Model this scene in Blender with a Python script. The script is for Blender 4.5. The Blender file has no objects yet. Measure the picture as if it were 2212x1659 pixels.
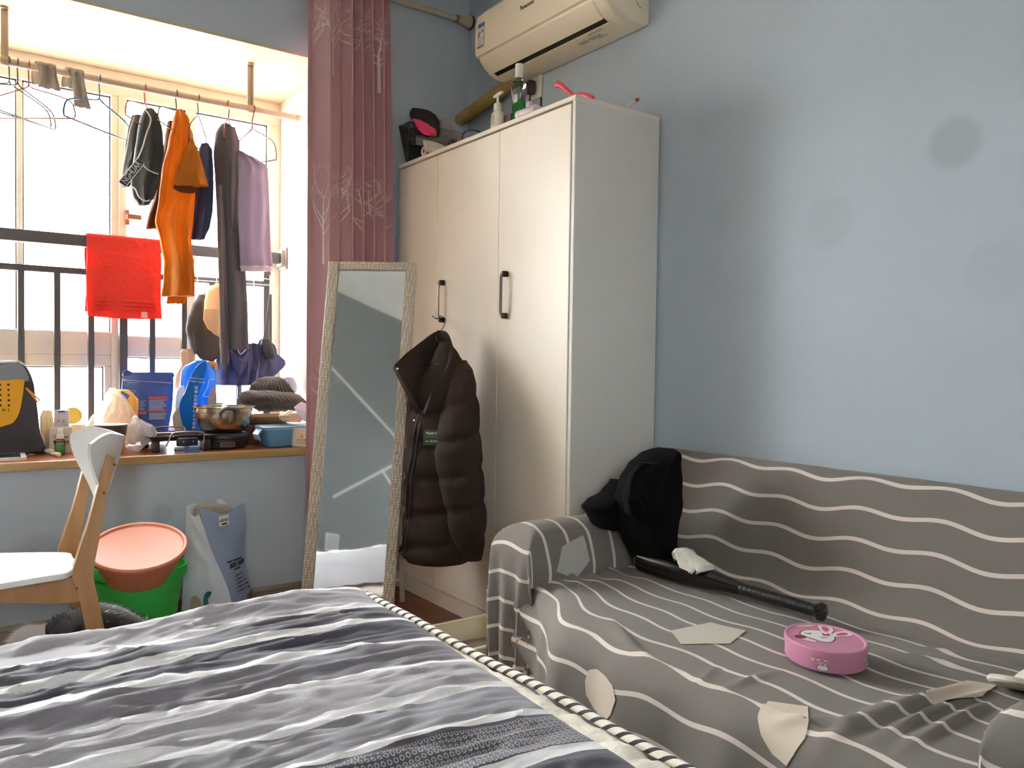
import bpy, bmesh, math, random
from mathutils import Vector, Matrix, noise as mnoise
V = Vector
PI = math.pi
random.seed(7)
scene = bpy.context.scene
COL = scene.collection

# ------------------------------------------------------------------ camera
IW, IH = 2212, 1659
FPX, YAW, PITCH, ROLL, HC = 1743.5, 0.62646, 0.02675, 0.01385, 1.05
_f = V((math.sin(YAW) * math.cos(PITCH), math.cos(YAW) * math.cos(PITCH), -math.sin(PITCH)))
_r = V((math.cos(YAW), -math.sin(YAW), 0))
_u = _r.cross(_f)
CR = math.cos(ROLL) * _r + math.sin(ROLL) * _u
CU = -math.sin(ROLL) * _r + math.cos(ROLL) * _u
CF = _f
CAM = V((0, 0, HC))
cd = bpy.data.cameras.new('camera')
cam = bpy.data.objects.new('camera', cd)
COL.objects.link(cam)
cd.sensor_fit = 'HORIZONTAL'
cd.sensor_width = 36.0
cd.lens = FPX / IW * 36.0
cd.clip_start = 0.02
cd.clip_end = 300
cam.matrix_world = Matrix.Translation(CAM) @ Matrix((CR, CU, -CF)).transposed().to_4x4()
scene.camera = cam

# ------------------------------------------------------------------ world, sun, exposure
world = bpy.data.worlds.new('sky')
scene.world = world
world.use_nodes = True
wb = world.node_tree.nodes['Background']
wn = world.node_tree.nodes; wl = world.node_tree.links
w_tc = wn.new('ShaderNodeTexCoord'); w_sx = wn.new('ShaderNodeSeparateXYZ'); w_mr = wn.new('ShaderNodeMapRange'); w_mx = wn.new('ShaderNodeMix')
w_mr.interpolation_type = 'SMOOTHSTEP'; w_mr.inputs['From Min'].default_value = -0.06; w_mr.inputs['From Max'].default_value = 0.04
w_mx.data_type = 'RGBA'; w_mx.inputs['A'].default_value = (0.49, 0.47, 0.43, 1); w_mx.inputs['B'].default_value = (0.94, 0.975, 1.0, 1)   # sunlit ground below, bright haze above
wl.new(w_tc.outputs['Generated'], w_sx.inputs[0]); wl.new(w_sx.outputs[2], w_mr.inputs['Value']); wl.new(w_mr.outputs[0], w_mx.inputs['Factor']); wl.new(w_mx.outputs['Result'], wb.inputs[0])
wb.inputs[1].default_value = 15.0
sd = bpy.data.lights.new('sun', 'SUN')
sd.energy = 4.0
sd.angle = math.radians(1.2)
sd.color = (1.0, 0.93, 0.82)
sun = bpy.data.objects.new('sun', sd)
COL.objects.link(sun)
sun.rotation_euler = V((0.90, -0.11, -0.42)).to_track_quat('-Z', 'Y').to_euler()
vs = scene.view_settings
vs.view_transform = 'Standard'
vs.look = 'None'
vs.gamma = 1.0
vs.use_curve_mapping = False
vs.exposure = 1.84
cy = scene.cycles
cy.max_bounces = 8
cy.diffuse_bounces = 5
cy.glossy_bounces = 4
cy.transmission_bounces = 8
cy.transparent_max_bounces = 16
cy.caustics_reflective = False
cy.caustics_refractive = False
cy.sample_clamp_indirect = 12.0

# ------------------------------------------------------------------ pixel -> place helpers
def ray(x, y):
    return CF + CR * ((x - IW / 2) / FPX) - CU * ((y - IH / 2) / FPX)
def on(ax, val, x, y):
    d = ray(x, y); i = 'XYZ'.index(ax)
    return CAM + d * ((val - CAM[i]) / d[i])
def dep(D, x, y):
    return CAM + ray(x, y) * D

# ------------------------------------------------------------------ materials
def lin(c):
    o = []
    for k in c[:3]:
        k = k / 255.0
        o.append(k / 12.92 if k <= 0.04045 else ((k + 0.055) / 1.055) ** 2.4)
    return (o[0], o[1], o[2], 1)
MATS = {}
def mat(name, col, rough=0.6, metal=0.0, bump=0.0, bscale=60.0, var=0.0, vscale=4.0, lucent=0.0, coat=0.0,
        trans=0.0, ior=1.45, emit=0.0, stretch=(1, 1, 1), spec=0.5, sheen=0.0, alpha=0.0, detail=3.0):
    if name in MATS:
        return MATS[name]
    m = bpy.data.materials.new(name); MATS[name] = m
    m.use_nodes = True
    nt = m.node_tree; N = nt.nodes; L = nt.links
    b = N['Principled BSDF']; out = N['Material Output']
    c = lin(col)
    b.inputs['Base Color'].default_value = c
    b.inputs['Roughness'].default_value = rough
    b.inputs['Metallic'].default_value = metal
    b.inputs['IOR'].default_value = ior
    b.inputs['Specular IOR Level'].default_value = spec
    b.inputs['Coat Weight'].default_value = coat
    b.inputs['Transmission Weight'].default_value = trans
    b.inputs['Sheen Weight'].default_value = sheen
    tc = None
    if var or bump:
        tc = N.new('ShaderNodeTexCoord'); mp = N.new('ShaderNodeMapping')
        mp.inputs['Scale'].default_value = stretch
        L.new(tc.outputs['Object'], mp.inputs['Vector'])
    colsock = None
    if var:
        n = N.new('ShaderNodeTexNoise'); n.inputs['Scale'].default_value = vscale; n.inputs['Detail'].default_value = detail
        L.new(mp.outputs[0], n.inputs['Vector'])
        r = N.new('ShaderNodeMapRange')
        r.inputs['From Min'].default_value = 0.3; r.inputs['From Max'].default_value = 0.7
        r.inputs['To Min'].default_value = 1 - var; r.inputs['To Max'].default_value = 1 + var * 0.6
        L.new(n.outputs[0], r.inputs['Value'])
        h = N.new('ShaderNodeHueSaturation'); h.inputs['Color'].default_value = c
        L.new(r.outputs[0], h.inputs['Value'])
        L.new(h.outputs[0], b.inputs['Base Color'])
        colsock = h.outputs[0]
    if bump:
        n2 = N.new('ShaderNodeTexNoise'); n2.inputs['Scale'].default_value = bscale; n2.inputs['Detail'].default_value = 4
        L.new(mp.outputs[0], n2.inputs['Vector'])
        bp = N.new('ShaderNodeBump'); bp.inputs['Strength'].default_value = bump; bp.inputs['Distance'].default_value = 0.01
        L.new(n2.outputs[0], bp.inputs['Height'])
        L.new(bp.outputs[0], b.inputs['Normal'])
    sh = b.outputs[0]
    if emit:
        b.inputs['Emission Color'].default_value = c; b.inputs['Emission Strength'].default_value = emit
    if lucent:
        t = N.new('ShaderNodeBsdfTranslucent'); t.inputs[0].default_value = c
        if colsock: L.new(colsock, t.inputs[0])
        mx = N.new('ShaderNodeMixShader'); mx.inputs[0].default_value = lucent
        L.new(sh, mx.inputs[1]); L.new(t.outputs[0], mx.inputs[2]); sh = mx.outputs[0]
    if alpha:
        t = N.new('ShaderNodeBsdfTransparent'); t.inputs[0].default_value = (0.97, 0.97, 0.97, 1)
        mx = N.new('ShaderNodeMixShader'); mx.inputs[0].default_value = alpha
        L.new(sh, mx.inputs[1]); L.new(t.outputs[0], mx.inputs[2]); sh = mx.outputs[0]
    L.new(sh, out.inputs[0])
    return m
def glass(name, tint=(255, 255, 255), refl=0.6):
    if name in MATS: return MATS[name]
    m = bpy.data.materials.new(name); MATS[name] = m; m.use_nodes = True
    nt = m.node_tree; N = nt.nodes; L = nt.links
    N.remove(N['Principled BSDF'])
    t = N.new('ShaderNodeBsdfTransparent'); t.inputs[0].default_value = lin(tint)
    g = N.new('ShaderNodeBsdfGlossy'); g.inputs['Roughness'].default_value = 0.02
    fr = N.new('ShaderNodeFresnel'); fr.inputs[0].default_value = 1.45
    mu = N.new('ShaderNodeMath'); mu.operation = 'MULTIPLY'; mu.inputs[1].default_value = refl
    L.new(fr.outputs[0], mu.inputs[0])
    mx = N.new('ShaderNodeMixShader'); L.new(mu.outputs[0], mx.inputs[0])
    L.new(t.outputs[0], mx.inputs[1]); L.new(g.outputs[0], mx.inputs[2])
    L.new(mx.outputs[0], N['Material Output'].inputs[0])
    return m

# ------------------------------------------------------------------ mesh builder
class B:
    def __init__(s, M=None):
        s.v = []; s.f = []; s.uv = []; s.M = M; s.mi = 0; s.fm = []; s.has_uv = False
    def add(s, vs_, fs_, uvs=None):
        o = len(s.v)
        for p in vs_:
            p = V(p)
            s.v.append(s.M @ p if s.M else p)
        if uvs is None: s.uv += [(0, 0)] * len(vs_)
        else: s.uv += list(uvs); s.has_uv = True
        for f in fs_:
            s.f.append([i + o for i in f]); s.fm.append(s.mi)
        return s
    def box(s, lo, hi):
        x0, y0, z0 = lo; x1, y1, z1 = hi
        return s.add([(x0,y0,z0),(x1,y0,z0),(x1,y1,z0),(x0,y1,z0),(x0,y0,z1),(x1,y0,z1),(x1,y1,z1),(x0,y1,z1)],
                     [(3,2,1,0),(4,5,6,7),(0,1,5,4),(1,2,6,5),(2,3,7,6),(3,0,4,7)])
    def rbox(s, lo, hi, r=0.01, seg=3):
        bm = bmesh.new()
        bmesh.ops.create_cube(bm, size=1)
        lo = V(lo); hi = V(hi)
        for v in bm.verts:
            v.co = V([(lo[i] + hi[i]) / 2 + v.co[i] * (hi[i] - lo[i]) for i in range(3)])
        bmesh.ops.bevel(bm, geom=bm.edges[:], offset=r, segments=seg, profile=0.5, affect='EDGES')
        return s.bm(bm)
    def bm(s, bm):
        bm.verts.index_update()
        s.add([v.co.copy() for v in bm.verts], [[v.index for v in f.verts] for f in bm.faces])
        bm.free(); return s
    def tube(s, pts, r, n=10, closed=False, cap=True, uvlen=False):
        pts = [V(p) for p in pts]; m = len(pts)
        rr = r if isinstance(r, (list, tuple)) else [r] * m
        T = []
        for i in range(m):
            a = pts[(i - 1) % m] if (closed or i > 0) else pts[0]
            c = pts[(i + 1) % m] if (closed or i < m - 1) else pts[-1]
            t = (c - a); T.append(t.normalized() if t.length > 1e-9 else V((0, 0, 1)))
        up = V((0, 0, 1)) if abs(T[0].z) < 0.9 else V((1, 0, 0))
        nx = T[0].cross(up).normalized(); vs_ = []; uvs = []; Ls = 0
        for i in range(m):
            if i: 
                nx = (nx - T[i] * nx.dot(T[i]))
                nx = nx.normalized() if nx.length > 1e-6 else T[i].orthogonal().normalized()
                Ls += (pts[i] - pts[i - 1]).length
            ny = T[i].cross(nx)
            for k in range(n):
                a = 2 * PI * k / n
                vs_.append(pts[i] + (nx * math.cos(a) + ny * math.sin(a)) * rr[i]); uvs.append((k / n, Ls))
        fs_ = []
        for i in range(m if closed else m - 1):
            j = (i + 1) % m
            for k in range(n):
                k2 = (k + 1) % n
                fs_.append((i*n+k, i*n+k2, j*n+k2, j*n+k))
        if cap and not closed:
            fs_.append(list(range(n))[::-1]); fs_.append([(m-1)*n+k for k in range(n)])
        return s.add(vs_, fs_, uvs if uvlen else None)
    def lathe(s, prof, n=32, M=None, sx=1.0, sy=1.0):
        M = M or Matrix.Identity(4); vs_ = []; fs_ = []; m = len(prof)
        for (r, z) in prof:
            for k in range(n):
                a = 2 * PI * k / n
                vs_.append(M @ V((r * math.cos(a) * sx, r * math.sin(a) * sy, z)))
        for i in range(m - 1):
            for k in range(n):
                k2 = (k + 1) % n
                fs_.append((i*n+k, i*n+k2, (i+1)*n+k2, (i+1)*n+k))
        if prof[0][0] > 1e-6: fs_.append(list(range(n))[::-1])
        if prof[-1][0] > 1e-6: fs_.append([(m-1)*n+k for k in range(n)])
        return s.add(vs_, fs_)
    def prism(s, poly, M, t):
        """2-D outline in the local xy plane, thickness t along local z (both sides of 0)"""
        n = len(poly)
        vs_ = [M @ V((x, y, -t / 2)) for x, y in poly] + [M @ V((x, y, t / 2)) for x, y in poly]
        fs_ = [list(range(n))[::-1], [n + i for i in range(n)]]
        for i in range(n):
            j = (i + 1) % n
            fs_.append((i, j, n + j, n + i))
        return s.add(vs_, fs_)
    def grid(s, fn, nu, nv, uvfn=None, closeu=False):
        vs_ = []; uvs = []; fs_ = []
        for j in range(nv + 1):
            for i in range(nu + (0 if closeu else 1)):
                u = i / nu; v = j / nv
                vs_.append(fn(u, v)); uvs.append(uvfn(u, v) if uvfn else (u, v))
        w = nu if closeu else nu + 1
        for j in range(nv):
            for i in range(nu):
                i2 = (i + 1) % w
                fs_.append((j*w+i, j*w+i2, (j+1)*w+i2, (j+1)*w+i))
        return s.add(vs_, fs_, uvs)
    def slab(s, fn, nu, nv, t, uvfn=None):
        """a sheet of cloth of thickness t (closed)"""
        P = [[V(fn(i / nu, j / nv)) for i in range(nu + 1)] for j in range(nv + 1)]
        top = []; bot = []; uvs = []
        for j in range(nv + 1):
            for i in range(nu + 1):
                du = P[j][min(i+1, nu)] - P[j][max(i-1, 0)]
                dv = P[min(j+1, nv)][i] - P[max(j-1, 0)][i]
                nn = du.cross(dv); nn = nn.normalized() if nn.length > 1e-12 else V((0, 0, 1))
                top.append(P[j][i] + nn * t / 2); bot.append(P[j][i] - nn * t / 2)
                uvs.append(uvfn(i/nu, j/nv) if uvfn else (i/nu, j/nv))
        w = nu + 1; K = len(top); fs_ = []
        for j in range(nv):
            for i in range(nu):
                a, b_, c, d = j*w+i, j*w+i+1, (j+1)*w+i+1, (j+1)*w+i
                fs_.append((a, b_, c, d)); fs_.append((K+d, K+c, K+b_, K+a))
        for i in range(nu):
            fs_.append((i+1, i, K+i, K+i+1)); q = nv*w
            fs_.append((q+i, q+i+1, K+q+i+1, K+q+i))
        for j in range(nv):
            a, b_ = j*w, (j+1)*w
            fs_.append((a, b_, K+b_, K+a))
            a, b_ = j*w+nu, (j+1)*w+nu
            fs_.append((b_, a, K+a, K+b_))
        return s.add(top + bot, fs_, uvs + uvs)
    def loft(s, rings, cap=True):
        n = len(rings[0]); vs_ = [p for r in rings for p in r]; fs_ = []
        for i in range(len(rings) - 1):
            for k in range(n):
                k2 = (k + 1) % n
                fs_.append((i*n+k, i*n+k2, (i+1)*n+k2, (i+1)*n+k))
        if cap:
            fs_.append(list(range(n))[::-1]); fs_.append([(len(rings)-1)*n+k for k in range(n)])
        return s.add(vs_, fs_, [(k / n, i / max(1, len(rings) - 1)) for i in range(len(rings)) for k in range(n)])

ROOTM = {}
def obj(name, b, m, parent=None, smooth=38.0, label=None):
    vs_ = b.v
    if parent is not None:
        Mi = ROOTM[parent.name].inverted(); vs_ = [Mi @ v for v in vs_]; loc = None
    else:
        xs = [v.x for v in vs_]; ys = [v.y for v in vs_]; zs = [v.z for v in vs_]
        loc = V(((min(xs)+max(xs))/2, (min(ys)+max(ys))/2, min(zs)))
        vs_ = [v - loc for v in vs_]
    me = bpy.data.meshes.new(name)
    me.from_pydata([tuple(v) for v in vs_], [], b.f)
    ms = m if isinstance(m, (list, tuple)) else [m]
    for q in ms: me.materials.append(q)
    if len(ms) > 1: me.polygons.foreach_set('material_index', b.fm)
    if b.has_uv:
        ul = me.uv_layers.new(name='uv')
        li = [0] * len(me.loops); me.loops.foreach_get('vertex_index', li)
        flat = []
        for i in li: flat += [b.uv[i][0], b.uv[i][1]]
        ul.data.foreach_set('uv', flat)
    me.validate()
    if smooth:
        me.shade_smooth(); me.set_sharp_from_angle(angle=math.radians(smooth))
    o = bpy.data.objects.new(name, me); COL.objects.link(o)
    if parent is not None:
        o.parent = parent; ROOTM[o.name] = ROOTM[parent.name]
    else:
        o.location = loc; ROOTM[o.name] = Matrix.Translation(loc)
    if label: o['label'] = label
    return o
def tag(o, label, cat, group=None):
    o['label'] = label; o['category'] = cat
    if group: o['group'] = group
    return o
def thing(name, label, cat, loc=(0, 0, 0), group=None):
    o = bpy.data.objects.new(name, None); COL.objects.link(o)
    o.empty_display_size = 0.05
    o.location = loc; ROOTM[o.name] = Matrix.Translation(V(loc))
    return tag(o, label, cat, group)
def struct(name, b, m, parent=None, smooth=38.0):
    o = obj(name, b, m, parent, smooth)
    if parent is None: o['kind'] = 'structure'
    return o
def sroot(name, loc=(0, 0, 0)):
    o = bpy.data.objects.new(name, None); COL.objects.link(o); o.location = loc
    o['kind'] = 'structure'; ROOTM[o.name] = Matrix.Translation(V(loc)); return o
def frame(o, x, y, z=None):
    """matrix from origin and axes"""
    x = V(x).normalized(); y = V(y); y = (y - x * y.dot(x)).normalized()
    z = x.cross(y)
    M = Matrix((x, y, z)).transposed().to_4x4(); M.translation = V(o); return M
def interp(xs, ys, t):
    if t <= xs[0]: return ys[0]
    for i in range(len(xs) - 1):
        if t <= xs[i+1]:
            k = (t - xs[i]) / (xs[i+1] - xs[i] + 1e-12); k = k * k * (3 - 2 * k) * 0.5 + k * 0.5
            return ys[i] + (ys[i+1] - ys[i]) * k
    return ys[-1]
def catmull(pts, per=6, closed=False):
    P = [V(p) for p in pts]; n = len(P); out = []
    for i in range(n if closed else n - 1):
        p1 = P[i]; p2 = P[(i+1) % n]
        p0 = P[i-1] if (closed or i) else p1 * 2 - p2
        p3 = P[(i+2) % n] if (closed or i < n - 2) else p2 * 2 - p1
        for k in range(per):
            t = k / per
            out.append(0.5 * ((2*p1) + (p2-p0)*t + (2*p0-5*p1+4*p2-p3)*t*t + (3*p1-p0-3*p2+p3)*t**3))
    if not closed: out.append(P[-1])
    return out
def nz(x, y=0, z=0):
    return mnoise.noise(V((x, y, z)))
_fonts = None
def text(name, s, M, size, m, parent, align='CENTER', ext=0.0006, bold=0.0, sx=1.0, shear=0.0, label=None):
    cu = bpy.data.curves.new('t', 'FONT'); cu.body = s; cu.size = size; cu.align_x = align; cu.align_y = 'CENTER'
    cu.extrude = ext; cu.offset = bold; cu.shear = shear; cu.resolution_u = 3
    to = bpy.data.objects.new('t', cu); COL.objects.link(to)
    dg = bpy.context.evaluated_depsgraph_get()
    me = bpy.data.meshes.new_from_object(to.evaluated_get(dg))
    b = B(); 
    b.add([M @ V((v.co.x * sx, v.co.y, v.co.z)) for v in me.vertices], [list(p.vertices) for p in me.polygons])
    bpy.data.objects.remove(to); bpy.data.curves.remove(cu); bpy.data.meshes.remove(me)
    return obj(name, b, m, parent, smooth=0, label=label)
def draped(b, rows, Y, thick=0.03, fold=0.012, k=9.0, n=28, m=30, ang=0.0, seed=0.0, taper=True, plane='Y', tw=0.6, fr=None):
    """a body of hanging cloth: rows of (py, pxl, pxr) seen against the plane at Y; thickness and folds are real"""
    ys = [r[0] for r in rows]; rings = []
    for j in range(m + 1):
        t = j / m; py = ys[0] + (ys[-1] - ys[0]) * t
        xl = interp(ys, [r[1] for r in rows], py); xr = interp(ys, [r[2] for r in rows], py)
        a = on(plane, Y, xl, py); c = on(plane, Y, xr, py)
        mid = (a + c) / 2; hw = (c - a).length / 2; d = (c - a).normalized()
        nn = d.cross(V((0, 0, 1))).normalized()
        th = thick(t) if callable(thick) else thick
        th *= (min(1, hw / 0.03)) if taper else 1
        fo = fold * (fr(t) if fr else min(1, 0.35 + t))
        ring = []
        for q in range(n):
            an = 2 * PI * q / n; u = math.cos(an); w = math.sin(an)
            off = fo * (math.sin(k * u + seed + tw * t * 3 + nz(u * 2 + seed, t * 3)) + 0.6 * nz(u * 3 + seed * 3, t * 5, 2))
            ring.append(mid + d * (u * hw) + nn * (w * th + off + u * hw * math.tan(ang)))
        rings.append(ring)
    b.loft(rings); return b
# ------------------------------------------------------------------ setting
XW, YW, ZC = 2.17, 3.40, 2.83
XL, YB = -1.35, -1.7
ZS, ZL, XJ, XJL, YG = 0.665, 2.36, 1.475, -0.52, 4.13

def wall_mat(name, col, stains=(), bscale=180):
    m = mat(name, col, rough=0.75, bump=0.06, bscale=bscale, var=0.03, vscale=1.3)
    nt = m.node_tree; N = nt.nodes; L = nt.links; b = N['Principled BSDF']
    src = b.inputs['Base Color'].links[0].from_socket
    geo = N.new('ShaderNodeNewGeometry')
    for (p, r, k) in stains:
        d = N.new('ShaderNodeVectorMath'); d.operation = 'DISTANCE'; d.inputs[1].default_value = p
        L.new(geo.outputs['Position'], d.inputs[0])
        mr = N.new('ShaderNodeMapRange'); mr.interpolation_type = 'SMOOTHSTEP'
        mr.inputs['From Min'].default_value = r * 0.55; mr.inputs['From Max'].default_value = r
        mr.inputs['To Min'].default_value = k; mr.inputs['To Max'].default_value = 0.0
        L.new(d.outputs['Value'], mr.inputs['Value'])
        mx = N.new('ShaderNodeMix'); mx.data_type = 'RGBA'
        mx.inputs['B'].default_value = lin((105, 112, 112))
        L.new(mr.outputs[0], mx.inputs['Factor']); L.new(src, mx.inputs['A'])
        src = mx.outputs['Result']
    L.new(src, b.inputs['Base Color'])
    return m
BLUE = (186, 197, 206)
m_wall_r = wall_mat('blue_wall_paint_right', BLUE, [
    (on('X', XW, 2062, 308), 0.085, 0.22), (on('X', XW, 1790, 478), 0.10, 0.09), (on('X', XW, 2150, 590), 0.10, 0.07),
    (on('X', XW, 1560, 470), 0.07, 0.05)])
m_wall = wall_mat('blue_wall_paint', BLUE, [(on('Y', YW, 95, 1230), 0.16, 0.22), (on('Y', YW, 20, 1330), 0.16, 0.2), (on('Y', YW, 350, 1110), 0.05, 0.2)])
m_white = mat('white_plaster', (236, 231, 220), rough=0.8, bump=0.05, bscale=120)
m_ceil = mat('ceiling_paint', (240, 238, 232), rough=0.85)
m_acc = mat('grey_accent_paint', (124, 131, 130), rough=0.8, var=0.05, vscale=2)
m_upvc = mat('white_window_frame', (226, 218, 200), rough=0.4, var=0.04, vscale=6)
m_trimwood = mat('baseboard_wood', (150, 138, 120), rough=0.5, var=0.08, vscale=8, stretch=(1, 6, 6))
m_gasket = mat('window_gasket', (60, 55, 50), rough=0.7)

# floor with boards
def wood(name, c1, c2, rough=0.35, scale=(1.2, 14, 14), bump=0.05, coat=0.0):
    if name in MATS: return MATS[name]
    m = bpy.data.materials.new(name); MATS[name] = m; m.use_nodes = True
    nt = m.node_tree; N = nt.nodes; L = nt.links; b = N['Principled BSDF']
    tc = N.new('ShaderNodeTexCoord'); mp = N.new('ShaderNodeMapping'); mp.inputs['Scale'].default_value = scale
    oi = N.new('ShaderNodeObjectInfo'); ad = N.new('ShaderNodeVectorMath'); ad.operation = 'ADD'
    sc = N.new('ShaderNodeVectorMath'); sc.operation = 'SCALE'; sc.inputs['Scale'].default_value = 3.0
    L.new(oi.outputs['Location'], sc.inputs[0])
    L.new(tc.outputs['Object'], ad.inputs[0]); L.new(sc.outputs[0], ad.inputs[1]); L.new(ad.outputs[0], mp.inputs['Vector'])
    n = N.new('ShaderNodeTexNoise'); n.inputs['Scale'].default_value = 2.2; n.inputs['Detail'].default_value = 6; n.inputs['Distortion'].default_value = 0.6
    L.new(mp.outputs[0], n.inputs['Vector'])
    cr = N.new('ShaderNodeValToRGB'); cr.color_ramp.elements[0].position = 0.3; cr.color_ramp.elements[1].position = 0.72
    cr.color_ramp.elements[0].color = lin(c1); cr.color_ramp.elements[1].color = lin(c2)
    L.new(n.outputs[0], cr.inputs[0]); L.new(cr.outputs[0], b.inputs['Base Color'])
    bp = N.new('ShaderNodeBump'); bp.inputs['Strength'].default_value = bump; L.new(n.outputs[0], bp.inputs['Height']); L.new(bp.outputs[0], b.inputs['Normal'])
    b.inputs['Roughness'].default_value = rough; b.inputs['Coat Weight'].default_value = coat
    return m
m_floor = wood('floor_wood', (84, 44, 24), (132, 76, 44), rough=0.3, scale=(14, 1.2, 14))
fl = struct('floor', B().box((XL - 0.2, YB - 0.2, -0.12), (XW + 0.2, YW + 0.1, -0.012)), mat('floor_joint', (44, 26, 16)))
bd0 = None
for i in range(25):
    x = XL + 0.072 + i * 0.143
    for j in range(8):
        y = YB + (0.0 if i % 2 else -0.45) + j * 0.9
        y0, y1 = max(y, YB), min(y + 0.898, YW - 0.001)
        if y1 - y0 < 0.005 or x - 0.0708 > XW: continue
        o = obj('floor_board', B().box((x - 0.0708, y0, -0.012), (min(x + 0.0708, XW), y1, 0.0)), m_floor, fl, smooth=0)
struct('ceiling', B().box((XL - 0.2, YB - 0.2, ZC), (XW + 0.2, YW + 0.9, ZC + 0.15)), m_ceil)
struct('wall_right', B().box((XW, YB - 0.2, -0.1), (XW + 0.15, YW + 0.9, ZC)), m_wall_r)
struct('wall_left', B().box((XL - 0.15, YB - 0.2, -0.1), (XL, YW + 0.9, ZC)), m_acc)
WX0, WX1, WZ0, WZ1 = -1.10, -0.50, 1.20, 2.08      # unseen window added behind the viewer to brighten wardrobe side and sofa
struct('wall_back', B().box((XL, YB - 0.15, -0.1), (XW, YB, WZ0)).box((XL, YB - 0.15, WZ1), (XW, YB, ZC)).box((XL, YB - 0.15, WZ0), (WX0, YB, WZ1)).box((WX1, YB - 0.15, WZ0), (XW, YB, WZ1)), m_wall)
fill_win = sroot('added_fill_window', (-0.8, YB - 0.08, WZ0))
for (nm, x0, x1, z0, z1) in (('top_rail', WX0, WX1, WZ1 - 0.06, WZ1), ('bottom_rail', WX0, WX1, WZ0, WZ0 + 0.06), ('side_post', WX0, WX0 + 0.06, WZ0 + 0.06, WZ1 - 0.06), ('side_post', WX1 - 0.06, WX1, WZ0 + 0.06, WZ1 - 0.06), ('mullion', -0.82, -0.78, WZ0 + 0.06, WZ1 - 0.06)):
    obj(nm, B().rbox((x0, YB - 0.11, z0), (x1, YB - 0.05, z1), 0.004, 2), m_upvc, fill_win)
for (x0, x1) in ((WX0 + 0.06, -0.82), (-0.78, WX1 - 0.06)):
    obj('pane', B().box((x0, YB - 0.083, WZ0 + 0.06), (x1, YB - 0.078, WZ1 - 0.06)), glass('window_glass'), fill_win, smooth=0)
struct('wall_front_under_sill', B().box((XL, YW, -0.1), (XW, YG + 0.1, ZS - 0.03)), m_wall)
struct('wall_front_above_window', B().box((XL, YW, ZL + 0.012), (XW, YG + 0.1, ZC)), m_wall)
struct('wall_front_beside_wardrobe', B().box((XJ + 0.012, YW, ZS - 0.03), (XW, YG + 0.1, ZL + 0.012)), m_wall)
struct('wall_front_left_end', B().box((XL, YW, ZS - 0.03), (XJL - 0.012, YG + 0.1, ZL + 0.012)), m_wall)
struct('trim_1', B().box((XJL - 0.012, YW + 0.0005, ZL), (XJ + 0.012, YG + 0.1, ZL + 0.012)), mat('soffit_warm_bounce', (208, 188, 160), rough=0.85, var=0.05, vscale=3))  # white soffit; warm bounced sunlight is put into its colour
struct('trim_2', B().box((XJ, YW + 0.0005, ZS - 0.03), (XJ + 0.012, YG + 0.1, ZL)), m_white)
struct('trim_3', B().box((XJL - 0.012, YW + 0.0005, ZS - 0.03), (XJL, YG + 0.1, ZL)), m_white)
# baseboards with moulding
def baseboard(name, a, c, nrm, h=0.075):
    a = V(a); c = V(c); nrm = V(nrm); prof = [(0, 0), (0.014, 0), (0.014, h*0.62), (0.009, h*0.66), (0.012, h*0.74), (0.012, h*0.84), (0.006, h*0.92), (0.004, h), (0, h)]
    b = B(); d = c - a
    b.loft([[p + nrm * q + V((0, 0, z)) for q, z in prof] for p in (a, c)])
    return struct(name, b, m_trimwood)
baseboard('baseboard_front', (XL, YW, 0), (XW, YW, 0), (0, -1, 0))
baseboard('baseboard_right', (XW, YB, 0), (XW, YW, 0), (-1, 0, 0))
baseboard('baseboard_left', (XL, YB, 0), (XL, YW, 0), (1, 0, 0))
# wooden sill board
m_sill = wood('sill_wood', (140, 76, 40), (176, 104, 58), rough=0.28, scale=(1.2, 14, 14), coat=0.2)
m_edge = wood('sill_edge_wood', (172, 138, 84), (200, 168, 112), rough=0.4, scale=(1.2, 14, 14))
sill = struct('trim_4', B().box((XJL, 3.385, ZS - 0.028), (XJ, YG - 0.03, ZS)), m_sill)
struct('edge_band', B().rbox((XJL, 3.368, ZS - 0.030), (XJ, 3.386, ZS + 0.0012), 0.004, 2), m_edge, sill)

# window
win = sroot('window_1', (0.5, YG, ZS))
def wf(name, x0, x1, z0, z1, y0=YG - 0.03, y1=YG + 0.035, m=m_upvc):
    return obj(name, B().rbox((x0, y0, z0), (x1, y1, z1), 0.004, 2), m, win)
wf('top_rail', XJL, XJ, 2.245, ZL, YG - 0.03)
wf('bottom_rail', XJL, XJ, ZS, 0.725)
wf('side_post', 1.412, XJ, 0.725, 2.245)
wf('side_post', XJL, -0.455, 0.725, 2.245)
wf('mullion', 0.684, 0.714, 0.725, 2.245)
wf('mullion', 0.714, 0.747, 0.725, 2.245, YG - 0.04)
wf('mullion', 1.014, 1.055, 0.725, 2.245)
wf('sash_stile', 0.314, 0.337, 1.165, 2.245, YG - 0.012, YG + 0.02)
wf('transom', -0.455, 0.684, 1.06, 1.165)
wf('transom', -0.455, 0.684, 1.005, 1.06, YG - 0.022)
wf('transom', 0.747, 1.014, 1.05, 1.15)
wf('sash_stile', 0.655, 0.684, 0.725, 1.005, YG - 0.035)
m_glass = glass('window_glass')
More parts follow.
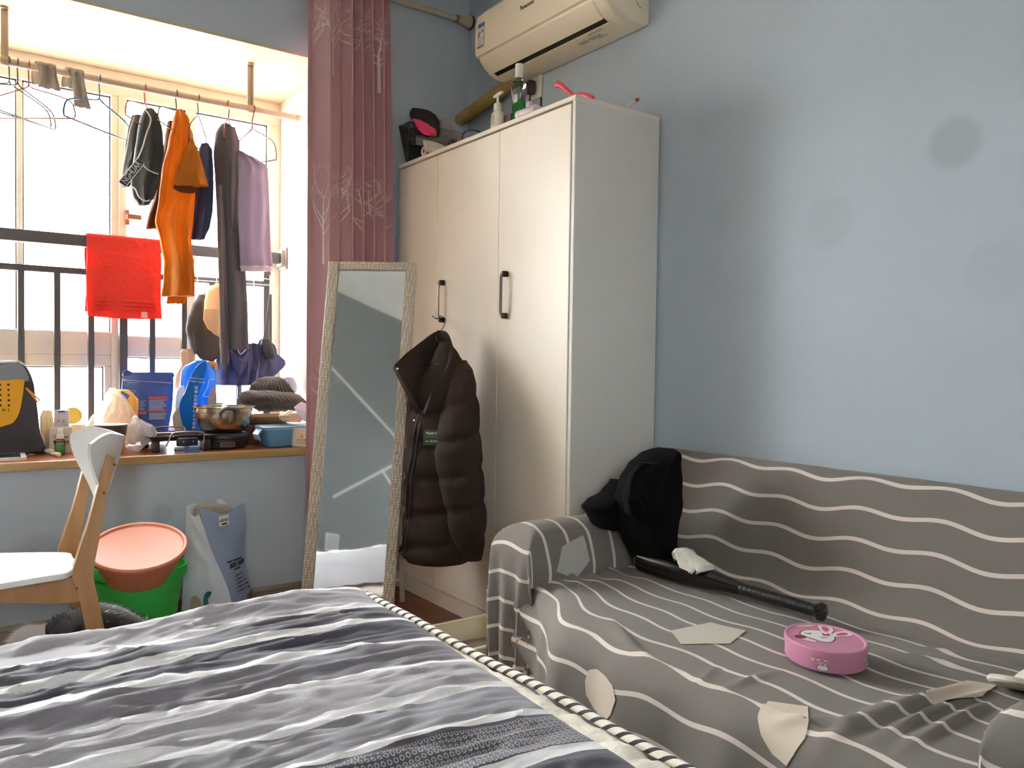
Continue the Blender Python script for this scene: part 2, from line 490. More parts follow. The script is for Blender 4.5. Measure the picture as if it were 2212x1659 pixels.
for (x0, x1, z0, z1) in ((-0.455, 0.314, 1.165, 2.245), (0.337, 0.684, 1.165, 2.245), (0.747, 1.014, 1.15, 2.245),
                         (1.055, 1.412, 0.725, 2.245), (-0.455, 0.655, 0.725, 1.005), (0.747, 1.014, 0.725, 1.05)):
    pn = obj('pane', B().box((x0, YG, z0), (x1, YG + 0.005, z1)), m_glass, win, smooth=0)
    g = B()
    for (a, c, e, f_) in ((x0, x1, z1 - 0.006, z1), (x0, x0 + 0.005, z0, z1), (x1 - 0.005, x1, z0, z1), (x0, x1, z0, z0 + 0.004)):
        g.box((a, YG - 0.006, e), (c, YG - 0.001, f_))
    obj('gasket', g, m_gasket, pn, smooth=0)
h0 = on('Y', YG - 0.05, 277, 470)
hb = B().rbox((h0.x - 0.014, YG - 0.058, h0.z - 0.035), (h0.x + 0.006, YG - 0.036, h0.z + 0.035), 0.005, 2)
hb.rbox((h0.x - 0.012, YG - 0.085, h0.z - 0.012), (h0.x + 0.004, YG - 0.056, h0.z + 0.012), 0.004, 2)
hb.rbox((h0.x - 0.012, YG - 0.092, h0.z - 0.012), (h0.x + 0.05, YG - 0.078, h0.z + 0.012), 0.004, 2)
obj('latch', hb, mat('latch_brown', (150, 100, 70), rough=0.4), win)

# railing inside the window
YR = 4.035
m_rail = mat('railing_paint', (74, 72, 72), rough=0.45)
rail = thing('balcony_railing', 'dark grey metal safety railing across the window bay', 'railing', (0.5, YR, ZS))
obj('top_rail', B().rbox((XJL, YR - 0.025, 1.535), (XJ - 0.025, YR + 0.025, 1.587), 0.004, 2), m_rail, rail)
obj('middle_rail', B().rbox((XJL, YR - 0.015, 1.412), (1.40, YR + 0.015, 1.440), 0.003, 2), m_rail, rail)
x = 0.323
for xb in (-0.35, -0.215, -0.08, 0.055, 0.19, 0.323, 0.458, 0.591, 0.846, 0.988, 1.115, 1.246):
    obj('bar', B().rbox((xb - 0.0125, YR - 0.0125, ZS + 0.0005), (xb + 0.0125, YR + 0.0125, 1.413), 0.002, 1), m_rail, rail)
for xb in (0.722, 1.381):
    obj('post', B().rbox((xb - 0.017, YR - 0.02, ZS + 0.0005), (xb + 0.017, YR + 0.02, 1.413), 0.002, 1), m_rail, rail)
    obj('post_top', B().rbox((xb - 0.017, YR - 0.02, 1.439), (xb + 0.017, YR + 0.02, 1.536), 0.002, 1), m_rail, rail)
fb = B().rbox((XJ - 0.028, YR - 0.036, 1.52), (XJ - 0.004, YR + 0.036, 1.602), 0.004, 2)
fb.rbox((XJ - 0.012, YR - 0.05, 1.505), (XJ - 0.0005, YR + 0.05, 1.617), 0.004, 2)
obj('wall_flange', fb, mat('flange_plastic', (150, 142, 136), rough=0.5), rail)

# building outside
bw = mat('outside_wall', (245, 245, 242), rough=0.9)
bg = mat('outside_glass', (96, 108, 128), rough=0.3)
bld = thing('apartment_building', 'pale apartment block with small windows seen through the right window pane', 'building', (8.5, 16.6, -12))
obj('wall', B().box((5.75, 16, -12), (11.5, 17, 9)), bw, bld, smooth=0)
for (xl, yt, xr, yb) in ((540, 268, 570, 342), (543, 566, 567, 602), (540, 674, 566, 722)):
    a = on('Y', 15.97, xl, yt); c = on('Y', 15.97, xr, yb)
    o = obj('window', B().box((a.x, 15.93, c.z), (c.x, 15.999, a.z)), mat('outside_window_frame', (34, 40, 52)), bld, smooth=0)
    mx_ = (a.x + c.x) / 2; fw = 0.05
    for (q0, q1) in ((a.x + fw, mx_ - fw / 2), (mx_ + fw / 2, c.x - fw)):
        obj('pane', B().box((q0, 15.915, c.z + fw), (q1, 15.932, a.z - fw)), mat('outside_pane', (62, 70, 88), rough=0.3), o, smooth=0)

# ------------------------------------------------------------------ wardrobe
m_ward = mat('cream_laminate', (236, 224, 206), rough=0.42, var=0.012, vscale=9, stretch=(6, 6, 0.5), bump=0.03, bscale=40)
m_wardside = mat('cream_laminate_shaded', (224, 219, 210), rough=0.5)  # same laminate as the doors, with the sides' shade put into the colour
X0, X1, Y0, Y1, HW = 1.76, 2.16, 2.09, 3.34, 1.95
wd = thing('wardrobe', 'tall cream three-door wardrobe standing against the blue wall', 'wardrobe', ((X0+X1)/2, (Y0+Y1)/2, 0))
obj('side_panel', B().rbox((X0 - 0.0, Y0, 0), (X1, Y0 + 0.017, HW), 0.002, 1), m_wardside, wd)
obj('side_panel', B().rbox((X0 - 0.0, Y1 - 0.017, 0), (X1, Y1, HW), 0.002, 1), m_wardside, wd)
obj('top_panel', B().rbox((X0 - 0.002, Y0 - 0.001, HW - 0.018), (X1, Y1 + 0.001, HW), 0.002, 1), m_ward, wd)
obj('back_panel', B().box((X1 - 0.01, Y0 + 0.017, 0.05), (X1 - 0.004, Y1 - 0.017, HW - 0.018)), m_wardside, wd)
obj('bottom_panel', B().box((X0 + 0.02, Y0 + 0.017, 0.075), (X1 - 0.01, Y1 - 0.017, 0.09)), m_wardside, wd)
obj('plinth', B().box((X0 + 0.012, Y0 + 0.017, 0), (X0 + 0.028, Y1 - 0.017, 0.072)), m_ward, wd)
m_handle = mat('dark_nickel', (70, 60, 54), rough=0.3, metal=0.9)
m_hbright = mat('bright_nickel', (150, 140, 130), rough=0.25, metal=1.0)
def handle(Y, zc, par):
    b = B(); L_ = 0.078
    b.tube(catmull([(X0 - 0.003, Y, zc + L_), (X0 - 0.022, Y, zc + L_), (X0 - 0.030, Y, zc + L_ - 0.012), (X0 - 0.031, Y, zc), (X0 - 0.030, Y, zc - L_ + 0.012), (X0 - 0.022, Y, zc - L_), (X0 - 0.003, Y, zc - L_)], 4), 0.0055, 8)
    h = obj('handle', b, m_hbright, par)
    for s_ in (1, -1):
        obj('handle_foot', B().rbox((X0 - 0.026, Y - 0.008, zc + s_ * L_ - 0.012), (X0 - 0.0015, Y + 0.008, zc + s_ * L_ + 0.010), 0.004, 2), m_handle, par)
for k, (ya, yb_, hy) in enumerate(((2.985, 3.322, None), (2.527, 2.985, 2.925), (2.108, 2.527, 2.468))):
    d = obj('door', B().rbox((X0 - 0.002 - 0.001 * k, ya + 0.0012, 0.078), (X0 + 0.016, yb_ - 0.0012, HW - 0.026), 0.0015, 1), m_ward, wd)
    if hy: handle(hy, 1.303, d)

# ------------------------------------------------------------------ air conditioner
m_ac = mat('aged_cream_plastic', (242, 228, 200), rough=0.38)
m_acd = mat('ac_vent_dark', (38, 26, 20), rough=0.6)
ac = thing('air_conditioner', 'cream wall-mounted air conditioner above the wardrobe', 'air conditioner', (2.06, 2.59, 2.30))
AY0, AY1, AZ0, AZ1 = 2.165, 3.0, 2.297, 2.585
prof = [(2.168, AZ1), (2.02, AZ1), (1.975, AZ1 - 0.006), (1.955, AZ1 - 0.03), (1.950, AZ1 - 0.12), (1.953, 2.385), (1.957, 2.372)]
low = [(1.957, 2.372), (1.965, 2.358), (1.985, 2.335), (2.015, 2.312), (2.05, 2.301), (2.10, 2.297), (2.155, 2.299), (2.168, 2.305)]
full = prof + low[1:]
def rounded(pts, y0, y1, r=0.028):
    cx = sum(p[0] for p in pts) / len(pts); cz = sum(p[1] for p in pts) / len(pts); rings = []
    for k in range(7):
        a = k / 6 * PI / 2; s_ = r * (1 - math.sin(a)); y = y0 + r * (1 - math.cos(a))
        rings.append([V((min(2.168, p[0] + (s_ if p[0] < 2.16 else 0)), y, p[1] + (s_ * 0.7 if p[1] < cz else -s_ * 0.5))) for p in pts])
    for k in range(7):
        a = (1 - k / 6) * PI / 2; s_ = r * (1 - math.sin(a)); y = y1 - r * (1 - math.cos(a))
        rings.append([V((min(2.168, p[0] + (s_ if p[0] < 2.16 else 0)), y, p[1] + (s_ * 0.7 if p[1] < cz else -s_ * 0.5))) for p in pts])
    return rings
obj('body', B().loft([list(reversed(r)) for r in rounded(full, AY0, AY1)]), m_ac, ac, smooth=35)
# front panel, slightly proud
pf = [(1.952, AZ1 - 0.030), (1.943, AZ1 - 0.07), (1.9405, AZ1 - 0.12), (1.9415, 2.392), (1.9445, 2.380), (1.952, 2.376), (1.960, 2.376), (1.960, AZ1 - 0.030)]
obj('front_panel', B().loft([list(reversed([V((x, y, z)) for x, z in pf])) for y in (AY0 + 0.012, AY1 - 0.010)]), m_ac, ac, smooth=35)
pl = [(1.9575, 2.365), (1.968, 2.351), (1.986, 2.331), (2.010, 2.312), (2.015, 2.318), (1.99, 2.338), (1.97, 2.36)]
obj('louvre', B().loft([list(reversed([V((x - 0.002, y, z - 0.001)) for x, z in pl])) for y in (AY0 + 0.075, AY1 - 0.06)]), m_ac, ac, smooth=35)
obj('vent_slot', B().loft([list(reversed([V((x, y, z)) for x, z in ((2.010, 2.3112), (2.028, 2.3035), (2.030, 2.31), (2.013, 2.318))])) for y in (AY0 + 0.072, AY1 - 0.057)]), m_acd, ac, smooth=0)
obj('outlet_lip', B().loft([list(reversed([V((x, y, z)) for x, z in ((2.029, 2.3025), (2.036, 2.2995), (2.038, 2.307), (2.031, 2.309))])) for y in (AY0 + 0.066, AY1 - 0.05)]), m_ac, ac, smooth=0)
m_ink = mat('print_dark_grey', (92, 84, 74), rough=0.6)
Mt = frame((1.9425, 2.62, 2.482), (0, -1, 0), (-0.04, 0, 1))
Mt.translation = V((1.9404, 2.615, 2.475))
text('maker_name', 'Panasonic', Mt, 0.024, m_ink, ac, bold=0.0004)
# energy label
def card(par, name, M, w, h, m, t=0.0008, label=None):
    return obj(name, B().prism([(-w/2, -h/2), (w/2, -h/2), (w/2, h/2), (-w/2, h/2)], M, t), m, par, smooth=0, label=label)
Me = frame((1.9428, 2.955, 2.44), (0, -1, 0), (0.055, 0, 1)); Me.translation = V((1.9372, 2.942, 2.458))
lab = card(ac, 'energy_label', Me, 0.048, 0.105, mat('label_paper', (225, 222, 210)))
m_lblue = mat('label_blue', (62, 110, 150)); m_lred = mat('label_red', (200, 70, 60)); m_lgrey = mat('label_grey_text', (120, 124, 126))
for (x, y, w, h, m_) in ((0, 0.043, 0.046, 0.018, m_lblue), (-0.010, 0.012, 0.016, 0.006, m_lred), (-0.014, 0.003, 0.008, 0.022, m_lred), (0, -0.049, 0.046, 0.005, m_lblue),
                         (0.012, 0.016, 0.014, 0.012, m_lgrey), (0, -0.012, 0.04, 0.0015, m_lgrey), (0, -0.022, 0.04, 0.0015, m_lgrey), (-0.006, -0.03, 0.026, 0.0015, m_lgrey), (-0.004, -0.037, 0.03, 0.0015, m_lgrey)):
    card(lab, 'label_print', Me @ Matrix.Translation((x, y, 0.0009)), w, h, m_, 0.0005)
# print on the underside
Mu = frame((2.06, 2.33, 2.2985), (0, -1, 0), (1, 0, 0)); Mu.translation = V((2.062, 2.33, 2.2985))
for (x, y, w, h) in ((-0.09, 0.012, 0.05, 0.022), (-0.035, 0.012, 0.04, 0.022), (0.0, 0.012, 0.02, 0.018), (0.01, -0.022, 0.075, 0.01), (0.0, 0.03, 0.05, 0.006)):
    card(ac, 'rating_print', Mu @ Matrix.Translation((x, y, -0.0012)), w, h, mat('rating_grey', (188, 178, 156)), 0.0006)
cb = B()
Mr = frame((2.10, AY0 - 0.0008, 2.40), (1, 0, 0), (0, 0, 1))
cb.tube([Mr @ V((0.03 * math.cos(a) + 0.03, 0.042 * math.sin(a), -0.001)) for a in [PI * 0.5 + k * PI / 14 for k in range(15)]], 0.0012, 6)
obj('side_knockout', cb, m_ink, ac)
# wrapped pipe from the unit down to the wall
m_pipe = mat('pipe_wrap_tape', (176, 148, 92), rough=0.7, var=0.18, vscale=18, bump=0.3, bscale=40)
pp = B(); A_ = V((2.12, 2.93, 2.305)); pts = [A_ + V((0, -0.03, 0.03)), A_]
C_ = on('X', 2.125, 962, 283); pts.append(C_)
PTS = [pts[0].lerp(A_, k / 4) for k in range(4)] + [A_.lerp(C_, k / 30) for k in range(31)]
pp.tube(PTS, [0.030 + 0.0016 * math.sin(k * 1.7) for k in range(len(PTS))], 16)
tag(obj('refrigerant_pipe', pp, m_pipe), 'yellow-brown tape-wrapped pipe running down from the air conditioner', 'pipe')
pc = C_ + V((0, 0.035, -0.03))
tag(obj('wall_hole_cap', B().lathe([(0.0, 0), (0.05, 0), (0.052, 0.006), (0.045, 0.012), (0.0, 0.013)], 24, Matrix.Translation((2.1695, pc.y + 0.03, pc.z + 0.035)) @ Matrix.Rotation(-PI/2, 4, 'Y')), mat('hole_cap_grey', (60, 58, 56))),
    'dark round cap where the wrapped pipe enters the wall', 'wall cap')
# socket with plug
sp = on('X', XW, 1160, 185)
so = thing('wall_socket', 'white wall socket with a dark plug beside the mouthwash bottle', 'socket', (XW, sp.y, sp.z))
obj('plate', B().rbox((XW - 0.010, sp.y - 0.043, sp.z - 0.06), (XW - 0.0005, sp.y + 0.043, sp.z + 0.045), 0.003, 2), mat('socket_white', (226, 222, 210), rough=0.35), so)
q = on('X', XW - 0.02, 1150, 190)
pb = B().rbox((XW - 0.045, q.y - 0.016, q.z - 0.03), (XW - 0.010, q.y + 0.016, q.z + 0.03), 0.008, 3)
pb.tube(catmull([(XW - 0.03, q.y, q.z - 0.025), (XW - 0.032, q.y + 0.002, q.z - 0.05), (XW - 0.03, q.y + 0.02, q.z - 0.09), (XW - 0.02, q.y + 0.03, q.z - 0.2)], 5), 0.004, 8)
obj('plug', pb, mat('plug_dark', (66, 60, 56), rough=0.5), so)
ck = on('X', XW, 1170, 190)
tag(obj('cable_channel', B().rbox((XW - 0.006, ck.y - 0.007, 1.9), (XW - 0.0005, ck.y + 0.004, 2.3), 0.002, 1), mat('channel_dark', (58, 50, 44))), 'narrow dark cable running up to the air conditioner', 'cable')

# curtain rod
m_rodp = mat('rod_cream', (196, 182, 156), rough=0.45)
rd = thing('curtain_rod', 'cream tension curtain rod ending at the blue wall', 'curtain rod', (0.8, 3.32, 2.69))
RZ = on('X', 2.10, 975, 38).z
YRD = 3.375
RZ = on('Y', YRD, 1000, 44).z
obj('pole', B().tube([(XL + 0.01, YRD, RZ), (2.085, YRD, RZ)], 0.0125, 14), m_rodp, rd)
Mx = Matrix.Translation((2.085, YRD, RZ)) @ Matrix.Rotation(PI / 2, 4, 'Y')
obj('collar', B().lathe([(0.0, -0.008), (0.0165, -0.008), (0.0175, -0.002), (0.0165, 0.005), (0.0, 0.005)], 20, Mx), mat('rod_collar', (120, 108, 92), rough=0.4), rd)
obj('end_cup', B().lathe([(0.0, 0.004), (0.015, 0.004), (0.019, 0.02), (0.027, 0.055), (0.03, 0.072), (0.0, 0.072)], 24, Mx), m_rodp, rd)
obj('rubber_pad', B().lathe([(0.0, 0.072), (0.032, 0.072), (0.032, 0.083), (0.0, 0.084)], 24, Mx), mat('rubber_dark', (52, 48, 44), rough=0.8), rd)
# ------------------------------------------------------------------ bed
bed = thing('bed', 'double bed with cream quilted mattress cover in the foreground', 'bed', (-0.05, 0.3, 0))
m_cream = mat('cream_quilt', (244, 237, 220), rough=0.7, bump=0.9, bscale=55, sheen=0.2)
m_base = mat('bed_base_fabric', (120, 112, 108), rough=0.9)
BX0, BX1, BY0, BY1, BZ = -1.10, 0.915, -0.35, 1.90, 0.445
obj('base', B().rbox((BX0 + 0.02, BY0 + 0.02, 0.10), (BX1 - 0.03, BY1 - 0.04, 0.22), 0.01, 2), m_base, bed)
for (lx, ly) in ((BX0 + 0.1, BY0 + 0.1), (BX1 - 0.15, BY0 + 0.1), (BX0 + 0.1, BY1 - 0.15), (BX1 - 0.15, BY1 - 0.15)):
    obj('leg', B().lathe([(0.025, 0), (0.03, 0.1)], 12, Matrix.Translation((lx, ly, 0))), mat('bed_leg', (50, 36, 26)), bed)
def mtop(u, v):
    x = BX0 + (BX1 - BX0) * u; y = BY0 + (BY1 - BY0) * v
    e = min(1, (BX1 - x) / 0.05)
    z = BZ - 0.006 - 0.012 * (1 - e) ** 2 + 0.009 * nz(x * 22, y * 30) * (1 if x > 0.6 else 0) + 0.004 * nz(x * 60, y * 45, 3)
    xq = interp([0.3, 0.6, 0.9, 1.3, 1.6, 1.9], [0.815, 0.82, 0.838, 0.862, 0.884, 0.884], y)
    if x < xq + 0.006: z = min(z, BZ - 0.006)
    return V((x, y, z))
mb = B().rbox((BX0, BY0, 0.22), (BX1, BY1, BZ - 0.03), 0.03, 3)
mo = obj('mattress', mb, m_cream, bed)
tp = B(); tp.slab(lambda u, v: V((0.70 + (BX1 - 0.70) * u, BY0 + (BY1 - BY0) * v, 0)) * 1 + V((0, 0, mtop((0.70 + (BX1 - 0.70) * u - BX0) / (BX1 - BX0), v).z)), 16, 180, 0.012)
obj('quilted_cover', tp, m_cream, bed)
# piping with dark dashes (a cord wound with a dark thread)
def stripe_uv(name, c1, c2, freq, duty, slant):
    m = bpy.data.materials.new(name); m.use_nodes = True; nt = m.node_tree; N = nt.nodes; L = nt.links; b = N['Principled BSDF']
    uv = N.new('ShaderNodeUVMap'); sx = N.new('ShaderNodeSeparateXYZ'); L.new(uv.outputs[0], sx.inputs[0])
    a = N.new('ShaderNodeMath'); a.operation = 'MULTIPLY_ADD'; a.inputs[1].default_value = freq
    s = N.new('ShaderNodeMath'); s.operation = 'MULTIPLY'; s.inputs[1].default_value = slant
    L.new(sx.outputs[0], s.inputs[0]); L.new(sx.outputs[1], a.inputs[0]); L.new(s.outputs[0], a.inputs[2])
    fr = N.new('ShaderNodeMath'); fr.operation = 'FRACT'; L.new(a.outputs[0], fr.inputs[0])
    lt = N.new('ShaderNodeMath'); lt.operation = 'LESS_THAN'; lt.inputs[1].default_value = duty; L.new(fr.outputs[0], lt.inputs[0])
    mx = N.new('ShaderNodeMix'); mx.data_type = 'RGBA'; mx.inputs['A'].default_value = lin(c1); mx.inputs['B'].default_value = lin(c2)
    L.new(lt.outputs[0], mx.inputs['Factor']); L.new(mx.outputs['Result'], b.inputs['Base Color']); b.inputs['Roughness'].default_value = 0.75
    return m
pth = [V((BX1 + 0.004 + 0.004 * nz(y * 3), y, BZ + 0.000 + 0.004 * nz(y * 4, 7))) for y in [BY0 + (BY1 - BY0) * k / 160 for k in range(161)]]
obj('piping', B().tube(pth, 0.0082, 12, uvlen=True), stripe_uv('piping_cord', (232, 226, 212), (52, 46, 52), 31.0, 0.36, 2.0), bed)

# duvet
def ramp_uv(name, stops, v0, v1):
    m = bpy.data.materials.new(name); m.use_nodes = True; nt = m.node_tree; N = nt.nodes; L = nt.links; b = N['Principled BSDF']
    uv = N.new('ShaderNodeUVMap'); sx = N.new('ShaderNodeSeparateXYZ'); L.new(uv.outputs[0], sx.inputs[0])
    mr = N.new('ShaderNodeMapRange'); mr.inputs['From Min'].default_value = v0; mr.inputs['From Max'].default_value = v1
    L.new(sx.outputs[1], mr.inputs['Value'])
    cr = N.new('ShaderNodeValToRGB'); cr.color_ramp.interpolation = 'CONSTANT'
    el = cr.color_ramp.elements
    el[0].position = 0; el[0].color = lin(stops[0][1]); el.remove(el[1])
    for (p, c) in stops[1:]:
        e = el.new((p - v0) / (v1 - v0)); e.color = lin(c)
    L.new(mr.outputs[0], cr.inputs[0])
    tc = N.new('ShaderNodeTexCoord'); n = N.new('ShaderNodeTexNoise'); n.inputs['Scale'].default_value = 60; n.inputs['Detail'].default_value = 5
    mp = N.new('ShaderNodeMapping'); mp.inputs['Scale'].default_value = (1, 9, 9); L.new(tc.outputs['Object'], mp.inputs[0]); L.new(mp.outputs[0], n.inputs['Vector'])
    h = N.new('ShaderNodeHueSaturation'); r2 = N.new('ShaderNodeMapRange'); r2.inputs['From Min'].default_value = 0.3; r2.inputs['From Max'].default_value = 0.7
    r2.inputs['To Min'].default_value = 0.90; r2.inputs['To Max'].default_value = 1.08; L.new(n.outputs[0], r2.inputs['Value']); L.new(r2.outputs[0], h.inputs['Value'])
    L.new(cr.outputs[0], h.inputs['Color'])
    # small ring dots woven into one band
    vo = N.new('ShaderNodeTexVoronoi'); vo.inputs['Scale'].default_value = 95; vo.inputs['Randomness'].default_value = 0.0
    L.new(uv.outputs[0], vo.inputs['Vector'])
    ab = N.new('ShaderNodeMath'); ab.operation = 'SUBTRACT'; ab.inputs[1].default_value = 0.3; L.new(vo.outputs['Distance'], ab.inputs[0])
    a2 = N.new('ShaderNodeMath'); a2.operation = 'ABSOLUTE'; L.new(ab.outputs[0], a2.inputs[0])
    l2 = N.new('ShaderNodeMath'); l2.operation = 'LESS_THAN'; l2.inputs[1].default_value = 0.09; L.new(a2.outputs[0], l2.inputs[0])
    g1 = N.new('ShaderNodeMath'); g1.operation = 'GREATER_THAN'; g1.inputs[1].default_value = 0.932; L.new(sx.outputs[1], g1.inputs[0])
    g2 = N.new('ShaderNodeMath'); g2.operation = 'LESS_THAN'; g2.inputs[1].default_value = 1.034; L.new(sx.outputs[1], g2.inputs[0])
    m1 = N.new('ShaderNodeMath'); m1.operation = 'MULTIPLY'; L.new(g1.outputs[0], m1.inputs[0]); L.new(g2.outputs[0], m1.inputs[1])
    m2 = N.new('ShaderNodeMath'); m2.operation = 'MULTIPLY'; L.new(m1.outputs[0], m2.inputs[0]); L.new(l2.outputs[0], m2.inputs[1])
    mx = N.new('ShaderNodeMix'); mx.data_type = 'RGBA'; mx.inputs['B'].default_value = lin((168, 164, 166))
    L.new(m2.outputs[0], mx.inputs['Factor']); L.new(h.outputs[0], mx.inputs['A']); L.new(mx.outputs['Result'], b.inputs['Base Color'])
    bp = N.new('ShaderNodeBump'); bp.inputs['Strength'].default_value = 0.12; bp.inputs['Distance'].default_value = 0.004
    L.new(n.outputs[0], bp.inputs['Height']); L.new(bp.outputs[0], b.inputs['Normal'])
    b.inputs['Roughness'].default_value = 0.85; b.inputs['Sheen Weight'].default_value = 0.15
    return m
WHT = (226, 224, 224); DK = (80, 76, 85); MD = (120, 116, 123); LG = (162, 158, 162); ML = (136, 132, 138); NV = (71, 68, 78)
ys = [(-0.6, MD), (-0.45, WHT), (-0.42, DK), (-0.30, WHT), (-0.27, LG), (-0.15, WHT), (-0.12, DK), (0.0, WHT), (0.03, MD), (0.14, WHT), (0.17, LG), (0.28, WHT), (0.31, NV),
      (0.44, WHT), (0.47, MD), (0.60, WHT), (0.63, DK),
      (0.765, WHT), (0.795, NV), (0.897, WHT), (0.93, DK), (1.036, WHT), (1.062, ML), (1.172, WHT), (1.196, LG), (1.308, WHT), (1.332, MD), (1.442, WHT), (1.472, NV), (1.586, WHT), (1.619, DK), (1.718, WHT)]
ys2 = ys[4:] + []
stops = ys2 + [(1.752, LG), (1.85, WHT), (1.873, LG)]
stops = stops[:31]
m_duvet = ramp_uv('striped_duvet_cotton', stops, -0.4, 2.2)
DX0, DX1, DY0, DY1 = -1.02, 0.868, -0.30, 1.925
def duv(u, v):
    x = DX0 + (DX1 - DX0) * u; L_ = v * (DY1 - DY0 + 0.16); y = DY0 + L_
    drop = 0
    R_ = 0.05; top_end = DY1 - R_
    if y > top_end:
        s_ = y - top_end
        a = min(s_ / R_, PI / 2)
        drop = R_ * (1 - math.cos(a)) + max(0, s_ - R_ * PI / 2)
        y = top_end + R_ * math.sin(a)
    xe = interp([0.3, 0.6, 0.9, 1.3, 1.6, 1.9], [0.815, 0.82, 0.838, 0.862, 0.884, 0.884], L_ + DY0)
    if u > 0.5: x = x + (xe - DX1) * (u - 0.5) * 2
    ex = (xe - x)
    edge = 1 - math.exp(-max(ex, 0) / 0.05)
    # long soft wrinkles that run across the bed, deeper at the left
    w = 0.0
    amp = 0.0045 + 0.006 * max(0, min(1, (0.75 - x) / 0.9))
    yy = L_ + DY0
    w += amp * math.sin(yy * 30 + 3.0 * nz(x * 1.7, yy * 1.4) + x * 2.2)
    w += amp * 0.9 * nz(x * 3.0 + 5, yy * 13)
    w += 0.010 * nz(x * 2.2, yy * 3.3, 4)
    w += amp * 0.5 * nz(x * 6 + 2, yy * 28, 9)
    w += 0.0024 * nz(x * 18, yy * 60, 1)
    k1 = nz(x * 4.5 + yy * 2, yy * 17, 5); k2 = nz(x * 9 - yy * 3, yy * 34, 6)
    w += 0.010 * (0.22 - abs(k1)) * (1 if abs(k1) < 0.22 else 0.15) * 4 * amp / 0.008 + 0.0045 * (0.2 - abs(k2)) * (4 if abs(k2) < 0.2 else 0.6)
    w -= 0.022 * max(0, min(1, (0.62 - x) / 0.5)) * max(0, min(1, (yy - 1.5) / 0.35))
    z = BZ + 0.010 + (w + 0.014) * edge * (1 if drop == 0 else 0.8) - drop
    z += 0.012 * math.exp(-((yy - 1.88) / 0.07) ** 2) * (0.6 + 0.8 * nz(x * 5, 3))
    if drop == 0: z = max(z, BZ + 0.008)
    y2 = y + 0.012 * nz(x * 4, z * 8) * (1 if drop > 0 else 0)
    return V((x + 0.006 * nz(yy * 6) * (1 - edge), y2, z))
def duv_uv(u, v):
    x = DX0 + (DX1 - DX0) * u; y = DY0 + v * (DY1 - DY0 + 0.16)
    # the cloth lies slightly crumpled: the woven bands wander with it
    y -= 0.055 * max(0, 0.86 - x) - 0.012 * nz(x * 2.2, y * 2.5) * min(1, (DX1 - x) * 3) - 0.006 * math.sin(x * 9 + y * 4) * min(1, (DX1 - x) * 3)
    return (x, y)
db = B(); db.slab(duv, 190, 400, 0.010, duv_uv)
tag(obj('duvet', db, m_duvet, smooth=80), 'grey and white striped duvet spread wrinkled over the bed', 'duvet')

# ------------------------------------------------------------------ sofa
m_sofa_under = mat('sofa_frame_fabric', (90, 84, 78), rough=0.9)
def wave_mat(name, base, line, period, width, along, amp, freq, ph=0.0):
    """printed wavy lines on the stretch cover; uv in metres of cloth"""
    m = bpy.data.materials.new(name); m.use_nodes = True; nt = m.node_tree; N = nt.nodes; L = nt.links; b = N['Principled BSDF']
    uv = N.new('ShaderNodeUVMap'); sx = N.new('ShaderNodeSeparateXYZ'); L.new(uv.outputs[0], sx.inputs[0])
    def M_(op, a, b_=None, c=None):
        n = N.new('ShaderNodeMath'); n.operation = op
        for i, q in enumerate((a, b_, c)):
            if q is None: continue
            if isinstance(q, (int, float)): n.inputs[i].default_value = q
            else: L.new(q, n.inputs[i])
        return n.outputs[0]
    u, v = sx.outputs[0], sx.outputs[1]
    fl_ = M_('FLOOR', M_('DIVIDE', v, period))
    w1 = M_('SINE', M_('MULTIPLY_ADD', u, freq, M_('MULTIPLY', fl_, 0.0)))
    w2 = M_('SINE', M_('MULTIPLY_ADD', u, freq * 0.43, 1.3))
    d = M_('ADD', v, M_('MULTIPLY', M_('ADD', w1, M_('MULTIPLY', w2, 0.7)), amp))
    d = M_('DIVIDE', M_('ADD', d, ph), period)
    f = M_('ABSOLUTE', M_('SUBTRACT', M_('FRACT', d), 0.5))
    l = M_('LESS_THAN', f, width / period / 2)
    tc = N.new('ShaderNodeTexCoord'); n = N.new('ShaderNodeTexNoise'); n.inputs['Scale'].default_value = 350; L.new(tc.outputs['Object'], n.inputs['Vector'])
    mx = N.new('ShaderNodeMix'); mx.data_type = 'RGBA'; mx.inputs['A'].default_value = lin(base); mx.inputs['B'].default_value = lin(line)
    L.new(l, mx.inputs['Factor']); L.new(mx.outputs['Result'], b.inputs['Base Color'])
    bp = N.new('ShaderNodeBump'); bp.inputs['Strength'].default_value = 0.15; bp.inputs['Distance'].default_value = 0.002
    L.new(n.outputs[0], bp.inputs['Height']); L.new(bp.outputs[0], b.inputs['Normal'])
    b.inputs['Roughness'].default_value = 0.9; b.inputs['Sheen Weight'].default_value = 0.1
    return m
SG = (124, 118, 110); SL = (220, 206, 196)
m_sof = wave_mat('wavy_line_cover', SG, SL, 0.0855, 0.011, 0, 0.0075, 27.0, 0.02)
sofa = thing('sofa', 'grey sofa with a stretch cover printed with wavy cream lines', 'sofa', (1.7, 1.15, 0))
SY0, SY1 = 0.335, 2.035      # outer ends
AI0, AI1 = 0.548, 1.835       # inner faces of the arms
FX = 1.245                   # front of the seat
prof_s = catmull([(2.155, 0, 0.10), (2.157, 0, 0.50), (2.152, 0, 0.70), (2.125, 0, 0.752), (2.09, 0, 0.742), (2.068, 0, 0.69), (2.03, 0, 0.58), (1.985, 0, 0.455), (1.962, 0, 0.415), (1.93, 0, 0.404),
                  (1.80, 0, 0.408), (1.60, 0, 0.414), (1.40, 0, 0.412), (1.30, 0, 0.400), (1.262, 0, 0.372), (1.247, 0, 0.32), (1.243, 0, 0.2), (1.24, 0, 0.03)], 8)
ARC = [0.0]
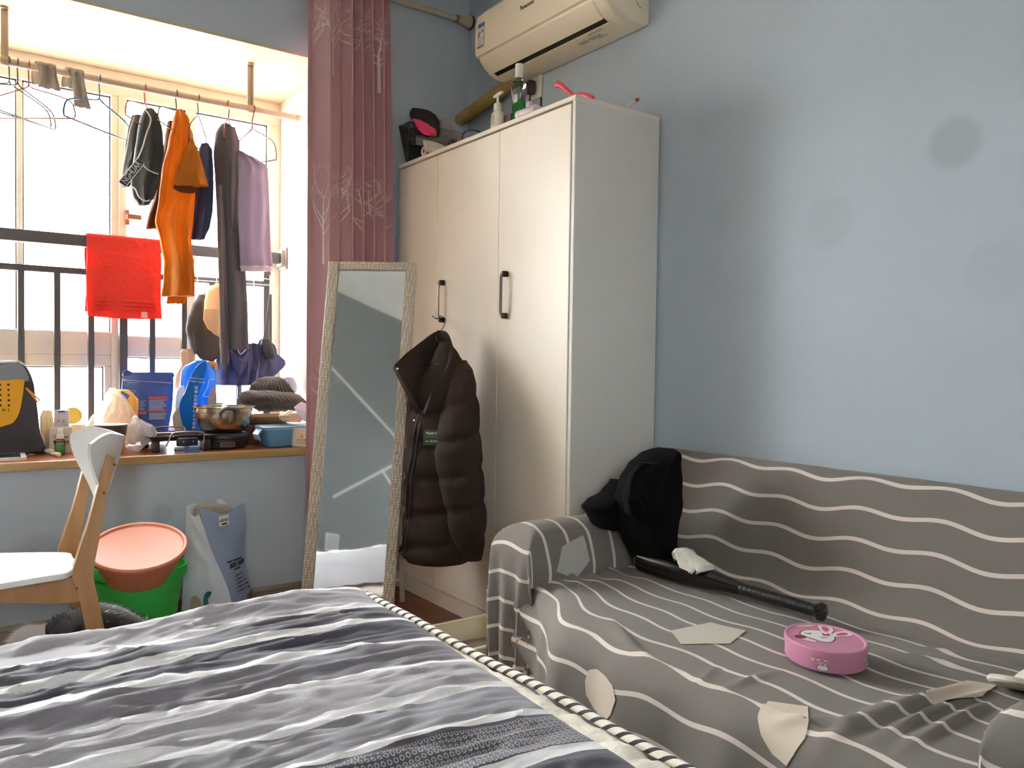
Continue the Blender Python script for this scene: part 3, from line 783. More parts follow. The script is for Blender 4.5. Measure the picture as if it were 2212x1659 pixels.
for i in range(1, len(prof_s)): ARC.append(ARC[-1] + (prof_s[i] - prof_s[i-1]).length)
def sp_at(s_):
    s_ = max(0, min(ARC[-1] - 1e-6, s_))
    lo = 0; hi = len(ARC) - 1
    while hi - lo > 1:
        md = (lo + hi) // 2
        if ARC[md] <= s_: lo = md
        else: hi = md
    k = (s_ - ARC[lo]) / (ARC[hi] - ARC[lo] + 1e-12)
    return prof_s[lo].lerp(prof_s[hi], k)
def ridge(px_, py_, ax, ay, bx, by, w, h):
    """a soft pulled fold of cloth between two points of the cloth"""
    dx, dy = bx - ax, by - ay; L2 = dx * dx + dy * dy
    t = ((px_ - ax) * dx + (py_ - ay) * dy) / L2
    tc_ = max(0, min(1, t))
    d = math.hypot(px_ - ax - tc_ * dx, py_ - ay - tc_ * dy)
    return h * math.exp(-(d / w) ** 2) * math.sin(PI * max(0.02, min(0.98, tc_)))
S_FRONT = ARC[-1]
def folds(s_, y):
    p = sp_at(s_); r = 0
    a = s_
    for q in FOLDS: r += ridge(a, y, *q)
    r += 0.0025 * nz(a * 5, y * 5) + 0.001 * nz(a * 16, y * 16, 2)
    if a > ARC_SEATF: # hanging front gathers
        k = min(1, (a - ARC_SEATF) / 0.2)
        r += k * 0.010 * math.sin(y * 26 + 2.5 * nz(y * 3, a * 2)) + k * 0.006 * nz(y * 14, a * 3)
    if y > AI1 - 0.16 and 1.0 < a: # gathers beside the left arm
        k = (y - AI1 + 0.16) / 0.16
        r += k * 0.008 * math.sin(a * 60 + y * 30)
    return r
def s_of(x, z):
    best = 0; bd_ = 9
    for i, p in enumerate(prof_s):
        d = (p.x - x) ** 2 + (p.z - z) ** 2
        if d < bd_: bd_ = d; best = i
    return ARC[best]
ARC_SEATF = s_of(1.30, 0.40); ARC_CR = s_of(1.945, 0.41); ARC_TOP = s_of(2.125, 0.752)
def sy(px_, py_):
    """cloth coordinates of a photo point on the seat"""
    p = on('Z', 0.412, px_, py_); return (s_of(p.x, 0.41), p.y)
FOLDS = []
for (a, c, w, h) in (((1290, 1330), (1420, 1440), 0.012, 0.012), ((1310, 1325), (1370, 1400), 0.010, 0.010), ((1560, 1430), (1460, 1475), 0.008, 0.008), ((1700, 1440), (1540, 1480), 0.008, 0.008),
                     ((1640, 1640), (1980, 1500), 0.012, 0.014), ((1780, 1590), (2110, 1470), 0.012, 0.016), ((1860, 1600), (2150, 1490), 0.010, 0.014), ((1930, 1620), (2160, 1510), 0.010, 0.012),
                     ((1900, 1395), (2150, 1450), 0.010, 0.012), ((1960, 1385), (2190, 1430), 0.010, 0.010), ((1640, 1540), (1880, 1560), 0.014, 0.012)):
    s1 = sy(*a); s2 = sy(*c); FOLDS.append((s1[0], s1[1], s2[0], s2[1], w, h))
def sofa_pt(s_, y, lift=0.0):
    p = sp_at(s_); a = sp_at(s_ - 0.004); c = sp_at(s_ + 0.004)
    t = (c - a).normalized(); n = V((t.z, 0, -t.x))
    r = folds(s_, y) + lift
    # seat dips a little in the middle, the ends of the back round off
    sag = -0.010 * math.exp(-((y - 1.1) / 0.5) ** 2) if (s_ > ARC_CR and s_ < ARC_SEATF) else 0
    end = 0
    e = min(y - SY0, SY1 - y)
    if p.z > 0.5 and e < 0.07:
        end = 0.05 * (1 - math.sqrt(max(0, 1 - ((0.07 - e) / 0.07) ** 2)))
    q = p + n * r
    pull = 0.0                                   # the seat front draws back beside the arms
    k = max(0, min(1, (1.62 - p.x) / 0.34))
    if k > 0:
        a_ = max(0, min(1, (y - 1.50) / 0.33)); b2 = 0
        pull = k * (0.150 * a_ * a_ * (3 - 2 * a_) + 0.06 * b2 * b2)
    return V((q.x + pull, y, q.z + sag - end * (1 if p.z > 0.6 else 0.3)))
S_BACK0 = ARC[6]
cb = B()
cb.slab(lambda u, v: sofa_pt(0.02 + (ARC_CR + 0.03 - 0.02) * v, SY0 + 0.006 + (SY1 - SY0 - 0.012) * u), 90, 70, 0.006, lambda u, v: (SY0 + (SY1 - SY0) * u, 0.02 + (ARC_CR + 0.03 - 0.02) * v))
obj('backrest_cover', cb, m_sof, sofa, smooth=80)
sb = B()
sb.slab(lambda u, v: sofa_pt(ARC_CR - 0.01 + (S_FRONT - ARC_CR) * v, AI0 - 0.06 + (AI1 - AI0 + 0.12) * u), 130, 110, 0.006, lambda u, v: (AI0 - 0.06 + (AI1 - AI0 + 0.12) * u, ARC_CR - 0.01 + (S_FRONT - ARC_CR) * v))
obj('seat_cover', sb, m_sof, sofa, smooth=80)
obj('seat_base', B().rbox((1.44, AI0, 0.05), (1.95, AI1, 0.375), 0.02, 2), m_sofa_under, sofa)
obj('back_base', B().rbox((2.04, SY0 + 0.02, 0.05), (2.14, SY1 - 0.02, 0.55), 0.02, 2), m_sofa_under, sofa)
# arms: the cover goes up the inside, over the rounded top and down the outside; lines run along that way
def arm(sgn, yin, yout, XF):
    """cross-section along y; sgn=+1 far arm (left in the photo)"""
    w = abs(yout - yin); zt = 0.562
    pr = catmull([(0, 0.40), (0.002, 0.46), (0.012, 0.53), (0.05, zt - 0.006), (w * 0.5, zt), (w - 0.04, zt - 0.012), (w - 0.008, zt - 0.06), (w + 0.002, 0.40), (w + 0.006, 0.2), (w + 0.004, 0.02)] and
                 [(q[0], q[1], 0) for q in [(0, 0.40), (0.002, 0.46), (0.012, 0.53), (0.05, zt - 0.006), (w * 0.5, zt), (w - 0.04, zt - 0.012), (w - 0.008, zt - 0.06), (w + 0.002, 0.40), (w + 0.006, 0.2), (w + 0.004, 0.02)]], 6)
    arc = [0]
    for i in range(1, len(pr)): arc.append(arc[-1] + (pr[i] - pr[i-1]).length)
    T_ = arc[-1]
    def at(s_):
        s_ = max(0, min(T_ - 1e-6, s_))
        for i in range(len(arc) - 1):
            if s_ <= arc[i+1]:
                k = (s_ - arc[i]) / (arc[i+1] - arc[i] + 1e-12); return pr[i].lerp(pr[i+1], k)
        return pr[-1]
    XB = 2.11; LX = XB - XF
    def f(u, v):
        q = at(v * T_); s_ = u * (LX + 0.46)   # u: from the back forward, then down the front
        x = XB - min(s_, LX); z = q.y; yy = q.x
        over = s_ - LX + 0.08
        if over > 0:     # roll over the front end
            a = min(over / 0.08, PI / 2)
            x = XF + 0.08 - 0.08 * math.sin(a)
            dz = 0.08 * (1 - math.cos(a)) + max(0, over - 0.08 * PI / 2)
            z = max(0.02 + 0.001 * v, min(z, zt - dz if z > zt - dz else z))
            if over > 0.08 * PI / 2: 
                g = min(1, (over - 0.1) / 0.2)
                x += 0.010 * g * math.sin(yy * 95 + 2 * nz(yy * 9)) + 0.008 * g * nz(yy * 30, z * 4)
        else:
            yy += 0
        n_ = 0.003 * nz(x * 9, yy * 9 + 3, z * 9)
        if v * T_ > w + 0.3: n_ += 0.009 * math.sin(x * 46 + nz(x * 4) * 3)
        y = yin + sgn * (yy + n_)
        return V((x, y, z + n_))
    b = B()
    b.slab(f if sgn < 0 else (lambda u, v: f(1 - u, v)), 90, 60, 0.006, (lambda u, v: (v * T_ + 0.5, 1.0 + u * (LX + 0.46))) if sgn < 0 else (lambda u, v: (v * T_ + 0.5, 1.0 + (1 - u) * (LX + 0.46))))
    return b, f, T_, LX
ba, armf, armT, armL = arm(1, AI1, SY1, 1.40)
obj('arm_cover', ba, m_sof, sofa, smooth=80)
bb_, armf2, armT2, armL2 = arm(-1, AI0, SY0, 1.262)
obj('arm_cover', bb_, m_sof, sofa, smooth=80)
for (a, c) in ((AI1 + 0.02, SY1 - 0.02), (SY0 + 0.02, AI0 - 0.02)):
    obj('arm_base', B().rbox((1.45, a, 0.05), (2.10, c, 0.535), 0.03, 3), m_sofa_under, sofa)
for (x, y) in ((1.50, 0.45), (1.50, 1.93), (2.08, 0.45), (2.08, 1.93)):
    obj('foot', B().lathe([(0.02, 0), (0.025, 0.052)], 12, Matrix.Translation((x, y, 0))), mat('sofa_foot', (40, 30, 24)), sofa)
# printed pale leaf shapes on the cover
m_leaf = mat('leaf_print', (206, 198, 182), rough=0.9)
m_leaf2 = mat('leaf_print_cream', (214, 200, 180), rough=0.9)
def leafprint(poly, fn, m, k=14, lift=0.0055):
    """poly in cloth coordinates, filled with a fan of small rings so that it follows the cloth"""
    cx = sum(p[0] for p in poly) / len(poly); cy_ = sum(p[1] for p in poly) / len(poly)
    P = []
    n = len(poly)
    for i in range(n):
        a = poly[i]; c = poly[(i+1) % n]
        for j in range(6): P.append((a[0] + (c[0]-a[0]) * j / 6, a[1] + (c[1]-a[1]) * j / 6))
    b = B(); vs_ = []; fs_ = []; N_ = len(P)
    for r in range(k + 1):
        t = r / k
        for (x, y) in P: vs_.append(fn(cx + (x - cx) * t, cy_ + (y - cy_) * t))
    for r in range(k):
        for i in range(N_):
            j = (i + 1) % N_; fs_.append((r*N_+i, r*N_+j, (r+1)*N_+j, (r+1)*N_+i))
    b.add(vs_, fs_)
    return obj('leaf_print', b, m, sofa, smooth=80)
sfn = lambda s_, y: sofa_pt(s_, y, 0.0050)
leafprint([sy(*p) for p in ((1443, 1362), (1528, 1345), (1614, 1359), (1580, 1387), (1470, 1388))], sfn, m_leaf)
leafprint([sy(*p) for p in ((2000, 1498), (2090, 1465), (2150, 1478), (2120, 1510), (2040, 1532), (2000, 1515))], sfn, m_leaf2)
def ray_s(px_, py_):
    """where a photo point meets the sofa cover"""
    d = ray(px_, py_); last = None
    n_ = 400
    for i in range(n_, -1, -1):
        s_ = ARC_CR + (S_FRONT - ARC_CR) * i / n_
        y = 1.2
        for _ in range(3):
            p = sofa_pt(s_, y); y = CAM.y + d.y * (p.x - CAM.x) / d.x
        zr = CAM.z + d.z * (p.x - CAM.x) / d.x; f = zr - p.z
        if last is not None and last * f <= 0: return (s_, y)
        last = f
    return (ARC_SEATF, 1.2)
leafprint([ray_s(*p) for p in ((1275, 1448), (1292, 1446), (1312, 1463), (1326, 1482), (1333, 1512), (1322, 1545), (1306, 1560), (1285, 1530), (1269, 1500), (1267, 1470))], sfn, m_leaf2)
leafprint([ray_s(*p) for p in ((1645, 1532), (1660, 1521), (1690, 1524), (1745, 1532), (1748, 1560), (1742, 1600), (1717, 1634), (1702, 1657), (1672, 1630), (1647, 1590), (1639, 1555))], sfn, m_leaf2)
def aq(x, y):  # print on the inside of the far arm
    p = on('Y', AI1, x, y)
    return (max(0.02, (2.11 - p.x)) / (armL + 0.46), max(0.005, (p.z - 0.40)) / armT)
def afn(a, b_):
    p = armf(a, b_)
    return p + V((0, -0.0055, 0.004 if b_ * armT > 0.10 else 0.001))
leafprint([aq(*p) for p in ((1215, 1185), (1262, 1158), (1272, 1210), (1240, 1258), (1200, 1235))], afn, mat('leaf_print_grey', (186, 184, 176), rough=0.9))
# care label sewn in the crease
m_tagw = mat('label_white_cloth', (222, 214, 196), rough=0.8)
c1 = on('X', 1.99, 1868, 1352); Mc = frame(c1, (0.1, -0.9, -0.35), (0.3, 0.1, 0.8))
card(sofa, 'care_label', Mc, 0.032, 0.04, m_tagw, 0.001)
# ------------------------------------------------------------------ curtain
m_curt = mat('mauve_satin', (196, 148, 150), rough=0.3, bump=0.04, bscale=300, sheen=0.3, spec=1.0)
m_tree = mat('silver_tree_print', (244, 226, 216), rough=0.3, spec=0.8)
CX0, CX1, CZ1, CZ0 = 1.315, 1.688, RZ - 0.02, 0.02
def curt(u, v, lift=0.0):
    z = CZ1 + (CZ0 - CZ1) * v
    fl_ = 0.75 + 0.35 * v
    w = (CX1 - CX0) + 0.02 * math.sin(v * 3)
    # fold phase: broad fold at the left, tighter folds at the right
    ph = 2 * PI * (1.25 * min(u, 0.42) / 0.42 + 4.3 * max(0, u - 0.42) / 0.58) + 0.4 * math.sin(v * 2.2) + 0.3 * nz(u * 3, v * 2)
    amp = (0.026 if u < 0.36 else 0.026 + 0.022 * min(1, (u - 0.36) / 0.12)) + 0.006 * nz(u * 5, 1.0)
    x = CX0 + 0.012 * v + w * u + 0.008 * math.sin(2 * ph) * (1 if u > 0.1 else u * 10)
    y = 3.330 + amp * math.sin(ph) * fl_ * 0.95 + 0.004 * nz(u * 9, v * 7)
    d = amp * math.cos(ph) * 2 * PI * (3.0 if u < 0.42 else 7.4) / (w)
    n = V((d, -1, 0)).normalized()
    return V((x, y, z)) + n * lift
cu = thing('curtain', 'mauve satin curtain with silver bare-tree print bunched beside the window', 'curtain', (1.5, 3.3, 0.02))
obj('cloth', B().slab(curt, 260, 60, 0.002), m_curt, cu, smooth=80)
def tree_print(u0, v0, h, seed):
    rnd = random.Random(seed); b = B()
    def seg(ax, ay, bx, by, w0, w1):
        k = max(2, int(abs(by - ay) / 0.02) + 2); L_, R_ = [], []
        dx, dy = bx - ax, by - ay; ln = math.hypot(dx, dy) + 1e-9; nx, ny = -dy / ln, dx / ln
        vs_ = []
        for i in range(k + 1):
            t = i / k; w = w0 + (w1 - w0) * t
            x, y = ax + dx * t, ay + dy * t
            for s_ in (-1, 1):
                X = x + s_ * nx * w; Y = y + s_ * ny * w
                vs_.append(curt(max(0.004, min(0.996, u0 + X / 0.62)), v0 - Y / (CZ1 - CZ0), 0.0022))
        b.add(vs_, [(2*i, 2*i+1, 2*i+3, 2*i+2) for i in range(k)])
    def grow(x, y, a, ln, w, d):
        bx, by = x + math.sin(a) * ln, y + math.cos(a) * ln
        seg(x, y, bx, by, w, w * 0.7)
        if d == 0: return
        for _ in range(2 if d > 1 else 3):
            grow(bx, by, a + rnd.uniform(-0.6, 0.6), ln * rnd.uniform(0.6, 0.85), w * 0.65, d - 1)
    seg(0, 0, 0, h * 0.45, 0.0030, 0.0022)
    for k in range(5):
        yy = h * (0.28 + 0.045 * k)
        grow(0, yy, (-1) ** k * rnd.uniform(0.25, 0.6), h * 0.15, 0.0016, 4)
    grow(0, h * 0.45, rnd.uniform(-0.1, 0.1), h * 0.16, 0.0018, 4)
    obj('tree_print', b, m_tree, cu, smooth=0)
for i, (u0, v0, h) in enumerate(((0.30, 0.155, 0.40), (0.08, 0.16, 0.36), (0.52, 0.165, 0.36), (0.68, 0.155, 0.36), (0.86, 0.165, 0.38),
                                 (0.16, 0.46, 0.46), (0.42, 0.44, 0.44), (0.60, 0.455, 0.44), (0.76, 0.45, 0.46), (0.92, 0.455, 0.42), (0.20, 0.76, 0.42), (0.55, 0.76, 0.42))):
    tree_print(u0, v0, h, 10 + i)

# ------------------------------------------------------------------ drying rod and hangers
YD = 3.63
r0 = on('Y', YD, 0, 131); r1 = on('Y', YD, 647, 255.5); RDZ = (r0.z + r1.z) / 2
m_rod = mat('rod_beige', (208, 188, 160), rough=0.5)
dr = thing('drying_rod', 'beige clothes drying rod hung from the bay ceiling', 'drying rod', (0.5, YD, RDZ))
obj('pole', B().tube([(-0.40, YD, RDZ), (r1.x, YD, RDZ)], 0.0145, 16), m_rod, dr)
obj('end_cap', B().lathe([(0.0, -0.012), (0.0165, -0.012), (0.0165, 0.004), (0.013, 0.008), (0, 0.008)], 20, Matrix.Translation((r1.x - 0.002, YD, RDZ)) @ Matrix.Rotation(PI/2, 4, 'Y')), m_rod, dr)
for bx in (0.238, 1.165, -0.33):
    b = B().rbox((bx - 0.011, YD - 0.004, RDZ - 0.018), (bx + 0.011, YD + 0.004, ZL - 0.004), 0.002, 1)
    b.rbox((bx - 0.014, YD - 0.02, ZL - 0.007), (bx + 0.014, YD + 0.02, ZL - 0.0006), 0.002, 1)
    b.rbox((bx + 0.009, YD - 0.016, RDZ - 0.02), (bx + 0.013, YD + 0.012, ZL - 0.008), 0.001, 1)
    b.tube([(bx - 0.012, YD, RDZ), (bx + 0.012, YD, RDZ)], 0.0185, 16)
    obj('bracket', b, mat('bracket_beige', (188, 168, 142), rough=0.5), dr)
def hanger(label, x, rz, w, color, dropsh=0.075, dropend=0.16, bar=True, yoff=0.0, group='wire hangers on the drying rod', tilt=0.0, R=0.0):
    x = on('Y', YD, x, on_y(x)).x if x > 5 else x
    M = Matrix.Translation((x, YD, RDZ)) @ Matrix.Rotation(math.radians(rz), 4, 'Z') @ Matrix.Rotation(tilt, 4, 'Y')
    h = thing('wire_hanger', label, 'hanger', (x, YD, RDZ - 0.2), group)
    r_ = 0.0185
    hk = [M @ V((-math.cos(a) * r_, 0, math.sin(a) * r_)) for a in [PI * k / 10 - 0.3 for k in range(14)]]
    # the hook crosses the rod: turn it so that it wraps the pole
    M2 = Matrix.Translation((x, YD, RDZ)) @ Matrix.Rotation(math.radians(90 if abs(rz) < 60 else rz), 4, 'Z')
    hk = [M2 @ V((-math.cos(a) * r_, 0, math.sin(a) * r_)) for a in [PI * k / 10 - 0.5 for k in range(12)]]
    e = M2 @ V((0.006, 0, -0.03)); hk += [e, M @ V((0, 0, -0.05)), M @ V((0, 0, -dropsh))]
    obj('hook', B().tube(catmull(hk, 3), 0.0028, 8), mat('hanger_' + color, HC_[color], rough=0.35, spec=0.6), h)
    s_ = []
    for sg in (-1, 1):
        s_.append([M @ V((0, 0, -dropsh)), M @ V((sg * 0.02, 0, -dropsh - 0.012)), M @ V((sg * w * 0.42, 0, -dropsh - (dropend - dropsh) * 0.62)), M @ V((sg * w * 0.5, 0, -dropend - 0.01)), M @ V((sg * w * 0.5, 0, -dropend - 0.04))])
    loop = catmull(list(reversed(s_[0])) + s_[1][1:], 4)
    b = B()
    if bar: b.tube(loop, 0.0036 if color == 'blue' else 0.0029, 8, closed=True)
    else: b.tube(loop, 0.0017, 8)
    obj('frame', b, mat('hanger_' + color, HC_[color], rough=0.35, spec=0.6), h)
    return h
def on_y(x): return 131 + 0.1925 * x
HC_ = {'green': (70, 120, 70), 'purple': (90, 56, 84), 'red': (170, 64, 56), 'blue': (50, 104, 150), 'grey': (96, 98, 104), 'pink': (150, 84, 80), 'steel': (84, 76, 74)}
hanger('bare green wire hanger, leftmost on the drying rod', 20, 35, 0.36, 'green')
hanger('bare purple wire hanger between the green and red ones', 38, 40, 0.36, 'purple')
hanger('bare red wire hanger beside the draped sock', 62, -38, 0.36, 'red')
hanger('bare blue wire hanger between the socks and the black jersey', 215, 42, 0.38, 'blue')
hanger('red wire hanger holding the black jersey', 313, 55, 0.34, 'red', 0.06, 0.12)
hanger('brown wire hanger holding the orange shirt', 381, 55, 0.36, 'steel', 0.06, 0.12)
hanger('grey wire hanger holding the small navy garment', 428, 55, 0.20, 'grey', 0.07, 0.17)
hanger('dark pink wire hanger holding the dark trousers', 494, 62, 0.16, 'pink', 0.06, 0.12)
hanger('pale red wire hanger holding the grey towel, rightmost on the rod', 545, -66, 0.30, 'pink', 0.085, 0.20)

# socks over the rod
m_sock = mat('grey_sock_knit', (168, 160, 148), rough=0.9, bump=0.3, bscale=220, lucent=0.25)
def sock(label, fl_, ba_, wpx):
    """a sock laid over the rod: front hang and rear hang given as pixel rows at the rod's depth"""
    a = on('Y', YD, fl_[0], on_y(fl_[0])); w = wpx * 3.15 / FPX
    o = B()
    def f(u, v):
        s_ = (v - 0.5) * (fl_[1] + ba_[1]); R_ = 0.021
        d = 0.5 * (fl_[1] + ba_[1]) - ba_[1]
        s_ -= d * 0
        s2 = (v * (fl_[1] + ba_[1])) - ba_[1]
        if abs(s2) < R_ * PI / 2: y = -R_ * math.sin(s2 / R_); z = R_ * math.cos(s2 / R_)
        else: y = -R_ * (1 if s2 > 0 else -1); z = -(abs(s2) - R_ * PI / 2)
        x = (u - 0.5) * w * (1 + 0.15 * math.sin(v * 7)) + s2 * fl_[2]
        fold = 0.007 * math.sin(u * 13 + v * 3) + 0.004 * nz(u * 6, v * 8)
        yy = YD + y - (0.004 if s2 > 0 else -0.004) + (fold if abs(s2) > 0.03 else fold * 0.3 + 0)
        if abs(s2) > 0.02: yy += -0.004 * (1 if s2 > 0 else -1)
        return V((a.x + x, yy, RDZ + z))
    o.slab(f, 24, 36, 0.0035)
    return tag(obj('sock', o, m_sock, smooth=80), label, 'sock', 'socks drying on the rod')
sock('crumpled grey sock over the rod beside the red hanger', (98, 0.115, 0.10), (0, 0.09, 0), 38)
sock('long grey sock over the rod beside the blue hanger', (160, 0.165, 0.16), (0, 0.08, 0), 30)

# garments -------------------------------------------------------------
m_blk = mat('black_jersey', (66, 68, 64), rough=0.75, bump=0.1, bscale=80, var=0.15, vscale=12, lucent=0.12)
m_trimw = mat('white_piping', (220, 215, 208), rough=0.8, lucent=0.3)
jx = on('Y', YD, 313, 300)
j = thing('sports_jersey', 'black sleeveless jersey with white piping and a lettered band on a hanger', 'clothing', (jx.x, YD, 1.75))
b = B(); draped(b, [(236, 312, 330), (255, 302, 342), (290, 296, 350), (330, 290, 352), (370, 284, 347), (400, 282, 342), (425, 286, 334), (443, 300, 322)], YD - 0.03, 0.045, 0.012, 7, seed=1.0, ang=0.15)
obj('front_panel', b, m_blk, j, smooth=80)
b = B(); draped(b, [(250, 284, 308), (280, 276, 306), (320, 270, 304), (360, 264, 300), (390, 261, 294), (404, 262, 280)], YD + 0.05, 0.03, 0.010, 6, seed=2.0)
obj('back_panel', b, m_blk, j, smooth=80)
for pts_ in ([(314, 236), (326, 258), (316, 290), (308, 318), (296, 345), (280, 372), (262, 396)], [(290, 252), (281, 280), (274, 320), (266, 360), (261, 395)], [(304, 352), (318, 365), (330, 372), (342, 376)], [(281, 402), (292, 408), (300, 425), (314, 434), (324, 432)]):
    obj('white_trim', B().tube(catmull([on('Y', YD - 0.09, *p) for p in pts_], 5), 0.0028, 6), m_trimw, j)
pa = on('Y', YD - 0.10, 264, 398); pb_ = on('Y', YD - 0.10, 304, 348)
Mb = frame((pa + pb_) / 2, pb_ - pa, V((-1, 0, 1)))
band = card(j, 'lettered_band', Mb, (pb_ - pa).length * 1.02, 0.034, m_trimw, 0.002)
card(band, 'band_ground', Mb @ Matrix.Translation((0, 0, 0.0013)), (pb_ - pa).length * 1.0, 0.027, m_blk, 0.0008)
Mtx = Mb @ Matrix.Translation((0, 0, 0.0022))
text('lettering', 'NGHUAR', Mtx, 0.031, mat('white_ink', (235, 232, 228), lucent=0.2), band, bold=0.0006, sx=0.82)

m_or = mat('orange_cotton', (214, 138, 44), rough=0.8, bump=0.9, bscale=13, var=0.16, vscale=9, lucent=0.38)
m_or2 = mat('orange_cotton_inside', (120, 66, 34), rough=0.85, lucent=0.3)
t = thing('t_shirt', 'orange short-sleeved shirt hanging wrinkled from the drying rod', 'shirt', (on('Y', YD, 390, 400).x, YD, 1.3))
b = B(); draped(b, [(238, 379, 393), (262, 372, 408), (310, 362, 418), (370, 348, 424), (430, 341, 424), (480, 333, 419), (520, 345, 414), (570, 354, 418), (610, 352, 421), (640, 347, 421)], YD - 0.02, 0.05, 0.020, 8, m=50, n=44, seed=3.0, tw=0.4)
obj('body', b, m_or, t, smooth=80)
b = B(); draped(b, [(300, 408, 417), (330, 396, 430), (370, 382, 442), (395, 378, 450), (402, 377, 452)], YD - 0.075, 0.035, 0.010, 6, seed=4.0)
obj('sleeve', b, m_or, t, smooth=80)
e0 = on('Y', YD - 0.112, 405, 409)
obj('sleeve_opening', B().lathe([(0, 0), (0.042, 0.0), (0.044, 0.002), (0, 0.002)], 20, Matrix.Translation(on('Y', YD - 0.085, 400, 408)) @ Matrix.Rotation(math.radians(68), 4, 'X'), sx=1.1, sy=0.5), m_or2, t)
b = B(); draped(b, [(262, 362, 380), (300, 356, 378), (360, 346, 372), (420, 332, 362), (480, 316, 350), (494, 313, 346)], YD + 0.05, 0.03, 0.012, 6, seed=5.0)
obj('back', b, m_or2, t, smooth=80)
b = B(); draped(b, [(560, 372, 420), (600, 368, 416), (640, 360, 402), (656, 358, 398)], YD + 0.04, 0.02, 0.010, 6, seed=6.0)
obj('rear_hem', b, m_or, t, smooth=80)

m_nv = mat('navy_cotton', (72, 82, 108), rough=0.8, var=0.12, vscale=9, lucent=0.18)
b = B(); draped(b, [(310, 434, 450), (325, 428, 458), (370, 424, 460), (420, 420, 459), (455, 418, 457), (490, 413, 452), (518, 412, 440)], YD + 0.01, 0.035, 0.014, 6, seed=7.0, m=36)
tag(obj('navy_garment', b, m_nv, smooth=80), 'small navy blue garment hanging between the orange shirt and the dark trousers', 'clothing')

m_pant = mat('charcoal_trouser', (92, 90, 92), rough=0.85, bump=0.08, bscale=150, lucent=0.08)
m_pant2 = mat('charcoal_trouser_face', (116, 110, 108), rough=0.85, bump=0.08, bscale=150, lucent=0.1)
t = thing('trousers', 'long charcoal trousers folded over a hanger in front of the window', 'trousers', (on('Y', YD, 500, 500).x, YD, 1.0))
b = B(); draped(b, [(268, 478, 494), (285, 466, 510), (330, 462, 518), (400, 466, 514), (480, 470, 512), (540, 472, 524), (600, 476, 530), (680, 478, 534), (755, 482, 536)], YD - 0.02, 0.04, 0.008, 5, seed=8.0, m=50, fr=lambda q: 0.4 + 0.6 * q)
obj('leg', b, m_pant, t, smooth=80)
b = B(); draped(b, [(275, 484, 508), (310, 486, 518), (370, 492, 516), (430, 494, 512), (490, 496, 506)], YD - 0.055, 0.018, 0.006, 4, seed=8.5)
obj('front_fold', b, m_pant2, t, smooth=80)
b = B(); draped(b, [(400, 468, 480), (520, 470, 486), (640, 474, 490), (720, 474, 492), (787, 476, 494)], YD - 0.05, 0.02, 0.006, 4, seed=9.0, m=40)
obj('leg', b, m_pant2, t, smooth=80)

m_tw = mat('grey_towel', (168, 156, 168), rough=0.95, bump=0.35, bscale=260, lucent=0.3, sheen=0.3)
m_tw2 = mat('grey_towel_border', (214, 206, 210), rough=0.95, bump=0.3, bscale=260, lucent=0.3)
t = thing('hanging_towel', 'greyish purple hand towel draped over a hanger at the right of the rod', 'towel', (on('Y', YD, 550, 500).x, YD, 1.4))
b = B(); draped(b, [(328, 512, 520), (345, 512, 558), (360, 513, 578), (400, 514, 580), (460, 513, 581), (530, 516, 584), (575, 518, 588)], YD - 0.06, 0.022, 0.012, 9, seed=10.0, m=36, taper=False, fr=lambda q: 0.6)
obj('front', b, m_tw, t, smooth=80)
b = B(); draped(b, [(574, 517, 588), (586, 519, 586)], YD - 0.06, 0.023, 0.010, 9, seed=10.0, m=4, taper=False)
obj('border', b, m_tw2, t, smooth=80)
b = B(); draped(b, [(325, 512, 518), (380, 506, 519), (440, 502, 518), (500, 497, 518), (540, 493, 518)], YD + 0.0, 0.02, 0.010, 5, seed=11.0)
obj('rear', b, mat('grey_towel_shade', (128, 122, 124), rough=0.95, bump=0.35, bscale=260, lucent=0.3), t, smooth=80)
card(t, 'care_label', frame(on('Y', YD - 0.03, 505, 538), (1, 0, -0.2), (0.2, 0, 1)), 0.016, 0.026, m_tagw, 0.001)

# red towel over the railing
m_red = mat('red_terry', (222, 62, 50), rough=0.95, bump=1.0, bscale=45, lucent=0.3, sheen=0.2)
TY = YR
ta = on('Y', TY - 0.03, 187, 520).x; tb_ = on('Y', TY - 0.03, 347, 530).x
zb = on('Y', TY - 0.03, 260, 686).z
def towel(u, v):
    Lf = 1.59 - zb; Lb = 0.34; s_ = v * (Lf + Lb + 0.055)
    zt = 1.592
    wav = 0.006 * math.sin(u * 9 + 1) + 0.004 * nz(u * 4, v * 3)
    if s_ < Lb: y = TY + 0.033; z = zt - Lb + s_
    elif s_ < Lb + 0.055: y = TY + 0.033 - (s_ - Lb) * 1.2; z = zt + 0.003
    else: y = TY - 0.033 ; z = zt - (s_ - Lb - 0.055)
    if z < zt - 0.08: y += wav * (1 if y < TY else 0.5) - (0.006 if y < TY else -0.006)
    sag = 0.02 * math.sin(PI * u) * (1 if (y < TY and z < zt - 0.2) else 0)
    return V((ta + (tb_ - ta) * u + 0.01 * nz(v * 3, 5) * (1 if z < zt - 0.1 else 0) + (0.01 * (zt - z)), y, z - sag * (zt - z)))
t = thing('red_towel', 'bright red towel draped over the top rail of the railing', 'towel', ((ta + tb_) / 2, TY, zb))
obj('cloth', B().slab(towel, 40, 70, 0.005), m_red, t, smooth=80)
for k in range(3):
    zz = zb + 0.035 + 0.018 * k
    obj('woven_band', B().rbox((ta + 0.03, TY - 0.0475, zz), (tb_ - 0.025, TY - 0.0385, zz + 0.006), 0.002, 1), m_red, t)
card(t, 'care_label', frame(on('Y', TY - 0.046, 312, 680), (1, 0, 0), (0, 0, 1)), 0.026, 0.028, mat('towel_label', (238, 190, 180), lucent=0.3), 0.001)

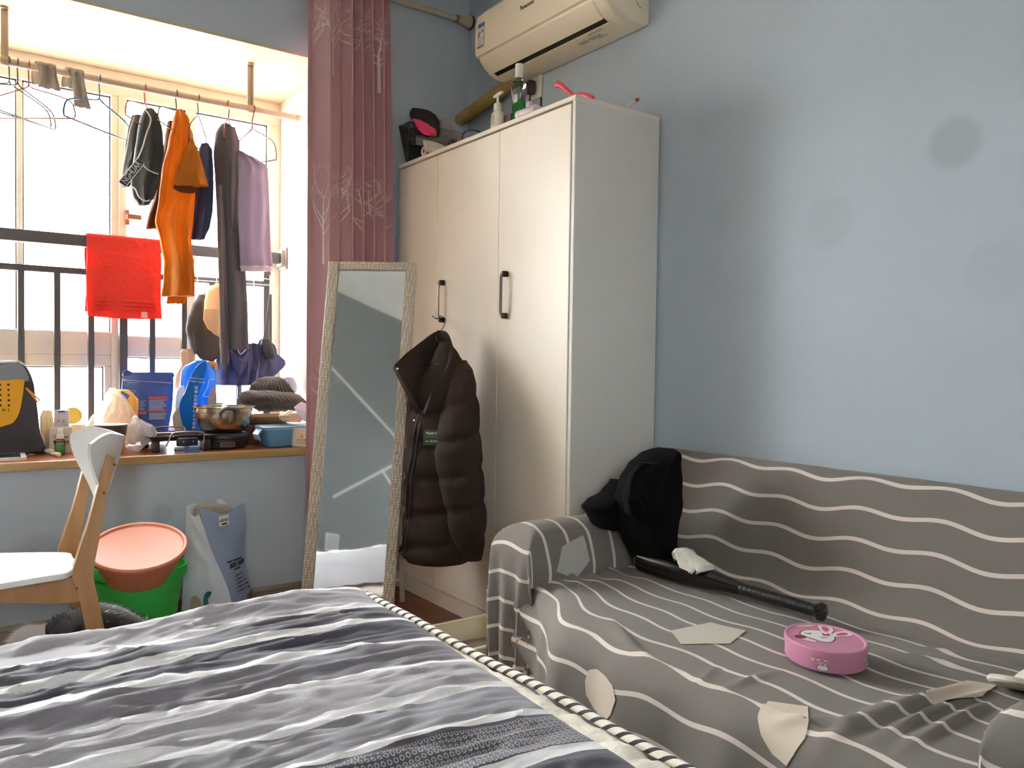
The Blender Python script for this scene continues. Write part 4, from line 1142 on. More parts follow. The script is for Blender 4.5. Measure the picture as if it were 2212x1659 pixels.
# caps hanging from a wire rack on the railing
rk = thing('wire_hook_rack', 'white wire hook rack hooked over the railing beside the towel', 'hook rack', (1.3, YR - 0.04, 1.3))
rz_ = 1.46
b = B(); b.tube([(1.0, YR - 0.032, rz_ - 0.01), (1.40, YR - 0.032, rz_ - 0.01)], 0.0022, 8); b.tube([(1.0, YR - 0.032, rz_ - 0.04), (1.40, YR - 0.032, rz_ - 0.04)], 0.0022, 8)
obj('wire', b, mat('white_wire', (225, 225, 225), rough=0.35), rk)
for hx in (1.04, 1.13, 1.22, 1.31, 1.39):
    pts_ = [(hx, YR + 0.018, rz_ - 0.03), (hx, YR + 0.018, rz_ + 0.005), (hx, YR - 0.0, rz_ + 0.012), (hx, YR - 0.030, rz_), (hx, YR - 0.033, rz_ - 0.09), (hx, YR - 0.045, rz_ - 0.13), (hx, YR - 0.065, rz_ - 0.12), (hx, YR - 0.07, rz_ - 0.10)]
    obj('hook', B().tube(catmull(pts_, 4), 0.0022, 8), mat('white_wire', (225, 225, 225)), rk)
obj('scroll', B().tube(catmull([(1.39, YR - 0.034, rz_ + 0.0), (1.405, YR - 0.034, rz_ + 0.02), (1.40, YR - 0.034, rz_ + 0.045), (1.385, YR - 0.034, rz_ + 0.05), (1.375, YR - 0.034, rz_ + 0.04), (1.38, YR - 0.034, rz_ + 0.03)], 5), 0.0025, 8), mat('white_wire', (225, 225, 225)), rk)

YC = 3.93
m_cap = mat('black_cap_cotton', (70, 64, 60), rough=0.85, bump=0.1, bscale=200, lucent=0.05)
cp = thing('baseball_hat', 'black baseball cap with a small round badge hanging by its strap', 'cap', (on('Y', YC, 440, 700).x, YC, 1.0))
b = B(); draped(b, [(636, 430, 442), (660, 414, 446), (690, 405, 460), (712, 402, 470), (740, 410, 476), (765, 418, 476)], YC, 0.05, 0.006, 5, seed=2.2, n=36)
obj('crown', b, m_cap, cp, smooth=80)
b = B(); draped(b, [(715, 416, 474), (740, 420, 476), (762, 422, 476), (774, 430, 470), (780, 440, 462)], YC - 0.055, 0.014, 0.002, 3, seed=2.2)
obj('brim', b, m_cap, cp, smooth=80)
Mbd = frame(on('Y', YC - 0.062, 437, 730), (1, 0, 0), (0, 0, 1))
obj('badge', B().tube([Mbd @ V((0.0145 * math.cos(a), 0.012 * math.sin(a), -0.002)) for a in [2 * PI * k / 24 for k in range(24)]], 0.0014, 6, closed=True), mat('badge_cream', (200, 192, 176)), cp)
obj('badge_mark', B().rbox(tuple(Mbd.translation + V((-0.006, -0.003, -0.004))), tuple(Mbd.translation + V((0.006, -0.001, 0.004))), 0.0008, 1), mat('badge_cream', (200, 192, 176)), cp)
obj('strap', B().tube(catmull([on('Y', YC - 0.02, 441, 628), on('Y', YC - 0.03, 446, 650), on('Y', YC - 0.045, 436, 672)], 5), 0.004, 8), mat('cap_buckle', (150, 150, 150), rough=0.3, metal=0.8), cp)
m_bcap = mat('beige_cap_cotton', (222, 190, 152), rough=0.85, bump=0.1, bscale=200, lucent=0.3)
cp = thing('baseball_hat', 'pale beige baseball cap hanging in front of the black cap', 'cap', (on('Y', YC, 470, 680).x, YC - 0.1, 1.05))
b = B(); draped(b, [(616, 456, 476), (630, 447, 490), (650, 443, 496), (672, 442, 498), (690, 446, 498)], YC - 0.12, 0.06, 0.003, 4, seed=1.1, n=36)
obj('crown', b, m_bcap, cp, smooth=80)
b = B(); draped(b, [(668, 440, 498), (690, 439, 500), (708, 447, 500), (720, 460, 500), (729, 475, 500)], YC - 0.175, 0.016, 0.002, 3, seed=1.1)
obj('brim', b, m_bcap, cp, smooth=80)
obj('button', B().lathe([(0, 0.004), (0.005, 0.003), (0.006, 0)], 12, Matrix.Translation(on('Y', YC - 0.12, 466, 615))), m_bcap, cp)

# umbrella / navy cloth and black strap bag hanging from the rack
m_umb = mat('navy_umbrella_cloth', (74, 76, 112), rough=0.7, lucent=0.12, bump=0.05, bscale=100)
u_ = thing('folded_umbrella', 'loosely folded navy umbrella hanging from the railing above the knit hat', 'umbrella', (on('Y', 3.95, 530, 800).x, 3.95, 0.85))
b = B(); draped(b, [(742, 478, 556), (760, 470, 560), (790, 466, 562), (815, 465, 560), (832, 468, 556)], 3.95, 0.05, 0.020, 13, seed=3.3, n=48, fr=lambda q: 0.7)
obj('canopy', b, m_umb, u_, smooth=60)
for (pts_, off) in (([(545, 740), (614, 778), (598, 808), (560, 826), (540, 800)], 0.03), ([(560, 735), (592, 745), (600, 790), (580, 815), (555, 800)], 0.0), ([(498, 758), (520, 775), (538, 758), (528, 800), (514, 808)], -0.05)):
    P = [on('Y', 3.93 + off, *p) for p in pts_]; c = sum(P, V()) / len(P)
    b = B(); n_ = len(P); Q = catmull([tuple(p) for p in P], 4, closed=True)
    k_ = len(Q); vs_ = []
    for r in range(5):
        for i, p in enumerate(Q):
            t_ = r / 4; d = c.lerp(p, t_); vs_.append(d + V((0, -0.018 * (1 - t_) + 0.008 * math.sin(i * 1.1) * t_, 0)))
    for r in range(5):
        for i, p in enumerate(Q):
            t_ = r / 4; d = c.lerp(p, t_); vs_.append(d + V((0, 0.012 * (1 - t_) + 0.008 * math.sin(i * 1.1) * t_ + 0.002, 0)))
    fs_ = [(r*k_+i, r*k_+(i+1) % k_, (r+1)*k_+(i+1) % k_, (r+1)*k_+i) for r in range(4) for i in range(k_)]
    fs_ += [(5*k_+(r+1)*k_+i, 5*k_+(r+1)*k_+(i+1) % k_, 5*k_+r*k_+(i+1) % k_, 5*k_+r*k_+i) for r in range(4) for i in range(k_)]
    fs_ += [(4*k_+i, 4*k_+(i+1) % k_, 9*k_+(i+1) % k_, 9*k_+i) for i in range(k_)]
    b.add(vs_, fs_); obj('loose_panel', b, m_umb, u_, smooth=60)
obj('shaft', B().tube([on('Y', 3.96, 516, 835), on('Y', 3.96, 515, 862)], 0.006, 10), mat('umbrella_shaft', (70, 74, 88), rough=0.4), u_)
obj('closing_strap', B().tube(catmull([on('Y', 3.89, 512, 752), on('Y', 3.88, 520, 765), on('Y', 3.89, 534, 752)], 5), 0.003, 8), mat('strap_pale', (150, 152, 175)), u_)
sb_ = thing('strap_bag', 'dark pouch with long wrist strap hanging at the right of the railing', 'bag', (on('Y', 3.9, 580, 750).x, 3.9, 1.0))
b = B(); draped(b, [(733, 566, 582), (745, 562, 588), (760, 564, 592), (775, 572, 596)], 3.90, 0.02, 0.004, 4, seed=4.1)
obj('pouch', b, mat('dark_pouch', (50, 52, 54), rough=0.7), sb_, smooth=80)
b = B(); 
pa = [on('Y', 3.92, 584, 636), on('Y', 3.91, 578, 690), on('Y', 3.90, 570, 738)]; pc_ = [on('Y', 3.92, 584, 636), on('Y', 3.92, 584, 700), on('Y', 3.90, 584, 748)]
for pts_ in (pa, pc_):
    Q = catmull([tuple(p) for p in pts_], 6)
    b.loft([[p + V((-0.007, -0.001, 0)), p + V((0.007, -0.001, 0)), p + V((0.007, 0.001, 0)), p + V((-0.007, 0.001, 0))] for p in Q])
obj('strap', b, mat('strap_grey', (84, 80, 80), rough=0.8), sb_, smooth=0)
# ------------------------------------------------------------------ things on the sill
def base(x, y, z=ZS): return on('Z', z, x, y)
def scale_at(p): return (V(p) - CAM).dot(CF) / FPX   # metres per photo pixel at p

# pet carrier bag, cut by the left edge of the picture
m_pc = mat('carrier_charcoal', (70, 70, 74), rough=0.85, bump=0.25, bscale=350)
m_pg = mat('carrier_grey', (140, 146, 154), rough=0.8, bump=0.2, bscale=350)
m_py = mat('carrier_yellow', (236, 172, 20), rough=0.55, bump=0.1, bscale=200)
YP = 3.60
pr_ = base(88, 972); YP = 3.62
cr_ = thing('pet_carrier', 'grey and yellow pet carrier bag on the sill at the left edge', 'pet carrier', (0.15, YP + 0.12, ZS))
out = [(-60, 974), (90, 970), (88, 940), (84, 900), (80, 868), (77, 850), (74, 828), (66, 805), (55, 788), (40, 780), (20, 779), (-60, 786)]
P = [on('Y', YP, x, max(y, 0)) for x, y in out]
for p in P[:2]: p.z = ZS + 0.001
P = [P[0], P[1]] + P[2:]
ring0 = catmull([tuple(p) for p in P], 3, closed=False)
n_ = len(ring0); cen = sum(ring0, V()) / n_
rings = []
for (dy, sc) in ((0.0, 0.94), (0.012, 0.985), (0.04, 1.0), (0.20, 1.0), (0.228, 0.985), (0.24, 0.94)):
    rings.append([V((cen.x + (p.x - cen.x) * sc, YP + dy, max(ZS + 0.001, cen.z + (p.z - cen.z) * sc))) for p in ring0])
obj('body', B().loft([list(r) for r in rings]), m_pc, cr_, smooth=50)
def plate(par, name, pts_, Y, t, m, sm=30, closed=True, per=3):
    Q = catmull([tuple(on('Y', Y, *p)) for p in pts_], per, closed=True) if per > 1 else [on('Y', Y, *p) for p in pts_]
    k_ = len(Q); b = B()
    b.add([q + V((0, -t, 0)) for q in Q] + list(Q), [list(range(k_)), [k_ + i for i in range(k_)][::-1]] + [(i, k_ + i, k_ + (i+1) % k_, (i+1) % k_) for i in range(k_)])
    return obj(name, b, m, par, smooth=sm)
plate(cr_, 'upper_panel', [(-50, 800), (32, 783), (44, 786), (56, 800), (62, 822), (40, 823), (0, 826), (-50, 830)], YP + 0.002, 0.006, m_pg)
yp = plate(cr_, 'yellow_panel', [(-50, 828), (0, 822), (48, 820), (52, 826), (48, 858), (42, 888), (32, 908), (14, 918), (-50, 925)], YP + 0.001, 0.009, m_py)
m_hole = mat('carrier_hole', (60, 44, 20), rough=0.9)
for (cx_) in (-16, 0, 18):
    for k in range(5):
        p = on('Y', YP - 0.0085, cx_ + k * 0.3, 831 + 11.2 * k)
        obj('vent_hole', B().lathe([(0, 0.0012), (0.0042, 0.0012), (0.0042, -0.001)], 12, Matrix.Translation(p) @ Matrix.Rotation(PI/2, 4, 'X')), m_hole, yp, smooth=0)
text('lettering', 'H  I', frame(on('Y', YP - 0.0098, 12, 886), (1, 0, 0), (0, 0, 1)), 0.015, mat('carrier_ink', (70, 40, 20)), yp, bold=0.0004)
obj('edge_piping', B().tube(catmull([on('Y', YP + 0.02, *p) for p in ((36, 781), (48, 788), (60, 806), (66, 828), (70, 850))], 5), 0.0075, 10), m_pg, cr_)
obj('top_strap', B().tube(catmull([on('Y', YP + 0.05, *p) for p in ((-40, 792), (0, 790), (12, 793), (34, 786))], 5), 0.004, 8), m_py, cr_)
b = B(); b.tube([on('Y', YP - 0.002, 56, 838), on('Y', YP - 0.02, 70, 850), on('Y', YP - 0.025, 87, 866)], 0.003, 8); b.tube([on('Y', YP - 0.002, 56, 838), on('Y', YP - 0.02, 68, 852), on('Y', YP - 0.025, 82, 870)], 0.003, 8)
obj('zip_pull', b, mat('zip_orange', (216, 150, 50), rough=0.5), cr_)
obj('carry_handle', B().tube(catmull([(-0.02, YP + 0.1, 1.035), (0.03, YP + 0.1, 1.055), (0.08, YP + 0.1, 1.055), (0.14, YP + 0.1, 1.03)], 5), 0.009, 10), m_pg, cr_)

# tablet on the sill
a = base(64, 982); c = base(-40, 992)
tb = thing('tablet', 'white-framed tablet lying flat on the sill edge', 'tablet', (0.2, 3.50, ZS))
tq = [base(65, 981), base(40, 972), base(-60, 973), base(-50, 994)]
def quad_slab(q, z0, z1, inset=0.0):
    c = sum(q, V()) / 4
    pts_ = [c + (p - c) * (1 - inset) for p in q]
    b = B(); b.add([V((p.x, p.y, z0)) for p in pts_] + [V((p.x, p.y, z1)) for p in pts_], [(0, 1, 2, 3), (7, 6, 5, 4), (0, 4, 5, 1), (1, 5, 6, 2), (2, 6, 7, 3), (3, 7, 4, 0)])
    return b
tq = [V((0.292, 3.435, 0)), V((0.300, 3.60, 0)), V((0.05, 3.61, 0)), V((0.04, 3.44, 0))]
def rq(q, z0, z1, r=0.01, inset=0.0):
    c = sum(q, V()) / 4; pts_ = [c + (p - c) * (1 - inset) for p in q]; poly = []
    for i in range(4):
        p0 = pts_[i-1]; p = pts_[i]; p1 = pts_[(i+1) % 4]
        d0 = (p0 - p).normalized(); d1 = (p1 - p).normalized()
        for k in range(5):
            t_ = k / 4; poly.append((p + d0 * r * (1 - t_) ** 2 + d1 * r * t_ ** 2))
    b = B(); n_ = len(poly)
    b.add([V((p.x, p.y, z0)) for p in poly] + [V((p.x, p.y, z1)) for p in poly], [list(range(n_)), [n_ + i for i in range(n_)][::-1]] + [(i, n_+i, n_+(i+1) % n_, (i+1) % n_) for i in range(n_)])
    return b
obj('body', rq(tq, ZS + 0.001, ZS + 0.013, 0.012), mat('tablet_white', (222, 222, 214), rough=0.4), tb, smooth=20)
obj('screen', rq(tq, ZS + 0.0128, ZS + 0.0136, 0.006, 0.14), mat('tablet_screen', (60, 60, 62), rough=0.15), tb, smooth=20)

# tubes
def tubeitem(label, p0, p1, r, col, capcol, name='cream_tube'):
    A = base(*p0); C = base(*p1); A.z = ZS + r * 0.5; C.z = ZS + r + 0.001
    t = thing(name, label, 'tube', tuple((A + C) / 2 - V((0, 0, r))))
    d = (C - A).normalized(); side = d.cross(V((0, 0, 1))).normalized(); rings = []
    for k in range(11):
        s_ = k / 10; c_ = A.lerp(C, s_); fl_ = 0.12 + 0.88 * min(1, s_ * 1.15); wv = r * (1.35 - 0.35 * s_)
        c_.z = ZS + 0.001 + r * fl_
        rings.append([c_ + side * wv * math.cos(q) + V((0, 0, 1)) * r * fl_ * math.sin(q) for q in [2 * PI * i / 16 for i in range(16)]])
    obj('body', B().loft(rings), mat(name + str(col), col, rough=0.45, var=0.1, vscale=40), t)
    Mz = frame(C, side, V((0, 0, 1))); 
    obj('cap', B().lathe([(r * 0.92, -0.0), (r * 0.92, -0.018), (r * 0.85, -0.02), (0, -0.02)] if Mz.col[2].xyz.dot(d) < 0 else [(r * 0.92, 0.0), (r * 0.92, 0.018), (r * 0.85, 0.02), (0, 0.02)], 18, Mz), mat('tube_cap' + str(capcol), capcol, rough=0.4), t)
    return t
tubeitem('crumpled silver tube lying beside the tablet', (64, 984), (84, 976), 0.009, (172, 172, 170), (120, 118, 114))
tubeitem('white and green hand cream tube lying on the sill', (86, 974), (112, 983), 0.011, (206, 222, 210), (226, 206, 190))
tubeitem('small pink-capped tube lying in front of the spray bottle', (104, 979), (126, 987), 0.008, (228, 212, 196), (230, 204, 186))

# beige plastic bag behind the cup box
m_bagb = mat('beige_plastic_bag', (228, 214, 188), rough=0.5, lucent=0.5, bump=0.3, bscale=25)
b = B(); draped(b, [(886, 92, 112), (900, 86, 114), (925, 86, 116), (950, 88, 116), (971, 90, 116)], 3.68, 0.04, 0.012, 7, seed=6.6)
tag(obj('plastic_bag', b, m_bagb, smooth=50), 'crumpled beige plastic bag between the pet carrier and the printed box', 'plastic bag')

# printed box with a sachet on top
p = base(132, 981); YB_ = p.y + 0.02; 
bx0 = on('Y', YB_, 106, 975).x; bx1 = on('Y', YB_, 157, 975).x; bz = on('Y', YB_, 130, 923).z
bxx = thing('printed_box', 'beige cup box printed with a sun on the sill', 'box', ((bx0+bx1)/2, YB_ + 0.045, ZS))
obj('carton', B().rbox((bx0, YB_, ZS + 0.001), (bx1, YB_ + 0.09, bz), 0.003, 2), mat('box_card', (206, 192, 172), rough=0.7), bxx)
m_bk = mat('black_ink', (60, 52, 44), rough=0.7)
Mb = frame(on('Y', YB_ - 0.0005, 122, 945), (1, 0, 0), (0, 0, 1))
b = B()
b.tube([Mb @ V((0.006 * math.cos(a), 0.006 * math.sin(a), 0)) for a in [2 * PI * k / 18 for k in range(18)]], 0.0008, 5, closed=True)
for k in range(9):
    a = PI * k / 8; b.tube([Mb @ V((0.010 * math.cos(a), 0.010 * math.sin(a), 0)), Mb @ V((0.015 * math.cos(a), 0.015 * math.sin(a), 0))], 0.0007, 5)
obj('sun_print', b, m_bk, bxx)
text('lettering', 'Morning', frame(on('Y', YB_ - 0.0008, 132, 954), (1, 0, 0), (0, 0, 1)), 0.016, m_bk, bxx, bold=0.0004)
text('lettering', 'Good', frame(on('Y', YB_ - 0.0008, 139, 944), (1, 0, 0), (0, 0, 1)), 0.012, m_bk, bxx, bold=0.0003)
sc_ = thing('sachet', 'clear printed sachet standing on the sun-printed box', 'sachet', ((bx0+bx1)/2, YB_ + 0.04, bz))
b = B(); draped(b, [(886, 117, 149), (900, 117, 150), (915, 116, 150), (923.5, 116, 151)], YB_ + 0.045, 0.018, 0.004, 6, seed=2, taper=False)
obj('pouch', b, mat('sachet_film', (196, 190, 188), rough=0.25, lucent=0.35), sc_, smooth=60)
card(sc_, 'blue_print', frame(on('Y', YB_ + 0.022, 133, 889), (1, 0, 0), (0, 0, 1)), 0.024, 0.010, mat('sachet_blue', (92, 100, 168)), 0.001)
text('lettering', 'A 6', frame(on('Y', YB_ + 0.020, 132, 910), (1, 0, 0), (0, 0, 1)), 0.022, mat('sachet_grey', (120, 124, 150)), sc_)
# round coloured lid behind
lp = on('Y', 3.72, 158, 896)
b = B().lathe([(0, 0), (0.03, 0), (0.034, 0.004), (0.034, 0.012), (0.031, 0.012), (0.030, 0.006), (0, 0.006)], 24, Matrix.Translation((lp.x, 3.74, ZS + 0.14)) @ Matrix.Rotation(PI/2 - 0.2, 4, 'X'))
ll = thing('round_tub', 'round tub with yellow and green rim behind the printed box', 'tub', (lp.x, 3.76, ZS))
obj('lid', b, mat('lid_yellow', (224, 196, 96), rough=0.4, lucent=0.2), ll)
obj('body', B().lathe([(0.05, 0.001), (0.055, 0.10), (0.057, 0.105), (0, 0.106)], 28, Matrix.Translation((lp.x + 0.012, 3.78, ZS))), mat('tub_cream', (232, 214, 180), rough=0.5, lucent=0.2), ll)

# spray bottle
p = base(130, 983)
k_ = scale_at(p); H_ = 58 * k_
sp_ = thing('spray_bottle', 'small clear spray bottle with green liquid on the sill', 'bottle', tuple(p))
Mz = Matrix.Translation(p)
r_ = 10.5 * k_
obj('body', B().lathe([(r_ * 0.96, 0.0012), (r_, 0.004), (r_, H_ * 0.50), (r_ * 0.9, H_ * 0.55), (r_ * 0.55, H_ * 0.585), (r_ * 0.55, H_ * 0.62), (0, H_ * 0.62)], 24, Mz), glass('clear_plastic', (232, 238, 234), 1.0), sp_)
obj('liquid', B().lathe([(r_ * 0.9, 0.003), (r_ * 0.94, 0.005), (r_ * 0.94, H_ * 0.36), (0, H_ * 0.36)], 24, Mz), mat('green_liquid', (120, 214, 120), rough=0.1, lucent=0.5), sp_)
obj('cap', B().lathe([(r_ * 0.72, H_ * 0.62), (r_ * 0.72, H_ * 0.76), (r_ * 0.52, H_ * 0.78), (r_ * 0.52, H_ * 0.98), (r_ * 0.45, H_), (0, H_)], 20, Mz), mat('spray_white', (230, 226, 218), rough=0.35), sp_)
obj('nozzle', B().tube([p + V((0, 0, H_ * 0.91)), p + V((-r_ * 0.35, -r_ * 0.75, H_ * 0.91))], r_ * 0.22, 10), mat('spray_white', (230, 226, 218)), sp_)

# noodle cup
p = base(243, 981); k_ = scale_at(p)
nc = thing('noodle_cup', 'orange and brown instant noodle cup behind the chair back', 'cup', tuple(p))
Mz = Matrix.Translation(p + V((0, 0.03, 0))); H_ = 64 * k_; r0_, r1_ = 25 * k_, 33 * k_
obj('cup', B().lathe([(0, 0.001), (r0_, 0.001), (r0_ + (r1_ - r0_) * 0.62, H_ * 0.62)], 36, Mz), mat('cup_orange', (222, 142, 40), rough=0.35, lucent=0.15), nc)
obj('sleeve_band', B().lathe([(r0_ + (r1_ - r0_) * 0.62, H_ * 0.62), (r0_ + (r1_ - r0_) * 0.97, H_ * 0.97)], 36, Mz), mat('cup_brown', (78, 64, 52), rough=0.35, var=0.2, vscale=30), nc)
obj('rim', B().lathe([(r1_ * 0.96, H_ * 0.965), (r1_ * 1.03, H_ * 0.975), (r1_ * 1.02, H_), (0, H_ * 1.005)], 36, Mz), mat('cup_lid', (214, 200, 186), rough=0.4), nc)

# yellow paper bag inside a clear plastic bag
m_yb = mat('yellow_paper', (232, 196, 118), rough=0.7, lucent=0.4, bump=0.35, bscale=22)
yb = thing('paper_bag', 'crumpled yellow paper bag inside the clear plastic bag', 'paper bag', (on('Y', 3.74, 262, 880).x, 3.74, ZS))
b = B(); draped(b, [(842, 245, 278), (852, 232, 288), (862, 224, 298), (890, 222, 296), (910, 224, 296), (940, 226, 294), (958, 228, 292)], 3.74, 0.06, 0.022, 9, seed=5.2)
obj('bag', b, m_yb, yb, smooth=50)
card(yb, 'blue_label', frame(on('Y', 3.665, 269, 854), (1, 0, -0.55), (0.5, 0, 1)), 0.036, 0.02, mat('paper_blue', (88, 110, 160)), 0.001)
m_clear = mat('clear_polythene', (240, 236, 232), rough=0.2, alpha=0.66, bump=0.9, bscale=26, spec=1.0, lucent=0.4)
pb = thing('clear_plastic_bag', 'knotted clear plastic bag slumped on the sill beside the noodle cup', 'plastic bag', (on('Y', 3.62, 270, 930).x, 3.66, ZS))
b = B(); draped(b, [(838, 238, 250), (860, 228, 270), (885, 212, 286), (905, 196, 296), (925, 184, 300), (945, 178, 300), (964, 190, 300)], 3.67, 0.09, 0.020, 12, seed=8.2, n=60, m=40)
obj('bag', b, m_clear, pb, smooth=60)
b = B(); draped(b, [(903, 290, 298), (908, 284, 310), (920, 276, 332), (935, 272, 340), (950, 274, 330), (962, 278, 312), (974, 284, 300)], 3.555, 0.05, 0.018, 11, seed=1.2, n=48)
obj('tied_end', b, m_clear, pb, smooth=60)
kn = on('Y', 3.56, 292, 904)
obj('knot', B().lathe([(0, -0.012), (0.010, -0.008), (0.013, 0), (0.009, 0.009), (0, 0.012)], 14, Matrix.Translation(kn)), mat('polythene_knot', (232, 226, 222), rough=0.3, lucent=0.3), pb)

# blue pouch
m_bp = mat('blue_foil', (66, 88, 156), rough=0.33, bump=0.25, bscale=14, spec=0.7)
po = thing('blue_pouch', 'dark blue stand-up pouch with orange printed tables on the sill', 'pouch', (on('Y', 3.82, 318, 880).x, 3.82, ZS))
YPp = 3.80
b = B(); draped(b, [(804, 268, 372), (812, 266, 374), (826, 264, 375), (850, 262, 374), (880, 262, 372), (905, 265, 368), (925, 268, 364), (952, 270, 362)], YPp + 0.03, lambda t: 0.008 + 0.045 * min(1, t * 1.3), 0.006, 5, seed=3.1, n=40, taper=False)
obj('bag', b, m_bp, po, smooth=60)
for pts_ in ([(266, 812), (267, 802), (274, 799), (283, 803), (290, 808)], [(374, 815), (374, 806), (367, 804), (357, 807), (350, 811)]):
    plate(po, 'ear_corner', pts_, YPp + 0.033, 0.008, m_bp, per=3)
obj('zip_line', B().tube([on('Y', YPp - 0.0, 268, 821), on('Y', YPp + 0.0, 372, 828)], 0.0022, 6), mat('zip_pale', (150, 160, 200), rough=0.3), po)
m_oran = mat('print_orange', (226, 98, 62)); m_pw = mat('print_pale', (170, 180, 214))
def strip(par, name, x0, x1, y0, y1, Y, m):
    a = on('Y', Y, x0, y0); c = on('Y', Y, x1, y1)
    return obj(name, B().box((a.x, Y - 0.001, min(a.z, c.z)), (c.x, Y, max(a.z, c.z))), m, par, smooth=0)
YF = YPp - 0.034
strip(po, 'printed_bar', 321, 362, 857, 861, YF, m_oran); strip(po, 'printed_bar', 319, 359, 886, 889, YF, m_oran); strip(po, 'printed_bar', 297, 316, 890, 894, YF, m_oran)
for k in range(13):
    if 863 + k * 3.3 > 884 and k < 8: continue
    strip(po, 'printed_line', 322, 360 - (k * 7 % 9), 863.5 + k * 3.3 if k < 8 else 892 + (k - 8) * 3, 865 + k * 3.3 if k < 8 else 893.2 + (k - 8) * 3, YF, m_pw)
for k in range(7): strip(po, 'printed_line', 298, 315 - (k * 5 % 7), 866 + k * 3.2, 867 + k * 3.2, YF, m_pw)
strip(po, 'printed_line', 276, 302, 826, 827.3, YF + 0.028, m_pw)
Mo = frame(on('Y', YF - 0.001, 285, 846), (1, 0, 0), (0, 0, 1))
obj('oval_mark', B().tube([Mo @ V((0.014 * math.cos(a), 0.006 * math.sin(a), 0)) for a in [2 * PI * k / 22 for k in range(22)]], 0.0009, 5, closed=True), m_pw, po)

# big bright blue bag
m_bb = mat('bright_blue_film', (14, 142, 232), rough=0.3, bump=0.3, bscale=16, lucent=0.28, spec=0.7)
bg_ = thing('blue_food_bag', 'tall bright blue food sack with white lettering on the sill', 'bag', (on('Y', 3.84, 420, 880).x, 3.84, ZS))
YBB = 3.83
b = B(); draped(b, [(778, 422, 444), (790, 400, 458), (800, 392, 466), (830, 388, 467), (870, 384, 467), (900, 382, 467), (950, 380, 466)], YBB, lambda t: 0.02 + 0.05 * min(1, t * 2), 0.010, 5, seed=4.7, n=44, taper=False)
obj('bag', b, m_bb, bg_, smooth=55)
m_bd = mat('deep_blue_film', (14, 116, 206), rough=0.35, lucent=0.15)
plate(bg_, 'gusset', [(446, 782), (440, 815), (428, 850), (420, 890), (424, 935), (402, 936), (390, 900), (388, 872), (400, 845), (412, 812), (428, 788)], YBB - 0.072, 0.004, m_bd, per=3)
plate(bg_, 'white_window', [(382, 845), (395, 832), (398, 842), (390, 872), (382, 888), (378, 880)], YBB - 0.070, 0.004, mat('film_white', (214, 222, 236), rough=0.4, lucent=0.3), per=2)
plate(bg_, 'paper_base', [(372, 898), (388, 878), (392, 900), (394, 930), (378, 930)], YBB - 0.068, 0.006, mat('film_beige', (196, 182, 156), rough=0.6), per=2)
plate(bg_, 'grey_panel', [(466, 835), (452, 848), (448, 875), (450, 895), (466, 895)], YBB - 0.070, 0.004, mat('film_grey', (170, 168, 178), rough=0.5), per=2)
m_wi = mat('white_print', (232, 238, 246), rough=0.5)
Mg = lambda x, y, Y=YBB - 0.0775: frame(on('Y', Y, x, y), (1, 0, -0.12), (0.12, 0, 1))
text('lettering', 'IBERIDIATY BEME', Mg(427, 818), 0.008, m_wi, bg_); text('lettering', 'ZABRY T 超浓密', Mg(427, 825), 0.009, m_wi, bg_)
for k, ch in enumerate('回锁心爱的猫咪成长营养粮'):
    text('lettering', ch, Mg(424 - 0.55 * k, 838 + 8.6 * k), 0.015, m_wi, bg_, bold=0.0003)
obj('printed_frame', B().tube(catmull([on('Y', YBB - 0.075, *p) for p in ((464, 820), (452, 822), (448, 838), (440, 852), (440, 856), (452, 857))], 4), 0.0009, 5), m_wi, bg_)
b = B(); draped(b, [(781, 440, 468), (790, 441, 470), (798, 444, 470)], YBB + 0.01, 0.03, 0.006, 6, seed=4)
tag(obj('kraft_paper', b, mat('kraft', (190, 146, 96), rough=0.8), smooth=50), 'folded brown paper tucked behind the blue food sack', 'paper')
b = B(); draped(b, [(754, 394, 416), (762, 388, 424), (775, 390, 424), (788, 392, 420), (812, 380, 412), (840, 378, 400)], 3.95, 0.03, 0.010, 7, seed=9.3)
tag(obj('hanging_bag', b, mat('grey_brown_film', (190, 164, 138), rough=0.4, lucent=0.5, bump=0.4, bscale=25), smooth=50), 'crumpled translucent brown bag hanging behind the bright blue sack', 'plastic bag')

# electric grill plate
p = base(390, 978)
gr = thing('grill_plate', 'black electric grill tray with chrome wire handles on the sill', 'grill', (p.x, p.y + 0.1, ZS))
gx0, gx1 = on('Y', 3.50, 334, 950).x, on('Y', 3.50, 455, 950).x
gx0, gx1 = 0.735, 0.955; gy0, gy1, gz = 3.475, 3.70, ZS + 0.048
m_gr = mat('grill_black', (44, 42, 42), rough=0.45)
b = B(); b.box((gx0, gy0, gz - 0.003), (gx1, gy1, gz))
for (x0, x1, y0, y1, dx, dy) in ((gx0, gx1, gy0, gy0, 0, -1), (gx0, gx1, gy1, gy1, 0, 1), (gx0, gx0, gy0, gy1, -1, 0), (gx1, gx1, gy0, gy1, 1, 0)):
    o_ = V((dx, dy, 0)) * 0.02
    A, C = V((x0, y0, gz - 0.003)), V((x1, y1, gz - 0.003))
    D_ = (C - A).normalized() * 0.02
    b.loft([[A, C, C + o_ + D_ + V((0, 0, 0.018)), A + o_ - D_ + V((0, 0, 0.018))], [A + V((0, 0, 0.003)), C + V((0, 0, 0.003)), C + o_ + D_ + V((0, 0, 0.021)), A + o_ - D_ + V((0, 0, 0.021))]])
obj('tray', b, m_gr, gr, smooth=20)
for (x, y) in ((gx0 + 0.01, gy0 + 0.01), (gx1 - 0.01, gy0 + 0.01), (gx0 + 0.01, gy1 - 0.01), (gx1 - 0.01, gy1 - 0.01)):
    obj('foot', B().rbox((x - 0.014, y - 0.014, ZS + 0.0008), (x + 0.014, y + 0.014, gz - 0.002), 0.003, 2), m_gr, gr)
